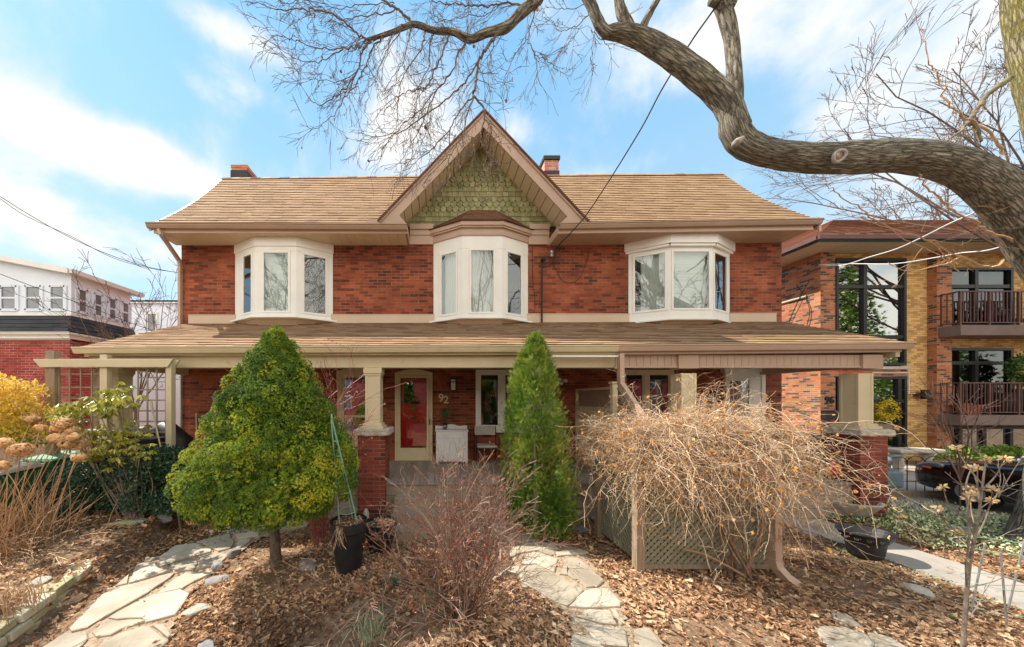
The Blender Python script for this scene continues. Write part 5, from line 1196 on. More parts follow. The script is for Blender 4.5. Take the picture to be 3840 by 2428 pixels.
# ---- vine over the trellis
vn = thing('vine', 'tangled dry straw coloured vine heaped over the lattice trellis', 'vine', (3.6, 4.3, 0)); b = MB(); vl = []
TX0, TX1, TY = X(2400, 4.12), X(2890, 4.15), 4.12
def topz(x): return 1.84-.12*abs(x-3.5)
for i in range(1550):
    # canes start on the frame top (depth 4.1-5.1), arch over and hang outwards
    x = random.uniform(TX0-.1, TX1+.1); y = random.uniform(3.98, 5.0); z = topz(x)+random.uniform(-.45, .10)
    m_ = random.random()
    if m_ < .54: d = Vector((random.gauss(0, .7), -random.uniform(.2, 1.0), random.uniform(.1, .9))); L = random.uniform(.45, 1.75); gr = .24
    elif m_ < .67: d = Vector((-1, random.gauss(-.2, .4), random.uniform(.0, .6))); x = random.uniform(TX0-.2, TX0+.5); L = random.uniform(.4, .95); gr = .12
    elif m_ < .84: d = Vector((1, random.gauss(.0, .5), random.uniform(.1, .8))); x = random.uniform(TX1-.7, TX1+.1); L = random.uniform(.3, .85)*(1.2 if z > 1.75 else .75); gr = .12
    else: d = Vector((random.gauss(.35, .6), random.gauss(0, .4), random.uniform(.4, 1.1))); L = random.uniform(.3, .7); gr = .14
    pts = [Vector((x, y, z))]; dd = d.normalized(); n = 15
    for k in range(n):
        dd = (dd+Vector((random.gauss(0, .24), random.gauss(0, .22), random.gauss(0, .24)-gr*(.35+k*.055)))).normalized(); p = pts[-1]+dd*(L/n)
        if p.z < .08: break
        if TX0 < p.x < TX1 and p.y > 4.0 and p.z < topz(p.x)-.3: p.y = min(p.y, 4.0+random.uniform(-.1, .02))
        pts.append(p)
    if len(pts) < 4: continue
    r = random.choice((.0018, .0024, .003, .0048)); tn = random.random()
    b.tube(pts, [r*(1-.6*k/len(pts)) for k in range(len(pts))], 3, tn)
    for k in range(2, len(pts)-1):
        if random.random() < .52: s_ = wander(pts[k], (random.gauss(0, 1), random.gauss(0, 1), random.gauss(-.1, .8)), random.uniform(.06, .28), 4, .3); b.tube(s_, [.0022, .002, .0016, .0012, .001], 3, tn); vl.append(s_[-1])
        if random.random() < .06: vl.append(pts[k])
for i in range(9):   # old woody stems rising from the root
    p0 = Vector((X(2760, 4.0)+random.gauss(0, .12), 3.95+random.gauss(0, .04), .03)); p1 = Vector((random.uniform(TX0+.4, TX1-.1), 4.0, random.uniform(1.1, 1.8)))
    mid = p0.lerp(p1, .5)+Vector((random.gauss(0, .12), -.05, random.gauss(0, .1))); b.tube(curve([p0, mid, p1], 8), random.uniform(.010, .020), 6, 0.0)
b.tube(curve([P(2560, 2060, 4.0), P(2640, 2080, 3.95), P(2720, 2120, 3.9), P(2790, 2160, 3.85)], 6), .018, 6, 0.1)
b.build('canes', MT['straw'], vn, uv=False)
random.shuffle(vl); vl = vl[:3200]
leaf2 = ([(0, 0, 0), (.45, .15, .35), (.3, -.1, .8), (0, .12, 1.05), (-.35, -.1, .75), (-.45, .2, .3)], np.array([(0, 1, 2), (0, 2, 3), (0, 3, 4), (0, 4, 5)]))
scatter('dry_leaves', leaf2[0], leaf2[1], [tuple(p) for p in vl], [(random.gauss(0, .6), random.gauss(0, .6), -1) for p in vl], rg.uniform(.014, .045, len(vl)), rg.random(len(vl)), MT['vineleaf'], vn, jit=.08)
# trellis frame
tr = thing('lattice_trellis', 'weathered wooden lattice trellis under the dry vine', 'trellis', ((TX0+TX1)/2, TY, 0)); 
for nm, x, y in (('post', TX0-.02, TY), ('post', TX1+.02, TY), ('post', TX0+.0, 5.15), ('post', TX1+.0, 5.15)):
    b = MB(); b.box(x-.055, x+.055, y-.055, y+.055, -.05, 1.86); b.build(nm, MT['wood'], tr, bevel=.006)
b = MB(); b.box(TX0-.08, TX1+.08, TY-.03, TY+.03, 1.78, 1.86); b.build('top_rail', MT['wood'], tr)
b = MB(); b.box(TX0+.04, TX1-.04, TY-.02, TY+.02, .04, .10); b.build('bottom_rail', MT['wood'], tr)
for nm, s in (('lattice_panel', 1), ('lattice_panel', -1)):
    b = MB(); W = TX1-TX0-.11; Hh = 1.68; x0 = TX0+.055; z0 = .10; k = -Hh
    while k < W:
        a0, a1 = max(k, 0), min(k+Hh, W)
        if a1 > a0+.02:
            za, zb = a0-k, a1-k
            if s < 0: za, zb = Hh-za, Hh-zb
            b.bar((x0+a0, TY-.006*s, z0+za), (x0+a1, TY-.006*s, z0+zb), .038, .009, up=(0, 1, 0), r=random.random())
        k += .088
    b.build(nm, MT['lattice'], tr)
b = MB(); k = 0
for s in (1, -1):
    k = -1.68
    while k < .95:
        a0, a1 = max(k, 0), min(k+1.68, .95)
        if a1 > a0+.02:
            za, zb = a0-k, a1-k
            if s < 0: za, zb = 1.68-za, 1.68-zb
            b.bar((TX0-.006*s, TY+.06+a0, .10+za), (TX0-.006*s, TY+.06+a1, .10+zb), .038, .009, up=(1, 0, 0))
        k += .088
b.build('side_lattice', MT['lattice'], tr)

# ---- hydrangea with dried heads
hy = thing('hydrangea_bush', 'dry hydrangea with papery tan flower heads at the left edge', 'bush', (-6.0, 4.4, 0)); b = MB(); heads = []
hp = [(170, 1060, 70, 3.0), (520, 840, 62, 3.5), (455, 965, 50, 3.45), (525, 965, 58, 3.5), (590, 900, 40, 3.55), (660, 1015, 45, 3.6), (650, 1120, 48, 3.3), (330, 882, 32, 3.4), (30, 1005, 55, 3.2), (262, 808, 48, 3.9), (10, 1190, 50, 3.0), (560, 1010, 55, 3.5), (500, 890, 60, 3.6), (600, 960, 45, 3.4)]
for px, py, r, D in hp:
    D = D+1.15; hv, hn, hr = [], [], []; p = P(px/2.176, 1200+py/2.176, D); rr = r/2.176*D/F; base = Vector((-6.0+random.gauss(0, .2), 4.45+random.gauss(0, .15), .22)); mid = base.lerp(p, .55)+Vector((.05, 0, .15))
    b.tube(curve([base, mid, p], 7), [.007]*15, 4, random.random())
    for i in range(int(150*(rr/.08))):
        d = Vector((random.gauss(0, 1), random.gauss(0, 1), random.gauss(0, 1))).normalized(); hv.append(tuple(p+Vector((d.x*rr*1.1, d.y*rr, d.z*rr*.72))*random.uniform(.75, 1.05))); hn.append(tuple(d)); hr.append(min(1, max(0, random.gauss(.35 if px == 170 else .6, .2))))
    scatter('flower_head', [(-.5, -.5, .1), (.5, -.5, -.05), (.5, .5, .1), (-.5, .5, -.05)], np.array([(0, 1, 2, 3)]), hv, hn, rg.uniform(.025, .046, len(hv)), hr, MT['hydra'], hy, jit=.12)
for i in range(290):
    p = Vector((-6.1+random.gauss(0, .36), 4.35+random.gauss(0, .28), .2)); d = Vector((random.gauss(.2, .45), random.gauss(-.1, .3), 1)); b.tube(wander(p, d, random.uniform(.5, 1.15), 7, .07, .03), [.0055, .005, .005, .0045, .004, .0035, .003, .002], 3, random.random())
for i in range(150):
    p = Vector((-5.9+random.gauss(0, .35), 4.2+random.gauss(0, .2), .2)); d = Vector((random.uniform(-.6, 1.0), random.gauss(-.3, .3), .35)); b.tube(wander(p, d, random.uniform(.4, 1.1), 7, .09, .05), [.005]*4+[.004]*2+[.003, .002], 3, random.random())
b.build('stems', MT['drystem'], hy, uv=False)

# ---- broadleaf bushes
ell = ([(0, 0, 0), (.20, .04, .25), (.24, .05, .6), (0, -.03, 1.0), (-.24, .05, .6), (-.20, .04, .25)], np.array([(0, 1, 2), (0, 2, 3), (0, 3, 4), (0, 4, 5)]))
rn_ = thing('rhododendron', 'rhododendron with drooping yellow green leaves in front of the pergola', 'bush', (-4.9, 5.1, 0)); b = MB(); lp, ln_, lr, lsz = [], [], [], []
cl_ = [(850, 590, 55), (940, 600, 50), (1000, 575, 45), (1060, 660, 60), (960, 690, 55), (700, 670, 70), (780, 700, 60), (860, 740, 60), (560, 735, 60), (620, 760, 55), (660, 790, 50), (520, 760, 35), (820, 930, 40), (860, 1050, 50), (940, 1000, 55), (1010, 950, 60), (960, 1080, 55), (880, 1090, 45), (1060, 1020, 45), (1120, 1060, 45), (1040, 1170, 50), (1150, 1040, 30), (770, 960, 35), (1000, 900, 40), (1080, 940, 40), (760, 1120, 35), (900, 950, 40), (1170, 1130, 30)]
for px, py, r in cl_:
    D = random.uniform(4.75, 5.2); p = P(px/2.176, 1200+py/2.176, D); base = Vector((-4.95+random.gauss(0, .08), 5.1, .25)); mid = base.lerp(p, .5)+Vector((random.gauss(0, .08), 0, random.uniform(-.05, .1)))
    b.tube(curve([base, mid, p], 6), [.012]*4+[.009]*4+[.006]*5, 5, random.random())
    for w2 in range(8):
        pp = p+Vector((random.gauss(0, .09), random.gauss(0, .09), random.gauss(0, .07)))
        for i in range(9):
            a = 6.283*i/9+random.random(); dr = random.uniform(.4, 1.6); lp.append(tuple(pp)); ln_.append((math.cos(a), math.sin(a), -dr+.1)); lsz.append(random.uniform(.075, .12)*(.5+r/100)); lr.append(min(1, max(0, random.gauss(.55, .25))))
b.build('branches', MT['trunk2'], rn_, uv=False)
nar = [(x*.68, y, z) for x, y, z in ell[0]]; scatter('leaves', nar, ell[1], lp, ln_, lsz, lr, MT['rhodo'], rn_)
def leafblob(t_, centres, n, m, size, tmpl=ell, tone=None, name='leaves', updir=.3, shell=(.55, 1.05)):
    cs = np.array([c[:3] for c in centres]); rs = np.array([c[3:6] for c in centres]); wv = rs.prod(1)**.66; idx = rg.choice(len(cs), n, p=wv/wv.sum()); d = rg.normal(0, 1, (n, 3)); d /= np.linalg.norm(d, axis=1)[:, None]
    pos = cs[idx]+d*rs[idx]*(rg.uniform(*shell, n)+.12*(vnoise(cs[idx]+d*rs[idx], 9)-.5))[:, None]; pos = pos[pos[:, 2] > .02]; n = len(pos)
    nr_ = rg.normal(0, .7, (n, 3))+np.array([0, 0, updir]); tn = np.clip(rg.normal(.5, .25, n)+.5*(vnoise(pos, 5)-.5), 0, 1) if tone is None else tone(pos)
    return scatter(name, tmpl[0], tmpl[1], pos, nr_, rg.uniform(size[0], size[1], n), tn, m, t_)
g_ = thing('golden_shrub', 'golden and green leaved shrub at the far left', 'bush', (-7.2, 5.2, 0))
D = 5.2; c_ = [P(20, 1480, D), P(70, 1470, D+.1), P(-60, 1440, D), P(60, 1530, D), P(-20, 1560, D), P(110, 1560, D), P(-40, 1640, D), P(40, 1620, D), P(90, 1640, D-.1)]
leafblob(g_, [(c.x, c.y, c.z, .30, .32, .21) for c in c_], 3600, MT['gold'], (.042, .078), tone=lambda p: np.clip((p[:, 2]-1.55)*.8+.40+rg.normal(0, .16, len(p)), 0, 1), updir=.9)
b = MB()
for c in c_:
    branch(b, (-7.2, 5.25, .1), c-Vector((-7.2, 5.25, .1)), (c-Vector((-7.2, 5.25, .1))).length*1.1, .011, 1, wob=.05, kids=6, ang=.5, shrink=.3, n=8, kmin=.5)
for i in range(26):
    p = P(120+random.uniform(-120, 15), 1450+random.uniform(-30, 110), 5.15); pts = wander(p, (1, 0, .35), random.uniform(.1, .28), 4, .15); b.tube(pts, .003, 3, .4)
b.build('branches', MT['drystem'], g_, uv=False)
hd = thing('dark_hedge', 'low dark green glossy evergreen hedge at the left in front of the porch', 'hedge', (-4.6, 5.35, 0))
cs = []
for px, py, rx, rz in ((300, 1790, .42, .30), (380, 1760, .40, .30), (470, 1770, .42, .34), (560, 1760, .42, .36), (650, 1770, .40, .36), (730, 1810, .34, .30), (250, 1850, .36, .22), (340, 1870, .40, .20), (450, 1860, .45, .24), (560, 1860, .45, .26), (660, 1870, .42, .24), (620, 1725, .30, .22), (300, 1900, .3, .14)):
    c = P(px, py, 5.35+random.uniform(-.1, .15)); cs.append((c.x, c.y, c.z, rx*.86, .40, rz*1.0))
leafblob(hd, cs, 24000, MT['yew'], (.03, .06), updir=.6, shell=(.7, 1.05), tone=lambda p: np.clip(rg.normal(.45, .25, len(p))+.5*(vnoise(p, 4)-.5), 0, 1))
b = MB()
for c in cs: b.tube([(c[0]*.98, c[1], 0), (c[0], c[1], c[2])], .015, 5)
b.build('stems', MT['trunk2'], hd, uv=False)

# ---- ground cover
def cover(name, label, pts, n, m, size, rz=.08, seed=1):
    P_ = []; 
    while len(P_) < n:
        px, py = random.uniform(min(p[0] for p in pts), max(p[0] for p in pts)), random.uniform(min(p[1] for p in pts), max(p[1] for p in pts))
        if inpoly(px, py, pts):
            if random.random() > .25+nz2(px*2.2+seed, py*2.2)*1.1: continue
            P_.append((px, py, max(0, hgt(px, py))+rz*random.random()*(.4+nz2(px*3, py*3))))
    n = len(P_); o = scatter(name, ell[0], ell[1], P_, rg.normal(0, .55, (n, 3))+np.array([0, 0, .55]), rg.uniform(size[0], size[1], n), np.clip(rg.normal(.5, .27, n), 0, 1), m)
    tag(o, label, 'ground cover', kind='stuff')
cover('variegated_euonymus', 'cream and green variegated ground cover beside the walkway', [(7.4, 4.6), (8.6, 4.2), (9.6, 4.6), (10.6, 5.4), (10.4, 6.2), (9.2, 6.9), (8.0, 6.5), (7.5, 5.6)], 5200, MT['euony'], (.03, .06), .20)
cover('green_ground_cover', 'green leafy ground cover between the walkway and the gas meter', [(7.3, 5.6), (8.2, 5.3), (9.2, 6.4), (9.4, 7.2), (8.8, 7.6), (7.6, 7.3), (7.3, 6.6)], 3200, MT['ivy'], (.03, .055), .16)
cover('ivy', 'dark green ivy creeping over the leaves beneath the hedge', [(-6.4, 4.6), (-4.2, 4.5), (-3.2, 4.9), (-3.2, 5.5), (-6.4, 5.5)], 2200, MT['yew'], (.02, .04), .03, 4)
cover('ivy', 'bright green ivy fringe along the near edge of the walkway', [(5.6, 3.7), (6.33, 3.5), (6.33, 4.9), (6.0, 4.9)], 420, MT['ivy'], (.02, .04), .03, 5)
def tuft(x, y, n, L, r, label, m='grass', cat='grass clump', tone=(0, 1), fl=1.0):
    b = MB(); z = hgt(x, y)
    for i in range(n):
        a = random.uniform(0, 6.283); t = random.uniform(.1, 1.1)*fl; l = L*random.uniform(.6, 1.1); p = Vector((x+random.gauss(0, r), y+random.gauss(0, r), z)); d = Vector((math.cos(a)*math.sin(t), math.sin(a)*math.sin(t), math.cos(t)))
        q = p+d*l*.5; e = q+(d+Vector((0, 0, -.7))).normalized()*l*.5; s = d.cross(Vector((0, 0, 1))).normalized()*.003
        rv = random.uniform(*tone); b.poly([p-s, p+s, q+s, q-s], rv); b.poly([q-s, q+s, e], rv)
    b.lathe([(r*1.6+.01, -.03), (r*1.2+.008, .012)], (x, y, z), 8, r=tone[0])
    tag(b.build('grass_clump', MT[m], uv=False), label, cat)
p = G(1475, 2200, .05); tuft(p.x, p.y, 260, .17, .03, 'small blue green grass tuft in front of the tall black pot')
p = G(1610, 2270, .05); tuft(p.x, p.y, 160, .16, .07, 'dry yellowish grass clump left of the barberry stems', tone=(.7, 1)); p = G(1400, 2370, .05); tuft(p.x, p.y, 220, .20, .09, 'larger dry straw grass clump at the bottom centre', tone=(.7, 1), fl=1.3)
p = G(315, 2105, .2); tuft(p.x, p.y, 120, .06, .015, 'tiny bright green plant on the leaves above the low wall', tone=(0, .5), m='ivy')
p = G(195, 2235, .2); tuft(p.x, p.y, 60, .05, .004, 'tiny green sprouts close to the low wall', tone=(.4, .9), m='ivy')
p = G(3570, 2320, .03); tuft(p.x, p.y, 16, .12, .002, 'young green iris shoot on bare soil near the sapling', tone=(.4, 1), m='ivy', fl=.3)
p = G(95, 2060, .2); tuft(p.x, p.y, 160, .2, .07, 'dry grass stems in the left bed', tone=(.5, 1), m='drystem', fl=.5); p = G(30, 2300, .2); tuft(p.x, p.y, 300, .32, .10, 'reddish dry grass clump in the bottom left corner', tone=(0, .8), m='drystem', fl=.6)
p = G(3040, 1960, .0); tuft(p.x-.2, p.y-.4, 70, .3, .15, 'thin dry stalks beside the long downspout', tone=(.3, 1), m='drystem', fl=.6)

# ---- dry brown thickets left behind the pergola
def thicket(name, label, x0, x1, y, L, n, m='drystem', z=0.0):
    t_ = thing(name, label, 'bush', ((x0+x1)/2, y, 0)); b = MB()
    for i in range(n):
        branch(b, (random.uniform(x0, x1), y+random.uniform(-.4, .4), z), (random.gauss(0, .35), random.gauss(0, .2), 1), random.uniform(L*.6, L), .010, 2, wob=.14, kids=4, ang=.7, shrink=.45, rmin=.004, n=7)
    b.build('twigs', MT[m], t_, uv=False)
thicket('dry_shrub', 'brown leafless thicket behind the pergola lattice', -9.2, -6.9, 6.8, 2.3, 34); thicket('dry_shrub', 'reddish bare twiggy shrub against the left brick house', -11.2, -9.4, 8.3, 2.3, 16, 'barberry')

# ---- small bare tree in the gap at the left
st = thing('bare_tree', 'small bare budded tree growing in the gap beside the left brick house', 'tree', (-9.2, 9.3, 0)); b = MB(); tips = []
for i, (px, py) in enumerate(((300, 1150), (420, 1110), (600, 1060), (480, 1080), (650, 1120), (260, 1190), (560, 1020), (360, 1190))):
    base = Vector((X(510, 9.3), 9.3, 1.8)); tgt = P(px, py, 9.0+random.uniform(-.5, .5)); branch(b, base, tgt-base, (tgt-base).length*.9, .024, 3, wob=.10, kids=5, ang=.6, shrink=.42, rmin=.005, tips=tips, n=9, kmin=.3)
b.tube([(X(510, 9.3), 9.3, 0), (X(510, 9.3), 9.3, 1.9)], [.09, .05], 7); b.build('branches', MT['twig'], st, uv=False)
tips = tips[:1400]; scatter('buds', ov, of, [tuple(t[0]) for t in tips], [tuple(t[1]) for t in tips], rg.uniform(.010, .020, len(tips)), rg.random(len(tips))*.5, MT['litter'], st)['kind'] = 'stuff'

# ---- sapling in the right foreground
sa = thing('flowering_sapling', 'thin bare sapling with pale papery flower clusters at the front right', 'shrub', (4.2, 2.75, 0)); b = MB(); 
D = 2.8; base = G(3385, 2500, 0); base = Vector((X(3612, D), D, 0))
fl = [(1015, 412), (1100, 522), (1135, 528), (1182, 478), (1285, 475), (1097, 640), (1215, 648), (942, 632), (912, 752), (1210, 708), (1085, 700), (1100, 675), (1025, 882), (1350, 1087), (1065, 1030)]
def q10(x, y, D): return P(2900+x/1.482, 1400+y/1.482, D)
main = curve([base, q10(1062, 1400, D), q10(1085, 1100, D), q10(1110, 960, D), q10(1135, 820, D), q10(1160, 650, D), q10(1180, 490, D)], 6); b.tube(main, [.016*(1-.75*i/len(main)) for i in range(len(main))], 7)
m2 = curve([base+Vector((-.02, 0, 0)), q10(1075, 1300, D), q10(1078, 1050, D), q10(1090, 860, D), q10(1070, 640, D), q10(1100, 530, D)], 6); b.tube(m2, [.013*(1-.75*i/len(m2)) for i in range(len(m2))], 6)
fp = []
for i, (x, y) in enumerate(fl):
    e = q10(x, y, D+random.uniform(-.15, .15)); fp.append(e)
    s0 = min(main[8:], key=lambda v: abs(v.z-(e.z-.32)) + .2*(v-e).length) if y < 1000 else main[10]
    b.tube(curve([s0, s0.lerp(e, .55)+Vector((random.gauss(0, .03), 0, -.03)), e], 5), [.005]*5+[.004]*3+[.003]*3, 4)
for x0_, y0_, x1_, y1_ in ((1190, 520, 1130, 400), (1230, 700, 1290, 480), (1250, 690, 1393, 440), (1100, 660, 930, 560), (1100, 900, 850, 780), (1110, 980, 1393, 870), (1080, 1370, 1270, 1130), (1150, 640, 1393, 590), (1100, 620, 1340, 700), (1140, 760, 1320, 600)):
    s0 = q10(x0_, y0_, D); e = q10(x1_, y1_, D+.1); branch(b, s0, e-s0, (e-s0).length, .0045, 1, wob=.06, kids=3, ang=.6, shrink=.3, n=7)
b.build('stems', MT['trunk2'], sa, uv=False)
pv, pn_ = [], []
for e in fp:
    pv, pn_ = [], []
    for i in range(26): 
        dvec = Vector((random.gauss(0, 1), random.gauss(0, 1), random.gauss(0, .6))).normalized(); pv.append(tuple(e+dvec*.008)); pn_.append(tuple(dvec))
    scatter('flower_cluster', ell[0], ell[1], pv, pn_, rg.uniform(.022, .042, len(pv)), rg.random(len(pv)), MT['pale'], sa)
s2 = thing('bare_shrub', 'thin leafless reddish shrub near the parked car', 'shrub', (9.6, 7.2, 0)); b = MB(); D = 6.3
for tx_, ty_ in ((3560, 1460), (3620, 1450), (3700, 1440), (3500, 1530), (3740, 1560), (3470, 1580), (3660, 1500)):
    base = P(3600, 1800, D); tgt = P(tx_, ty_, D+random.uniform(-.2, .2)); branch(b, base, tgt-base, (tgt-base).length, .014, 2, wob=.09, kids=5, ang=.7, shrink=.38, rmin=.004, n=9, kmin=.35)
b.tube([P(3600, 1800, D), (X(3600, D), D, 0)], .014, 5); b.build('twigs', MT['barberry'], s2, uv=False)
mb_ = thing('yucca_clump', 'spiky green clump inside the low iron fence', 'plant', (10.3, 8.2, 0)); b = MB()
for i in range(90):
    a = random.uniform(0, 6.283); p = Vector((10.4+random.gauss(0, .5), 8.1+random.gauss(0, .25), .02)); d = Vector((math.cos(a), math.sin(a), random.uniform(.3, 1.2))).normalized(); s = d.cross(Vector((0, 0, 1))).normalized()*.02; L = random.uniform(.25, .5)
    b.poly([p-s, p+s, p+d*L*.6+s, p+d*L*.6-s], random.random()); b.poly([p+d*L*.6-s, p+d*L*.6+s, p+d*L+Vector((0, 0, -.04))], random.random())
b.build('blades', MT['grass'], mb_, uv=False)
hb2 = thing('low_bush', 'rounded olive green bush beneath the lower balcony', 'bush', (19, 10.4, 0)); cs = [(X(p_, 10.2), 10.2, Z(1715, 10.2), .8, .5, .35) for p_ in (3600, 3660, 3720, 3790)]; leafblob(hb2, cs, 2600, MT['thuja'], (.08, .14), updir=.7)
b = MB()
for c in cs: b.tube([(c[0], c[1], 0), (c[0], c[1], c[2])], .03, 5)
b.build('stems', MT['trunk2'], hb2, uv=False)
sh = thing('small_conifer', 'soft green conifer shrub at the left foot of the trellis', 'shrub', (2.3, 4.6, 0)); c = P(2355, 1960, 4.6); leafblob(sh, [(c.x, c.y, c.z, .14, .14, .2), (c.x+.05, c.y, c.z-.15, .16, .14, .15)], 1500, MT['thuja'], (.05, .09), tmpl=spray(9), updir=1)
b = MB(); b.tube([(c.x, c.y, 0), (c.x, c.y, c.z)], .01, 5); b.build('stems', MT['trunk2'], sh, uv=False)
bv_ = thing('hanging_plant', 'dark green foliage plant at the right end of the lower balcony', 'plant', (21, 10.9, 3)); leafblob(bv_, [(X(3835, 10.8), 10.8, Z(1390, 10.8), .35, .3, .55)], 1300, MT['ivy'], (.07, .12), updir=.2)
b = MB(); c = P(3835, 1460, 10.8); b.lathe([(.14, -.45), (.2, 0), (.18, 0)], c, 12); b.build('planter', MT['blackplastic'], bv_)
# ================================================================ the big old tree and overhead things
bt = thing('old_maple_tree', 'huge old tree whose thick gnarled limb bends across the top right of the view', 'tree', (8.9, 4.9, 0))
def limb(px_pts, rad_px, n=16, sub=8, k=1.0, rn=.06, seed=0):
    """px_pts: (px, py, D); rad_px in photo pixels at that depth"""
    pts = curve([P(*p) for p in px_pts], sub); m = len(pts); rs = []
    for i in range(m):
        t = i/sub; a = int(min(t, len(rad_px)-1)); c = min(a+1, len(rad_px)-1); fr = t-a; rr = rad_px[a]*(1-fr)+rad_px[c]*fr; D = pts[i].y; rs.append(rr*D/F)
    b = MB(); base = 0; rr2 = random.Random(seed); ph = [rr2.uniform(0, 6.28) for _ in range(6)]
    a = None; ref = Vector((0, 1, 0))
    for i, p in enumerate(pts):
        t = (pts[min(i+1, m-1)]-pts[max(i-1, 0)]).normalized()
        if a is None: a = t.cross(ref).normalized()
        a = (a-t*a.dot(t)).normalized(); bb_ = t.cross(a)
        for j in range(n):
            an = 2*math.pi*j/n; w2 = 1+rn*(math.sin(3*an+ph[0]+i*.21)+.6*math.sin(7*an+ph[1]-i*.13)+.5*math.sin(i*.9+ph[2]+2*an))+rn*.25*math.sin(15*an+i*.5)
            v = p+(a*math.cos(an)+bb_*math.sin(an))*rs[i]*w2; b.v.append(tuple(v))
    for i in range(m-1):
        for j in range(n):
            j2 = (j+1) % n; b.f.append((i*n+j, i*n+j2, (i+1)*n+j2, (i+1)*n+j)); b.r.append(0)
    b.f.append(tuple(reversed(range(n)))); b.r.append(0); b.f.append(tuple((m-1)*n+j for j in range(n))); b.r.append(0)
    acc = [0]
    for i in range(1, m): acc.append(acc[-1]+(pts[i]-pts[i-1]).length)
    b.luv = (n, m, acc, sum(rs)/len(rs))
    return b, pts, rs
def limbuv(o, luv):
    n, m, acc, r = luv; me = o.data; uvl = me.uv_layers.new(name='UVMap'); k = 0; u = max(4, round(2*math.pi*r/.25))*.25
    for i in range(m-1):
        for j in range(n):
            for (a, c) in ((j, i), (j+1, i), (j+1, i+1), (j, i+1)): uvl.data[k].uv = (2*math.pi*r*a/n, acc[c]); k += 1
def addlimb(name, m_, *a, **k):
    b, pts, rs = limb(*a, **k); limbuv(b.build(name, m_, bt, smooth=True, uv=False), b.luv); return pts, rs
# bark with long ridges following the branches
BK = MT['barkuv']
tr_pts, _ = addlimb('trunk', BK, [(3935, 2140, 4.75), (3950, 2030, 4.75), (3975, 1850, 4.75), (4015, 1550, 4.75), (4045, 1250, 4.75), (3990, 1085, 4.75), (3885, 905, 4.7), (3768, 750, 4.62), (3615, 636, 4.55), (3430, 588, 4.5), (3225, 592, 4.45), (3085, 594, 4.4), (2950, 584, 4.4), (2850, 566, 4.4), (2785, 535, 4.4), (2752, 480, 4.4), (2745, 420, 4.4)],
    [130, 92, 70, 62, 62, 60, 63, 60, 54, 52, 53, 48, 44, 42, 43, 42, 35], n=34, sub=9, rn=.03, seed=2)
addlimb('limb', BK, [(2765, 490, 4.4), (2738, 410, 4.4), (2690, 345, 4.42), (2600, 272, 4.45), (2500, 200, 4.5), (2400, 142, 4.55), (2320, 120, 4.6), (2262, 125, 4.62)], [38, 39, 38, 38, 35, 31, 25, 16], n=22, rn=.04, seed=3)
addlimb('limb', BK, [(2750, 450, 4.4), (2755, 340, 4.42), (2752, 250, 4.45), (2742, 150, 4.5), (2722, 60, 4.5), (2690, -30, 4.5), (2640, -140, 4.55), (2600, -380, 4.6), (2640, -700, 4.7), (2600, -1050, 4.8)], [29, 25, 22, 22, 24, 24, 21, 17, 12, 4], n=20, rn=.03, seed=4)
addlimb('limb', BK, [(2290, 130, 4.6), (2256, 105, 4.6), (2232, 60, 4.6), (2208, 0, 4.6), (2150, -110, 4.62), (2060, -60, 4.65), (2015, 0, 4.65)], [15, 17, 17, 17, 18, 17, 17], n=16, seed=5)
addlimb('limb', BK, [(2370, 130, 4.58), (2345, 85, 4.55), (2328, 40, 4.55), (2318, -20, 4.55), (2310, -120, 4.5), (2280, -400, 4.45), (2330, -700, 4.4)], [22, 19, 17, 14, 12, 9, 3], n=16, seed=6)
addlimb('limb', BK, [(2405, 120, 4.55), (2425, 70, 4.5), (2450, 25, 4.5), (2470, -10, 4.5), (2520, -120, 4.4), (2560, -380, 4.3)], [16, 13, 11, 11, 9, 3], n=14, seed=7)
addlimb('stub', BK, [(2745, 20, 4.5), (2700, 8, 4.48), (2666, 2, 4.45)], [24, 17, 14], n=12, seed=8)
# second, moss-yellow stem high on the right
addlimb('upper_stem', MT['barkye'], [(4040, 1230, 4.8), (4005, 1020, 4.9), (3960, 850, 5.05), (3925, 700, 5.2), (3912, 560, 5.3), (3888, 420, 5.4), (3850, 270, 5.5), (3822, 100, 5.6), (3812, -120, 5.7), (3790, -420, 5.9), (3740, -800, 6.1), (3700, -1300, 6.3)], [40, 38, 34, 30, 30, 31, 32, 34, 34, 30, 22, 8], n=24, rn=.05, seed=9)
# knot on the big limb
kb = MB(); kc = P(3145, 586, 4.4-.205)
kb.tube([kc+Vector((.085*math.cos(a), -.0-.01*math.cos(2*a), .07*math.sin(a)))+Vector((0, 0, .03*math.cos(a))) for a in [i*math.pi/12 for i in range(25)]], .021, 8); kb.build('knot_ring', MT['concrete'], bt, smooth=True)
kb = MB(); kb.lathe([(.072, 0), (.06, .03), (.03, .05)], (kc.x, kc.y+.0, kc.z), 16, axis='y'); kb.build('knot_hollow', MT['wood'], bt, smooth=True)
kb = MB(); kc = P(2768, 530, 4.26)
kb.tube([kc+Vector((-.04, 0, -.04)), kc, kc+Vector((.05, -.03, .03))], [.05, .045, .02], 9, cap=True); kb.build('knot_stub', MT['concrete'], bt, smooth=True)

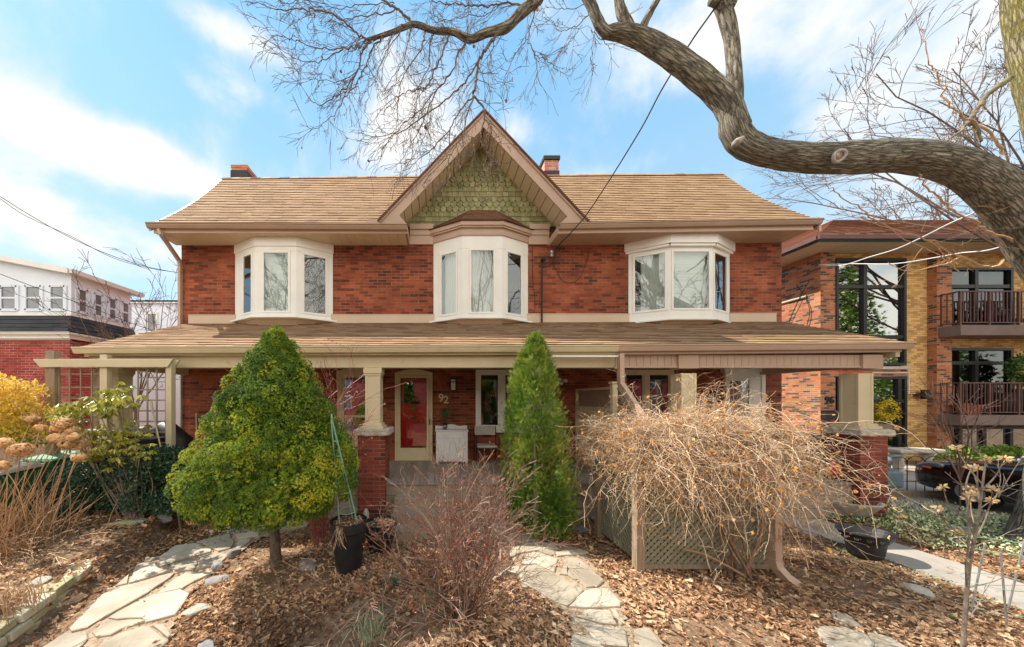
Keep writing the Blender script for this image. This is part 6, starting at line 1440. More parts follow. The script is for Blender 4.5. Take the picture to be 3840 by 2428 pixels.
# traced branches hanging over the gable, then twigs grown on them
tb = MB(); tips = []
def q6(x, y, D): return P(950+x/1.784, y/1.784, D)
def traced(pts, D0_, D1_, r0, r1, tw=1.0, twl=.42, n=None, grav=.055, dens=7.0, lvl=2, cvt=q6, mb=None):
    mb = mb or tb; k = len(pts); c = curve([cvt(x, y, D0_+(D1_-D0_)*i/(k-1)) for i, (x, y) in enumerate(pts)], 6); m = len(c)
    for i in range(1, m-1): c[i] = c[i]+Vector((random.gauss(0, .006), random.gauss(0, .012), random.gauss(0, .006)))
    rr = [(r0+(r1-r0)*i/(m-1)) for i in range(m)]; mb.tube(c, rr, n or (10 if r0 > .03 else 6 if r0 > .012 else 4), .5)
    for i in range(1, m-1):
        seg = (c[i+1]-c[i]).length; ex = seg*dens*tw; cnt = int(ex)+(random.random() < ex-int(ex))
        for _ in range(cnt):
            dd = (c[i+1]-c[i]).normalized(); s = Vector((random.gauss(0, 1), random.gauss(0, .8), random.gauss(-.25, 1))); s = (s-dd*s.dot(dd)).normalized(); a = random.uniform(.4, 1.0)
            branch(mb, c[i].lerp(c[i+1], random.random()), dd*math.cos(a)+s*math.sin(a), twl*random.uniform(.4, 1.25), max(.0032, min(rr[i]*.45, .006)), lvl if random.random() < .55 else 1, wob=.13, grav=grav, kids=3, ang=.6, shrink=.55, rmin=.0023, tips=tips, n=6, kmin=.2, tone=.5)
    return c
main1 = [(1910, -20), (1880, 10), (1790, 90), (1690, 185), (1560, 222), (1450, 262), (1340, 215), (1210, 205), (1080, 165), (1000, 190), (860, 240), (760, 265)]
b, pts, rs = limb([(950+x/1.784, y/1.784, 4.62-.02*i) for i, (x, y) in enumerate(main1)], [22, 20, 18, 17, 14, 13, 11, 10, 9, 8, 7, 5], n=14, sub=6, seed=11); limbuv(b.build('limb', BK, bt, smooth=True, uv=False), b.luv)
for a_ in (
 ([(1450, 262), (1340, 215), (1210, 205), (1080, 165), (1000, 190), (860, 240), (760, 265)], 4.5, 4.4, .02, .012, 1.1),
 ([(760, 265), (690, 225), (560, 110), (430, 75), (330, 60), (200, 62), (60, 30)], 4.4, 4.2, .014, .004, 1.2),
 ([(760, 265), (700, 320), (560, 325), (400, 315), (280, 270), (150, 235)], 4.4, 4.3, .011, .004, 1.2),
 ([(600, 330), (480, 400), (380, 420), (260, 380), (130, 290)], 4.4, 4.3, .009, .003, 1.1),
 ([(790, 260), (725, 350), (700, 470), (640, 560), (560, 640), (450, 700), (370, 660)], 4.4, 4.2, .013, .004, 1.1),
 ([(700, 480), (560, 545), (420, 540), (290, 540)], 4.35, 4.2, .007, .003, 1.0),
 ([(860, 240), (790, 340), (745, 460), (690, 560), (610, 660), (520, 780), (420, 860), (310, 830)], 4.4, 4.15, .012, .003, .9),
 ([(1000, 190), (900, 330), (850, 440), (800, 560), (720, 640)], 4.4, 4.6, .007, .003, .9),
 ([(1075, 165), (1020, 110), (960, 60), (870, 0), (830, -40)], 4.5, 4.5, .018, .014, .9),
 ([(960, 60), (860, 90), (740, 110), (620, 130), (480, 90)], 4.5, 4.3, .009, .003, 1.1), ([(560, 110), (400, 30), (300, -20)], 4.4, 4.3, .008, .004, 1.2), ([(940, 20), (760, 30), (600, 60), (440, 20), (260, -10)], 4.6, 4.4, .008, .004, 1.2),
 ([(1060, 180), (1030, 300), (1000, 420), (930, 520), (860, 640)], 4.5, 4.3, .008, .003, .9),
 ([(1150, 210), (1120, 330), (1040, 450), (990, 550), (965, 700), (950, 880), (860, 960)], 4.5, 4.2, .012, .003, .9),
 ([(1215, 215), (1182, 300), (1170, 460), (1110, 570), (1090, 700), (1060, 860)], 4.5, 4.3, .011, .003, .9),
 ([(1310, 235), (1270, 340), (1210, 480), (1150, 590), (1080, 600), (980, 640), (860, 770)], 4.5, 4.2, .014, .003, .9),
 ([(1440, 280), (1365, 360), (1350, 450), (1260, 560), (1190, 680), (1130, 820), (1050, 980), (980, 1090)], 4.5, 4.2, .014, .003, .9),
 ([(1625, 230), (1560, 330), (1510, 410), (1490, 560), (1475, 640), (1540, 725), (1545, 800), (1520, 920), (1560, 1010), (1640, 1100), (1740, 1080)], 4.55, 4.3, .022, .004, .7),
 ([(1510, 410), (1420, 540), (1300, 660), (1180, 745), (1000, 880), (870, 905), (690, 948)], 4.5, 4.2, .013, .003, .8),
 ([(1475, 640), (1385, 740), (1320, 860), (1310, 1000), (1315, 1150), (1300, 1240)], 4.5, 4.3, .012, .003, .8),
 ([(1475, 640), (1425, 790), (1400, 930), (1430, 1050), (1490, 1150)], 4.4, 4.25, .010, .003, .8), ([(1520, 900), (1470, 980), (1500, 1110), (1560, 1200), (1480, 1250)], 4.35, 4.2, .008, .003, .8),
 ([(1320, 860), (1190, 1000), (1080, 1090), (980, 1180)], 4.4, 4.25, .008, .003, .9), ([(1260, 560), (1130, 720), (1010, 830), (900, 950), (830, 1070), (760, 1075)], 4.4, 4.2, .008, .003, .9), ([(1190, 700), (1180, 830), (1120, 960), (1000, 1150)], 4.4, 4.2, .008, .003, .9), ([(1400, 900), (1340, 1010), (1220, 1130), (1140, 1230)], 4.3, 4.2, .007, .003, .9), ([(1540, 760), (1580, 840), (1640, 920), (1660, 990)], 4.4, 4.3, .006, .003, .8), ([(1545, 880), (1640, 960), (1700, 850)], 4.4, 4.3, .005, .003, .8),
 ([(1915, 0), (1860, 150), (1840, 260), (1880, 350), (1960, 400), (2030, 470)], 4.7, 4.5, .011, .003, 1.0), ([(1840, 260), (1760, 350), (1700, 480), (1650, 600)], 4.7, 4.6, .006, .003, .9), ([(1880, 350), (1900, 460), (1880, 560), (1900, 640)], 4.6, 4.5, .006, .003, .9),
 ([(1820, 30), (1640, 30), (1560, 45), (1440, 40), (1300, 20), (1160, -10)], 4.9, 5.0, .014, .006, 1.2), ([(1640, 30), (1560, 100), (1440, 110), (1330, 130), (1200, 150)], 4.9, 5.0, .007, .004, 1.2), ([(1700, 170), (1620, 300), (1560, 420), (1640, 560)], 4.8, 4.9, .006, .003, .9), ([(1400, -20), (1460, 100), (1440, 240)], 4.9, 4.8, .006, .004, 1.0), ([(1180, -20), (1200, 80), (1280, 180)], 4.9, 4.8, .007, .004, 1.1),
 ([(2260, 90), (2180, 160), (2080, 210), (2000, 150)], 4.7, 4.8, .008, .003, 1.1), ([(2290, 180), (2270, 300), (2260, 400), (2280, 480)], 4.6, 4.7, .005, .003, .9), ([(2240, 30), (2100, 60), (2000, 50)], 4.8, 4.9, .007, .003, 1.1), ([(2200, 170), (2120, 280), (2050, 330)], 4.8, 4.8, .005, .003, 1.0), ([(2260, 200), (2340, 280), (2400, 330)], 4.7, 4.7, .005, .003, .9)):
    traced(*a_, dens=11)
for a_ in (([(2610, -300), (2500, -420), (2380, -600)], 4.6, 4.4, .03, .005, .8), ([(2630, -600), (2760, -720), (2900, -900)], 4.7, 4.9, .03, .005, .8), ([(2290, -300), (2150, -420), (2000, -520)], 4.4, 4.3, .02, .004, .8), ([(3750, -700), (3500, -800), (3300, -1000)], 6.1, 6.4, .05, .006, .8), ([(3800, -300), (3950, -500), (4100, -800)], 5.9, 6.4, .05, .006, .8)):
    traced(*a_, dens=5, cvt=P)
tb.build('hanging_twigs', MT['twig'], bt, uv=False)
random.shuffle(tips); dl = [t for t in tips if t[0].x < 1.8]
scatter('last_leaves', leaf2[0], leaf2[1], [tuple(t[0]) for t in dl[:34]], [(0, .3, -1)]*34, rg.uniform(.02, .055, 34), rg.random(34)*.5, MT['litter'], bt)
# thin shoots below the limb at the right
tb = MB(); tips2 = tips; 
def q7(x, y, D): return P(2200+x/1.468, y/1.468, D)
for a_ in (([(2300, 850), (2230, 730), (2100, 650), (2000, 590), (1940, 440), (1880, 330), (1840, 160)], 4.3, 4.1, .016, .004, .25), ([(1310, 960), (1330, 1020), (1380, 1070), (1500, 1150), (1600, 1220), (1740, 1280), (1900, 1330), (2060, 1420), (2230, 1470), (2300, 1430)], 4.2, 4.25, .005, .014, .25),
    ([(1320, 1180), (1500, 1200), (1650, 1250), (1780, 1330), (1950, 1410), (2050, 1500)], 4.1, 4.2, .004, .007, .2), ([(1830, 960), (1880, 1040), (1960, 1110), (2090, 1200), (2200, 1270), (2340, 1330)], 4.3, 4.3, .010, .014, .25), ([(1580, 1210), (1600, 1080), (1570, 960)], 4.2, 4.3, .005, .003, .3),
    ([(2050, 1420), (1990, 1450), (1900, 1470), (1780, 1490), (1660, 1440)], 4.2, 4.1, .009, .004, .2), ([(1890, 1330), (1960, 1390), (2020, 1440)], 4.2, 4.2, .008, .007, .1)): traced(*a_, cvt=q7, dens=6, mb=tb, grav=0)
tb.build('shoots', MT['drystem'], bt, uv=False)
tb = MB()
traced([(2330, 430), (2220, 510), (2150, 600), (2110, 660), (2050, 730), (1975, 780)], 5.2, 5.0, .045, .012, .3, cvt=q7, mb=tb, dens=3); traced([(2110, 670), (2150, 710), (2170, 780)], 5.1, 5.0, .03, .02, .1, cvt=q7, mb=tb, dens=2)
tb.build('side_branch', MT['bark'], bt, uv=False, smooth=True)

# ---- more distant bare tree crowns at the upper right
def far_tree(name, label, base, targets, r0=.10, cvt=q7, D=10, spread=1.2, kids=6, cat='tree', L=None, rmin=.0055):
    t_ = thing(name, label, cat, base); b = MB(); b.tube([base, Vector(base)+Vector((0, 0, 5))], [r0*2.2, r0*1.6], 10)
    for x, y in targets:
        s = Vector(base)+Vector((0, 0, random.uniform(3.5, 6))); e = cvt(x, y, D+random.uniform(-spread, spread)); v = e-s
        branch(b, s, v, v.length*.95, r0, 3, wob=.10, grav=.0, up=.0, kids=kids, ang=.6, shrink=.30, rmin=rmin, n=12, kmin=.45)
    b.build('branches', MT['twig'], t_, uv=False); return t_
far_tree('street_tree', 'bare dark twigged tree crown behind the upper right limb', (X(4300, 9.5), 9.5, 0), [(1620, 180), (1600, 300), (1650, 420), (1760, 500), (1900, 540), (1720, 130), (1900, 60), (2050, 10), (2100, 300), (2200, 400), (1800, 250), (2150, 120), (1560, 310), (1980, 620)], D=9.0, r0=.045, kids=7)
far_tree('street_tree', 'fine bare tree crown seen above the apartment roof', (X(4000, 17), 17.5, 0), [(1480, 980), (1560, 1060), (1640, 1130), (1520, 1140), (1760, 1150), (1860, 1050), (1950, 1180), (1700, 1000), (2060, 1120), (2150, 1230)], D=16.5, r0=.06, kids=8, rmin=.009)

# ---- overhead wires
def wire(name, label, pts, r, m='wire', n=6):
    b = MB(); b.tube(curve(pts, 10), r, n); tag(b.build(name, MT[m], uv=False, smooth=True), label, 'cable')
wire('service_cable', 'dark twisted cable rising from the insulator to the top of the view', [P(2078, 938, 7.88), P(2180, 830, 7.0), P(2270, 700, 6.2), P(2400, 490, 5.3), P(2480, 340, 4.9), P(2590, 160, 4.4), P(2702, 0, 4.0), P(2800, -160, 3.7)], .0115)
wire('phone_cable', 'upper thin black cable sweeping in from the left edge to the house corner', [P(-80, 700, 6.0), P(0, 738, 6.1), P(100, 800, 6.4), P(260, 890, 6.8), P(420, 960, 7.2), P(560, 1003, 7.6), P(670, 1024, 7.93)], .007)
wire('phone_cable', 'second thin black cable twisting with the one above it at the left', [P(-80, 690, 6.05), P(0, 746, 6.15), P(100, 812, 6.45), P(260, 884, 6.85), P(420, 966, 7.25), P(560, 1006, 7.65), P(668, 1023, 7.94)], .006)
wire('phone_cable', 'low thin black cable crossing in front of the white upper floor at the left', [P(-60, 1005, 6.0), P(0, 1028, 6.1), P(150, 1085, 6.6), P(330, 1150, 7.2), P(500, 1215, 7.9), P(640, 1262, 8.6)], .007)
wire('twisted_cable', 'pale twisted cable curving across the front of the apartment building', [P(3070, 993, 11.1), P(3160, 995, 10.2), P(3260, 965, 9.2), P(3360, 935, 8.3), P(3450, 895, 7.5), P(3560, 840, 6.6), P(3650, 800, 5.9), P(3700, 770, 5.6)], .015, 'wirew')
wire('twisted_cable', 'second pale twisted cable hanging lower towards the tree limb', [P(3070, 994, 11.1), P(3200, 990, 10.0), P(3350, 990, 9.0), P(3500, 968, 8.0), P(3600, 950, 7.2), P(3700, 940, 6.4), P(3790, 915, 5.6)], .013, 'wirew')
wire('phone_cable', 'black cable bundle between the row house corner and the apartment flank', [P(2925, 1030, 8.0), P(2990, 1015, 9.3), P(3068, 994, 11.1)], .014)

# ---- trees across the street, mirrored in the windows
def mirror_tree(name, x, y, h, label, n=9):
    t_ = thing(name, label, 'tree', (x, y, 0)); b = MB(); b.tube([(x, y, 0), (x+.1, y, h*.35)], [.28, .18], 10)
    for i in range(n-3): a = random.uniform(0, 6.28); branch(b, (x+.1, y, h*random.uniform(.25, .4)), (math.cos(a)*.7, math.sin(a)*.7, 1), h*.6, .10, 3, wob=.10, kids=7, ang=.6, shrink=.42, rmin=.012, n=9, kmin=.25)
    b.build('branches', MT['twig'], t_, uv=False)
mirror_tree('street_tree', -9.5, -4.5, 11, 'bare tree across the street, mirrored in the left bay window'); mirror_tree('street_tree', 15.5, -6, 14, 'bare tree across the street, mirrored in the right bay window'); mirror_tree('street_tree', 2.5, -7, 13, 'bare tree across the street, mirrored in the middle bay window', 7)
def mirror_conifer(x, y, h, r, label):
    t_ = thing('conifer_tree', label, 'tree', (x, y, 0)); n = 4200; z = h*(1-rg.random(n)**.6)*.95+.4; rad = r*(1-z/(h*1.02))*(.55+.45*((z*2.2) % 1)); a = rg.uniform(0, 6.283, n); k = np.sqrt(rg.random(n)); pos = np.stack([x+rad*k*np.cos(a), y+rad*k*np.sin(a), z-.25*rad*k], 1)
    scatter('crown', *needle_tuft(9, 1, .12), pos, np.stack([np.cos(a), np.sin(a), np.full(n, -.2)], 1), rg.uniform(.2, .42, n), np.clip(rg.normal(.3, .2, n), 0, 1), MT['spruce'], t_)
    b = MB(); b.tube([(x, y, 0), (x, y, h)], [.25, .03], 8); b.build('trunk', MT['trunk2'], t_)
mirror_conifer(31, -6, 15, 5, 'broad spruce across the street, mirrored at the left of the apartment windows'); mirror_conifer(39, -7, 17, 5, 'tallest spruce across the street, mirrored in the middle of the apartment windows'); mirror_conifer(48, -8, 15, 6, 'farthest spruce across the street, mirrored behind the apartment balconies')
mirror_conifer(10, -11, 6, 3, 'low dark spruce across the street, mirrored in the porch windows'); mirror_conifer(-3.5, -12, 6, 3, 'small spruce across the street, mirrored in the red door')
# ================================================================ pots, bins, furniture, car
def pot(name, px, py, top_py, wtop, wbot, label, m='blackplastic', D=None, soil=True, rim=.03, flare=None):
    p = G(px, py, 0.02) if D is None else Vector((X(px, D), D, Z(py, D))); D = p.y; h = Z(top_py, D)-p.z; rt, rb = wtop/2*D/F, wbot/2*D/F
    prof = [(rb*.9, 0), (rb, .005), (rt*.93, h*.80), (rt*.94, h*.81), (rt, h*.83), (rt, h), (rt-.022, h), (rt-.03, h-.05), (rt*.8, h-.06)]
    t_ = thing(name, label, 'pot', p); b = MB(); b.lathe(prof, p, 32); b.build('pot_body', MT[m], t_, smooth=False, bevel=.004)
    if soil:
        b = MB(); b.lathe([(rt-.03, h-.058), (rt-.035, h-.05), (rt*.4, h-.035), (.01, h-.03)], p, 24); b.build('potting_soil', MT['soil'], t_)
        n = 260; a = rg.uniform(0, 6.28, n); r = (rt-.04)*np.sqrt(rg.random(n)); scatter('dead_leaves', leaf_v, leaf_f, np.stack([p.x+r*np.cos(a), p.y+r*np.sin(a), np.full(n, p.z+h-.035)+rg.random(n)*.02], 1), rg.normal(0, .4, (n, 3))+[0, 0, 1], rg.uniform(.010, .022, n), rg.random(n), MT['litter'], t_)
    return t_, p, h, rt
t_, p, h, rt = pot('tall_pot', 1308, 2152, 1948, 134, 86, 'tall black plastic pot with a wire obelisk standing in it')
b = MB()   # dried strands over the rim
for i in range(26): q = p+Vector((random.uniform(-.12, .0), -rt+random.uniform(-.0, .02), h)); b.tube(wander(q, (random.gauss(0, .2), -.3, -1), random.uniform(.12, .3), 6, .16, .1), .0025, 3, random.random())
b.build('dead_strands', MT['straw'], t_, uv=False)
# obelisk
ob = thing('wire_obelisk', 'green wire plant obelisk standing in the tall black pot', 'plant support', (p.x, p.y, p.z+h)); apex = P(1244, 1575, p.y-.25); b = MB(); legs = []
for ex, ey in ((-.10, -.06), (.13, -.05), (.02, .12)): f_ = Vector((p.x+ex, p.y+ey, p.z+h-.05)); legs.append(f_); b.tube([f_, apex+Vector((ex*.04, ey*.04, 0))], .0085, 6)
b.build('uprights', MT['greenwire'], ob)
for k, t in enumerate((.13, .32, .50, .66, .80)):
    b = MB(); c = [f_.lerp(apex, t) for f_ in legs]; cc = (c[0]+c[1]+c[2])/3; r = sum((q-cc).length for q in c)/3
    b.tube([cc+Vector((r*math.cos(a), r*math.sin(a), .012*math.sin(a+k))) for a in [i*math.pi/12 for i in range(25)]], .0055, 5); b.build('ring', MT['greenwire'], ob)
b = MB(); b.lathe([(.004, -.02), (.014, 0), (.010, .02), (.016, .03), (.003, .075)], apex, 10); b.build('finial', MT['greenwire'], ob, smooth=True)
pot('low_pot', 1428, 2062, 1955, 122, 86, 'short black ribbed plastic pot beside the tall pot')
pot('low_pot', 1395, 1875, 1800, 96, 74, 'black pot with dead stems at the foot of the brick porch pier')
b = MB(); q = G(1395, 1875)
for i in range(60): b.tube(wander(q+Vector((random.gauss(0, .08), random.gauss(0, .06), .33)), (random.gauss(0, .6), random.gauss(0, .5), .7), random.uniform(.15, .35), 6, .2, .25), .003, 3, random.random())
tag(b.build('dead_plant', MT['drystem'], uv=False), 'matted dead plant drooping over the black pot by the pier', 'plant')
# flared bowl on the walkway
p = G(3240, 2098, 0); p = Vector((X(3245, 4.5), 4.5, .012)); bw = thing('flared_planter', 'dark grey flared oval planter with scroll pattern on the walkway edge', 'planter', p)
b = MB(); b.lathe([(.17, 0), (.19, .03), (.22, .22), (.245, .24), (.30, .34), (.315, .35), (.31, .365), (.29, .36), (.24, .26), (.2, .2), (.01, .18)], p, 40, sx=1.0, sy=.8); b.build('bowl', MT['blackplastic'], bw, smooth=False)
for i in range(14):
    a = 2*math.pi*i/14; b = MB(); c = p+Vector((.262*math.cos(a), .262*.8*math.sin(a), .285)); u = Vector((-math.sin(a), math.cos(a)*.8, 0)).normalized()
    b.tube([c+u*(.034-.0022*k)*math.cos(k*.7)+Vector((math.cos(a)*.012, math.sin(a)*.01, 0))+Vector((0, 0, (.026-.0015*k)*math.sin(k*.7))) for k in range(14)], .0035, 4); b.build('scroll', MT['rock'], bw)
b = MB(); b.box(p.x-.1, p.x+.12, p.y-.05, p.y+.1, p.z+.2, p.z+.22); 
# wire tomato cage at the right
tc_ = thing('tomato_cage', 'metal tomato cage with green rings at the front right', 'plant support', (6.2, 3.3, 0)); b = MB(); D = 3.1
b.tube([q10(1175, 955, D), q10(1100, 1320, D)], .008, 6); b.tube([q10(1262, 980, D-.1), q10(1297, 1400, D-.1)], .008, 6); b.tube([q10(1396, 925, D+.05), q10(1308, 1300, D+.05)], .008, 6); b.build('stakes', MT['silver'], tc_)
cc = q10(1270, 965, D); rr_ = .20
for z, k in ((0, 1.0), (-.36, .8), (-.62, .62)):
    b = MB(); b.tube([cc+Vector((rr_*1.7*k*math.cos(a), rr_*k*math.sin(a)+.02, z)) for a in [i*math.pi/14 for i in range(29)]], .0035, 5); b.build('ring', MT['greenwire'], tc_)

# ---- pergola at the left
pg = thing('pergola', 'cream garden pergola beam on posts with square lattice panels at the left', 'pergola', (-5.5, 5.2, 0)); D = 5.6
b = MB(); z0, z1 = Z(1378, D), Z(1348, D); b.prism([(X(133, D), D-.04, z1), (X(158, D), D-.04, z0), (X(634, D), D-.04, z0), (X(655, D), D-.04, z1)], (0, .045, 0)); b.build('beam', MT['cream'], pg, bevel=.004)
b = MB(); b.prism([(X(133, D), D+.10, z1), (X(158, D), D+.10, z0), (X(634, D), D+.10, z0), (X(655, D), D+.10, z1)], (0, .04, 0)); b.build('beam', MT['cream'], pg)
for px0, px1, m_, zt in ((166, 202, 'wood', 1316), (372, 399, 'cream', 1331), (620, 641, 'cream', 1348)):
    b = MB(); x0, x1 = X(px0, D), X(px1, D); b.box(x0, x1, D+.006, D+.006+min(.1, x1-x0), -.05, Z(zt, D)); b.build('post', MT[m_], pg, bevel=.006)
def grid_panel(parent, pa, pb, z0, z1, nv, zs, m_, w_=.022):
    pa, pb = Vector((*pa, 0)), Vector((*pb, 0)); b = MB()
    for i in range(nv): q = pa.lerp(pb, i/(nv-1)); b.box(q.x-w_/2, q.x+w_/2, q.y-.006, q.y+.006, z0, z1)
    for z in zs: b.bar((pa.x, pa.y+.013, z), (pb.x, pb.y+.013, z), .010, w_)
    b.build('lattice_panel', MT[m_], parent)
zs_ = lambda L: [Z(1200+y/2.176, D) for y in L]
grid_panel(pg, (X(505/2.176, D), D+.5), (X(810/2.176, D+.02), D+.03), .3, z0, 6, zs_((430, 485, 550, 635, 720, 820, 920)), 'wood')
grid_panel(pg, (X(205, D), D+.06), (X(372, D), D+.06), .3, z0, 5, zs_((440, 550, 640, 730, 820, 920)), 'wood')
grid_panel(pg, (X(506, D), D+.06), (X(612, D), D+.06), .3, z0, 4, zs_((470, 570, 657, 745, 832, 920, 1007, 1095)), 'deckside', .026)
# fence and clutter behind the pergola
fn = thing('board_fence', 'dark weathered board fence behind the golden shrub', 'fence', (-9, 7.4, 0)); b = MB(); x = -11.5
while x < -8.0: b.box(x, x+.13, 7.4, 7.42, 0, 1.35+random.uniform(-.02, .02), random.random()); x += .14
b.build('boards', MT['wood'], fn); b = MB(); b.box(-11.5, -8, 7.42, 7.47, 1.1, 1.18); b.build('rail', MT['wood'], fn)
b = MB(); p = P(625, 1690, 6.6); b.tube([p+Vector((-.3, 0, -.7)), p+Vector((-.28, 0, .25)), p+Vector((0, 0, .42)), p+Vector((.25, 0, .2)), p+Vector((.3, 0, -.7))], [.2, .26, .24, .26, .2], 10, cap=True); tag(b.build('grill_cover', MT['blackplastic'], smooth=True), 'black covered barbecue beside the left porch corner', 'barbecue')
b = MB(); p = P(560, 1655, 5.6); b.box(p.x-.28, p.x+.15, p.y-.1, p.y+.25, p.z-.35, p.z+.0); b.box(p.x-.30, p.x+.17, p.y-.12, p.y+.27, p.z, p.z+.05); tag(b.build('planter_box', MT['blackplastic'], bevel=.01), 'black storage tub behind the right pergola lattice', 'tub')
b = MB(); p = Vector((X(697, 5.75), 5.75, .30)); b.lathe([(.10, 0), (.14, .22), (.155, .22), (.155, .27), (.13, .27), (.12, .2)], p+Vector((0, 0, .35)), 20); tag(b.build('flower_pot', MT['terracotta']), 'terracotta pot on the porch edge left of the spruce', 'pot')
b = MB(); b.tube([P(738, 1700, 7.6), P(736, 1550, 7.8)], .014, 6); tag(b.build('broom_handle', MT['soffit']), 'thin wooden pole leaning on the brick wall left of the spruce', 'pole')
b = MB(); b.tube([P(566, 1505, 5.6), P(574, 1550, 5.6)], .02, 6); b.tube([P(574, 1550, 5.6), P(605, 1690, 5.5)], .012, 6); tag(b.build('shovel', MT['soffit']), 'garden tool with wooden handle leaning behind the pergola lattice', 'tool')

def wheelie(x, y, z, w_, d_, h_, label, rz=0, lid='bin'):
    t_ = thing('wheelie_bin', label, 'bin', (x, y, z)); b = MB(); k = .82
    b.hexa([(x-w_/2*k, y-d_/2*k, z+.04), (x+w_/2*k, y-d_/2*k, z+.04), (x+w_/2*k, y+d_/2*k, z+.04), (x-w_/2*k, y+d_/2*k, z+.04), (x-w_/2, y-d_/2, z+h_-.06), (x+w_/2, y-d_/2, z+h_-.06), (x+w_/2, y+d_/2, z+h_-.06), (x-w_/2, y+d_/2, z+h_-.06)]); b.build('bin_body', MT['bin'], t_, bevel=.02)
    b = MB(); b.hexa([(x-w_/2-.03, y-d_/2-.04, z+h_-.06), (x+w_/2+.03, y-d_/2-.04, z+h_-.06), (x+w_/2+.03, y+d_/2+.02, z+h_-.02), (x-w_/2-.03, y+d_/2+.02, z+h_-.02), (x-w_/2, y-d_/2, z+h_-.02), (x+w_/2, y-d_/2, z+h_-.02), (x+w_/2-.03, y+d_/2, z+h_+.05), (x-w_/2+.03, y+d_/2, z+h_+.05)]); b.build('lid', MT[lid], t_, bevel=.015)
    b = MB(); b.tube([(x-w_/2+.03, y+d_/2+.05, z+h_-.0), (x+w_/2-.03, y+d_/2+.05, z+h_-.0)], .016, 8); b.build('handle', MT['bin'], t_)
    for s in (-1, 1):
        b = MB(); b.lathe([(.09, -.025), (.1, -.02), (.1, .02), (.09, .025)], (x+s*w_*.42, y+d_*.38, z+.1), 16, axis='x'); b.build('wheel', MT['rubber'], t_)
MT['binlid'] = mat('faded_green_lid', (.10, .26, .15), (.14, .30, .19), sc=5, rough=.4)
wheelie(X(205, 5.6)+.0, 5.6, .15, .52, .5, Z(1712, 5.5)-.15, 'green wheelie bin behind the dry hydrangea stems', lid='binlid'); wheelie(X(-5, 4.9), 4.9, .15, .6, .6, 1.02, 'green wheelie bin cut off by the left picture edge', lid='concrete')
wheelie(X(2400, 4.75), 4.85, .02, .4, .4, Z(1775, 4.75), 'bright green bin tucked behind the left trellis post', lid='binlid')
# stroller wheels behind the vine
b = MB()
for px, py, r in ((2312, 1888, .12), (2348, 1895, .10), (2330, 1790, .14)):
    c = P(px, py, 5.0); b.tube([c+Vector((r*math.cos(a), .02*math.cos(a), r*math.sin(a))) for a in [i*math.pi/10 for i in range(21)]], .016, 6)
    for k in range(5): a = k*1.2566; b.tube([c, c+Vector((r*math.cos(a), 0, r*math.sin(a)))], .007, 4)
b.tube([P(2312, 1888, 5.0), P(2330, 1790, 5.0), P(2310, 1745, 5.0), P(2345, 1700, 5.1)], .014, 6); b.tube([P(2348, 1895, 5.0), P(2330, 1790, 5.0)], .014, 6)
tag(b.build('stroller', MT['black'], smooth=True), 'folded black stroller half hidden left of the trellis', 'stroller')

# ---- porch furniture
cb = thing('washstand', 'white painted cabinet with scalloped back on the porch beside the red door', 'cabinet', (X(1695, 7.7), 7.7, .685)); D = 7.55; x0, x1 = X(1635, D), X(1754, D); zt = Z(1615, D); zb = .69
b = MB(); b.box(x0, x1, D, 7.95, zb+.05, zt-.02); b.box(x0, x0+.05, D+.01, D+.06, zb, zb+.05); b.box(x1-.05, x1, D+.01, D+.06, zb, zb+.05); b.box(x0, x0+.05, 7.89, 7.94, zb, zb+.05); b.box(x1-.05, x1, 7.89, 7.94, zb, zb+.05); b.build('carcass', MT['paper'], cb, bevel=.006)
b = MB(); b.box(x0-.02, x1+.02, D-.03, 7.96, zt-.02, zt+.005); b.build('top', MT['paper'], cb, bevel=.006)
b = MB(); pr = [(x0-.02+(x1-x0+.04)*i/24, zt+.07+.03*math.sin(math.pi*i/24)+.018*math.cos(4*math.pi*i/24)) for i in range(25)]; b.prism([(x0-.02, 7.93, zt+.006)]+[(x, 7.93, z) for x, z in pr]+[(x1+.02, 7.93, zt+.006)], (0, .025, 0)); b.build('back_splash', MT['paper'], cb)
b = MB(); b.box(x0+.04, x1-.04, D-.012, D-.001, zt-.20, zt-.05); o = b.build('drawer', MT['paper'], cb, bevel=.004); b = MB(); b.lathe([(.018, 0), (.022, -.015), (.01, -.03)], (x0+.16, D-.012, zt-.125), 12, axis='y'); b.build('knob', MT['white'], o)
for a, c in ((x0+.04, (x0+x1)/2-.004), ((x0+x1)/2+.004, x1-.04)): b = MB(); b.box(a, c, D-.010, D-.001, zb+.09, zt-.22); b.build('cabinet_door', MT['paper'], cb, bevel=.004)
vp = Vector((X(1669, 7.7), 7.7, zt+.006)); vs_ = thing('flower_vase', 'glass vase of dried flowers on the white porch cabinet', 'vase', vp); b = MB(); b.lathe([(.04, 0), (.05, .02), (.05, .16), (.045, .16), (.04, .03)], vp, 16); b.build('vase', MT['glass_dk'], vs_, smooth=True)
b = MB()
for i in range(34): pts = wander(vp+Vector((0, 0, .02)), (random.gauss(0, .16), random.gauss(0, .12), 1), random.uniform(.35, .5), 5, .06); b.tube(pts, .0025, 3, 0); [b.poly([pts[-1]+Vector((random.gauss(0, .018), random.gauss(0, .015), random.gauss(0, .018))) for _ in range(4)], random.random()) for _ in range(6)]
b.build('dried_flowers', MT['ivy'], vs_, uv=False)
ch = thing('cushioned_chair', 'black framed chair with pale vinyl seat on the porch', 'chair', (X(1828, 7.55), 7.55, .685)); D = 7.45; x0, x1 = X(1782, D), X(1873, D); xm = (x0+x1)/2; zs = .685+.46
b = MB(); b.box(x0+.05, x1-.05, D-.05, D+.38, zs-.06, zs); b.build('seat', MT['vinyl'], ch, bevel=.03)
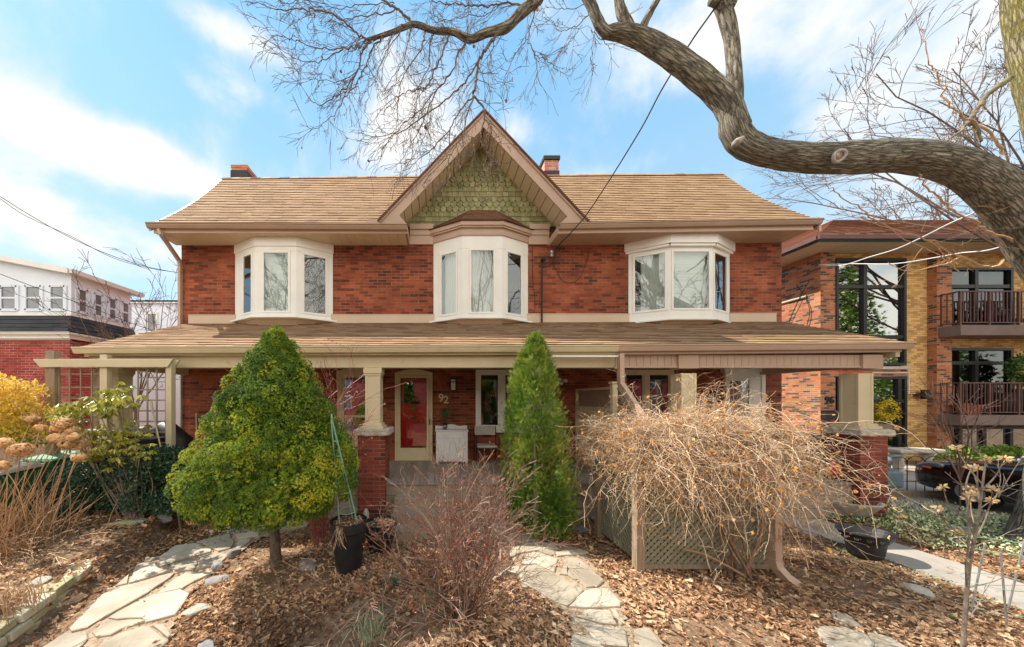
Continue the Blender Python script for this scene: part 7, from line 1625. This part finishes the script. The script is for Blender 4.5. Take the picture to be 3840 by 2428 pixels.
b = MB(); b.prism([(x0+.03+(x1-x0-.06)*i/8, D+.36+.05*math.sin(math.pi*i/8), zs+.20) for i in range(9)]+[(x1-.03-(x1-x0-.06)*i/8, D+.42+.05*math.sin(math.pi*(8-i)/8), zs+.20) for i in range(9)], (0, .02, .22)); b.build('backrest', MT['vinyl'], ch, bevel=.012)
for s, xx in ((-1, x0+.02), (1, x1-.02)):
    b = MB(); b.tube(curve([(xx, D-.06, .69), (xx, D-.06, zs+.15), (xx, D-.02, zs+.2), (xx, D+.36, zs+.22)], 5), .014, 7); b.build('front_leg', MT['black'], ch, smooth=True)
    b = MB(); b.tube([(xx, D+.40, .69), (xx, D+.36, zs), (xx, D+.42, zs+.42)], .014, 7); b.build('rear_leg', MT['black'], ch, smooth=True)
b = MB(); b.tube([(x0+.02, D-.03, zs-.08), (x1-.02, D-.03, zs-.08)], .012, 6); b.tube([(x0+.02, D+.36, zs-.08), (x1-.02, D+.36, zs-.08)], .012, 6); b.build('seat_frame', MT['black'], ch)
# ---- right side: gas meter, bench, little iron fence
gm_ = thing('gas_meter', 'blue grey gas meter with round regulator at the foot of the right brick pier', 'gas meter', (9.2, 6.4, 0)); D = 6.35
b = MB(); c = P(3320, 1795, D); b.box(c.x-.20, c.x+.22, D-.12, D+.12, c.z-.17, c.z+.17); b.build('meter_body', MT['bluegrey'], gm_, bevel=.04)
b = MB(); c = P(3305, 1728, D); b.lathe([(.02, -.10), (.10, -.09), (.12, -.02), (.12, .02), (.07, .06)], c, 18, axis='y'); b.build('regulator', MT['silver'], gm_, smooth=True)
b = MB(); b.tube(curve([P(3300, 1770, D), P(3300, 1745, D), P(3298, 1720, D)], 4), .045, 10); b.tube(curve([P(3330, 1780, D), P(3331, 1735, D), P(3334, 1716, D), P(3350, 1712, D), P(3372, 1712, D+.1)], 5), .035, 10); b.tube([P(3274, 1748, D), P(3300, 1750, D)], .03, 10); b.build('pipes', MT['bluegrey'], gm_, smooth=True)
b = MB(); b.tube([P(3300, 1820, D), (X(3300, D), D, 0)], .03, 8); b.build('riser', MT['bluegrey'], gm_)
bn = thing('stone_bench', 'curved pale stone bench in front of the apartment entrance', 'bench', (14, 9.6, 0)); D = 9.4; xa, xb = X(3335, D), X(3510, D); zt = Z(1683, D)
b = MB(); n = 14; top = [(xa+(xb-xa)*i/n, D-.24+.05*math.sin(math.pi*i/n), zt-.11) for i in range(n+1)]+[(xb-(xb-xa)*i/n, D+.22+.05*math.sin(math.pi*i/n), zt-.11) for i in range(n+1)]; b.prism(top, (0, 0, .11)); b.build('seat', MT['stone'], bn, bevel=.03)
for px in (3368, 3475): b = MB(); c = Vector((X(px, D), D, 0)); b.lathe([(.16, 0), (.15, .06), (.09, .14), (.12, .3), (.09, .42), (.15, zt-.16), (.17, zt-.11)], c, 14, sx=.8, sy=1.1); b.build('bench_leg', MT['stone'], bn, smooth=True)
fe = thing('wire_border_fence', 'low hooped black iron border fence beside the gas meter', 'fence', (10, 7.4, 0)); D = 7.4; b = MB()
for i in range(4):
    x0 = X(3335, D)+i*.42; zt = Z(1712, D); b.tube([(x0, D, .05), (x0, D, zt-.15)]+[(x0+.21-.21*math.cos(a), D, zt-.15+.15*math.sin(a)) for a in [k*math.pi/8 for k in range(9)]]+[(x0+.42, D, .05)], .009, 5); b.tube([(x0+.21, D, .05), (x0+.21, D, zt-.08)], .006, 4)
b.tube([(X(3335, D), D, .3), (X(3335, D)+1.68, D, .3)], .006, 4); b.tube([(X(3335, D), D, .6), (X(3335, D)+1.68, D, .6)], .006, 4); b.build('hoops', MT['black'], fe)
b = MB(); b.box(X(3330, 7.2), X(3520, 7.2)+.3, 7.15, 7.25, .0, .13); tag(b.build('timber_edging', MT['wood'], bevel=.01), 'dark timber edging below the iron border fence', 'edging')
rock((X(3275, 6.0), 6.0, .12), (.25, .2, .14), 'mossy boulder in front of the gas meter', 21, 'wallstone')
b = MB(); c = Vector((X(3170, 6.0), 6.0, .08)); b.lathe([(.22, -.05), (.30, .04), (.38, .16), (.43, .24), (.45, .27), (.40, .27), (.33, .18), (.1, .12)], c, 28); tag(b.build('birdbath_bowl', MT['stone'], smooth=True), 'round pale stone bowl on the ground right of the vine', 'bowl')
b = MB(); c = P(3122, 1758, 6.0); b.lathe([(.05, -.1), (.07, -.08), (.07, .08), (.04, .12), (.02, .13)], c, 14); tag(b.build('red_bottle', MT['berry'], smooth=True), 'small red container standing by the porch wall behind the vine', 'container')

# ---- parked car
car = thing('parked_car', 'glossy black car parked nose in on the driveway at the right edge', 'car', (11.9, 5.3, 0)); cxl, cxr = 11.0, 12.85
stn = [  # y, half-width factor, z bottom, z shoulder, z top(hood)
 (7.42, .55, .34, .52, .60), (7.38, .72, .26, .66, .74), (7.25, .86, .22, .76, .84), (7.0, .94, .2, .84, .93), (6.6, .98, .2, .88, .99), (6.1, 1.0, .2, .91, 1.04), (5.75, 1.0, .2, .93, 1.08), (5.0, 1.0, .2, .95, 1.08), (4.2, 1.0, .2, .96, 1.08), (3.4, 1.0, .2, .97, 1.08), (2.9, .97, .22, .97, 1.05), (2.75, .88, .3, .9, .98)]
b = MB(); cxm = (cxl+cxr)/2; hw = (cxr-cxl)/2; ring = []
for y, f, zb, zs, zt in stn:
    w2 = hw*f; pr = [(-.86, zb), (-.97, zb+.08), (-1.0, (zb+zs)/2+.02), (-.985, zs-.06), (-.93, zs+.0), (-.80, zs+(zt-zs)*.62), (-.4, zt-.005), (0, zt), (.4, zt-.005), (.80, zs+(zt-zs)*.62), (.93, zs), (.985, zs-.06), (1.0, (zb+zs)/2+.02), (.97, zb+.08), (.86, zb)]
    ring.append(len(b.v)); b.v += [(cxm+w2*a, y, z) for a, z in pr]
m_ = 15
for i in range(len(stn)-1):
    for j in range(m_): j2 = (j+1) % m_; b.f.append((ring[i]+j, ring[i]+j2, ring[i+1]+j2, ring[i+1]+j)); b.r.append(0)
b.f.append(tuple(ring[0]+j for j in range(m_))); b.r.append(0); b.f.append(tuple(ring[-1]+j for j in reversed(range(m_)))); b.r.append(0)
body = b.build('body', MT['carpaint'], car, smooth=True); sm = body.modifiers.new('s', 'SUBSURF'); sm.levels = sm.render_levels = 2
b = MB(); rg2 = []
for y, w2, zt in ((5.75, .90, 1.05), (5.1, .78, 1.45), (4.6, .74, 1.50), (3.6, .74, 1.48), (2.9, .86, 1.05)):
    rg2.append(len(b.v)); b.v += [(cxm-hw*w2*(1.0 if zt > 1.2 else 1), y, zt), (cxm+hw*w2, y, zt), (cxm+hw*.93, y, 1.02), (cxm-hw*.93, y, 1.02)]
for i in range(4):
    for j in range(4): j2 = (j+1) % 4; b.f.append((rg2[i]+j, rg2[i]+j2, rg2[i+1]+j2, rg2[i+1]+j)); b.r.append(0)
b.build('cabin', MT['glass_nb'], car, bevel=.04)
b = MB(); b.tube(curve([(cxl+.10, 7.20, .72), (cxl+.02, 6.98, .80), (cxl-.005, 6.78, .80)], 4), [.05, .06, .065, .065, .06, .06, .055, .05, .03], 8, cap=True); b.build('headlight', MT['glass_nb'], car, smooth=True)
b = MB(); b.tube([(cxl+.01, 7.06, .735), (cxl-.035, 6.95, .735)], [.03, .028], 8, cap=True); b.build('indicator', MT['orange'], car)
b = MB(); b.tube([(cxl-.02, 5.76, 1.04), (cxl-.20, 5.74, 1.13)], [.05, .10], 10, cap=True); b.build('mirror', MT['carpaint'], car, smooth=True)
b = MB(); b.tube([(cxl-.21, 5.73, 1.13), (cxl-.215, 5.72, 1.13)], [.085, .07], 12, cap=True); b.build('mirror_trim', MT['chrome'], car)
for y in (6.45, 3.75):
    b = MB(); b.lathe([(.2, -.10), (.31, -.10), (.33, -.07), (.33, .07), (.31, .10), (.2, .10)], (cxl+.10, y, .33), 28, axis='x'); o = b.build('wheel', MT['rubber'], car); b = MB(); b.lathe([(.02, -.12), (.08, -.115), (.19, -.10), (.2, -.08)], (cxl+.10, y, .33), 20, axis='x'); b.build('rim', MT['silver'], o)
b = MB(); b.bar((cxl-.008, 5.5, .62), (cxl-.004, 3.2, .63), .015, .03, up=(1, 0, 0)); b.build('side_moulding', MT['chrome'], car)
REAR_FILL = 2.0
# ================================================================ camera, light, render look
sc = bpy.context.scene
cam = bpy.data.cameras.new('camera'); co = bpy.data.objects.new('camera', cam); sc.collection.objects.link(co); sc.camera = co
co.location = (0, 0, H); co.rotation_euler = (R(90), 0, 0)
cam.sensor_width = 36; cam.sensor_fit = 'HORIZONTAL'; cam.lens = 36*F/3840; cam.shift_x = (1920-CX)/3840; cam.shift_y = (CY-1214)/3840
cam.clip_start = .05; cam.clip_end = 3000
EL = R(50); SX, SY = -.93, .36      # towards the sun
s = bpy.data.lights.new('sun', 'SUN'); s.energy = 5.0; s.angle = R(.5); s.color = (1, .93, .82)
so = bpy.data.objects.new('sun', s); sc.collection.objects.link(so)
d = Vector((SX*math.cos(EL), SY*math.cos(EL), math.sin(EL))); so.rotation_euler = d.to_track_quat('Z', 'Y').to_euler(); so.location = (-10, 8, 20)
wd = bpy.data.worlds.new('World'); sc.world = wd; wd.use_nodes = True; nt = wd.node_tree
sky = nt.nodes.new('ShaderNodeTexSky'); sky.sky_type = 'NISHITA'; sky.sun_disc = False; sky.sun_elevation = EL; sky.sun_rotation = math.atan2(SX, SY)
sky.air_density = 1.0; sky.dust_density = .6; sky.ozone_density = 1.5
bg = nt.nodes['Background']; bg.inputs['Strength'].default_value = .11
tc = nt.nodes.new('ShaderNodeTexCoord'); dirv = tc.outputs['Generated']
sep = nt.nodes.new('ShaderNodeSeparateXYZ'); nt.links.new(dirv, sep.inputs[0])
def mth(op, a, b=None, c=None, clamp=False):
    n = nt.nodes.new('ShaderNodeMath'); n.operation = op; n.use_clamp = clamp
    for i, v in enumerate((a, b, c)):
        if v is None: continue
        if isinstance(v, (int, float)): n.inputs[i].default_value = v
        else: nt.links.new(v, n.inputs[i])
    return n.outputs[0]
zc = mth('MAXIMUM', mth('ADD', sep.outputs[2], .16), .04)
cmb = nt.nodes.new('ShaderNodeCombineXYZ'); nt.links.new(mth('DIVIDE', sep.outputs[0], zc), cmb.inputs[0]); nt.links.new(mth('DIVIDE', sep.outputs[1], zc), cmb.inputs[1])
n1 = noise(nt, 1.15, 9, .58, cmb.outputs[0], dist=.35)
n2 = noise(nt, 4.2, 10, .60, dirv, dist=.25)
dens = mth('ADD', mth('MULTIPLY', mth('SUBTRACT', n1, .5), .9), mth('MULTIPLY', mth('SUBTRACT', n2, .5), 2.8))
def cdir(px, py): return Vector(((px-CX)/F, 1, -(py-CY)/F)).normalized()
# the individual clouds: direction, half sizes (across, up), weight
for px, py, wx, wz, wt in ((430, 590, .15, .05, .95), (700, 665, .18, .04, .55), (560, 540, .06, .05, .5), (60, 760, .09, .07, .7), (1560, 420, .16, .13, .75), (1960, 480, .05, .05, .7), (3100, 200, .20, .15, .50), (3350, 420, .20, .09, .5), (2750, 40, .26, .10, .6),
        (850, 110, .13, .035, .6), (1000, 190, .12, .04, .5), (760, 330, .05, .03, .4), (1000, 370, .10, .03, .5), (60, 220, .10, .14, .4), (2430, 590, .16, .03, .4), (600, 930, .4, .08, .3), (380, 300, .10, .08, -.35), (600, 160, .10, .10, -.45), (2550, 480, .16, .07, -.45), (1250, 330, .12, .10, -.25), (2050, 330, .14, .06, -.35), (2870, 420, .05, .09, -.45), (900, 480, .14, .04, -.2)):
    c = cdir(px, py); v = nt.nodes.new('ShaderNodeVectorMath'); v.operation = 'SUBTRACT'; nt.links.new(dirv, v.inputs[0]); v.inputs[1].default_value = c
    right = Vector((c.y, -c.x, 0)).normalized(); up = right.cross(c)
    def dt(ax, wdt):
        q = nt.nodes.new('ShaderNodeVectorMath'); q.operation = 'DOT_PRODUCT'; nt.links.new(v.outputs[0], q.inputs[0]); q.inputs[1].default_value = ax/wdt; return q.outputs['Value']
    a_, b_, c_ = dt(right, wx), dt(up, wz), dt(c, wx)
    r2 = mth('ADD', mth('MULTIPLY', a_, a_), mth('ADD', mth('MULTIPLY', b_, b_), mth('MULTIPLY', c_, c_)))
    fall = mth('POWER', 2.718, mth('MULTIPLY', r2, -1.0)); dens = mth('ADD', dens, mth('MULTIPLY', fall, wt))
hz = mth('MULTIPLY', mth('POWER', 2.718, mth('MULTIPLY', sep.outputs[2], -3.0)), .30)     # haze towards the horizon
dens = mth('ADD', dens, hz)
dens = mth('ADD', dens, mth('MULTIPLY', mth('ADD', mth('MULTIPLY', sep.outputs[1], -1.3), .0, clamp=True), 1.1))   # unseen cloud behind the camera, added to fill and warm the shade
mp = nt.nodes.new('ShaderNodeMapRange'); mp.interpolation_type = 'SMOOTHSTEP'; nt.links.new(dens, mp.inputs['Value']); mp.inputs['From Min'].default_value = -.07; mp.inputs['From Max'].default_value = 1.0
mp.inputs['To Min'].default_value = 0; mp.inputs['To Max'].default_value = 1
skyn = mixc(nt, 1.0, sky.outputs[0], (.9, 1.35, 1.5), 'MULTIPLY')
zen = ramp(nt, sep.outputs[2], [(0, (3.7, 4.6, 5.3)), (.25, (3.2, 4.45, 5.35)), (.55, (2.35, 4.0, 5.4)), (.85, (1.35, 3.3, 5.4))])
skyc = mixc(nt, .80, skyn, zen)
cl = ramp(nt, mp.outputs[0], [(0, (4.4, 4.9, 5.3)), (.6, (5.3, 5.45, 5.5)), (1, (5.75, 5.7, 5.6))])
rear_fill = ramp(nt, mth('ADD', mth('MULTIPLY', sep.outputs[1], -1.6), .1, clamp=True), [(0, (1, 1, 1)), (1, (REAR_FILL*1.03, REAR_FILL*.98, REAR_FILL*.88))])  # added cloud behind the camera is brightened and warmed as fill light
cl = mixc(nt, 1.0, cl, rear_fill, 'MULTIPLY')
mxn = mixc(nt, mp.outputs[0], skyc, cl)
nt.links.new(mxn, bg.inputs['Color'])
sc.view_settings.view_transform = 'Standard'; sc.view_settings.look = 'None'; sc.view_settings.gamma = 1; sc.view_settings.exposure = EXPO
sc.view_settings.use_curve_mapping = False
sc.render.engine = 'CYCLES'
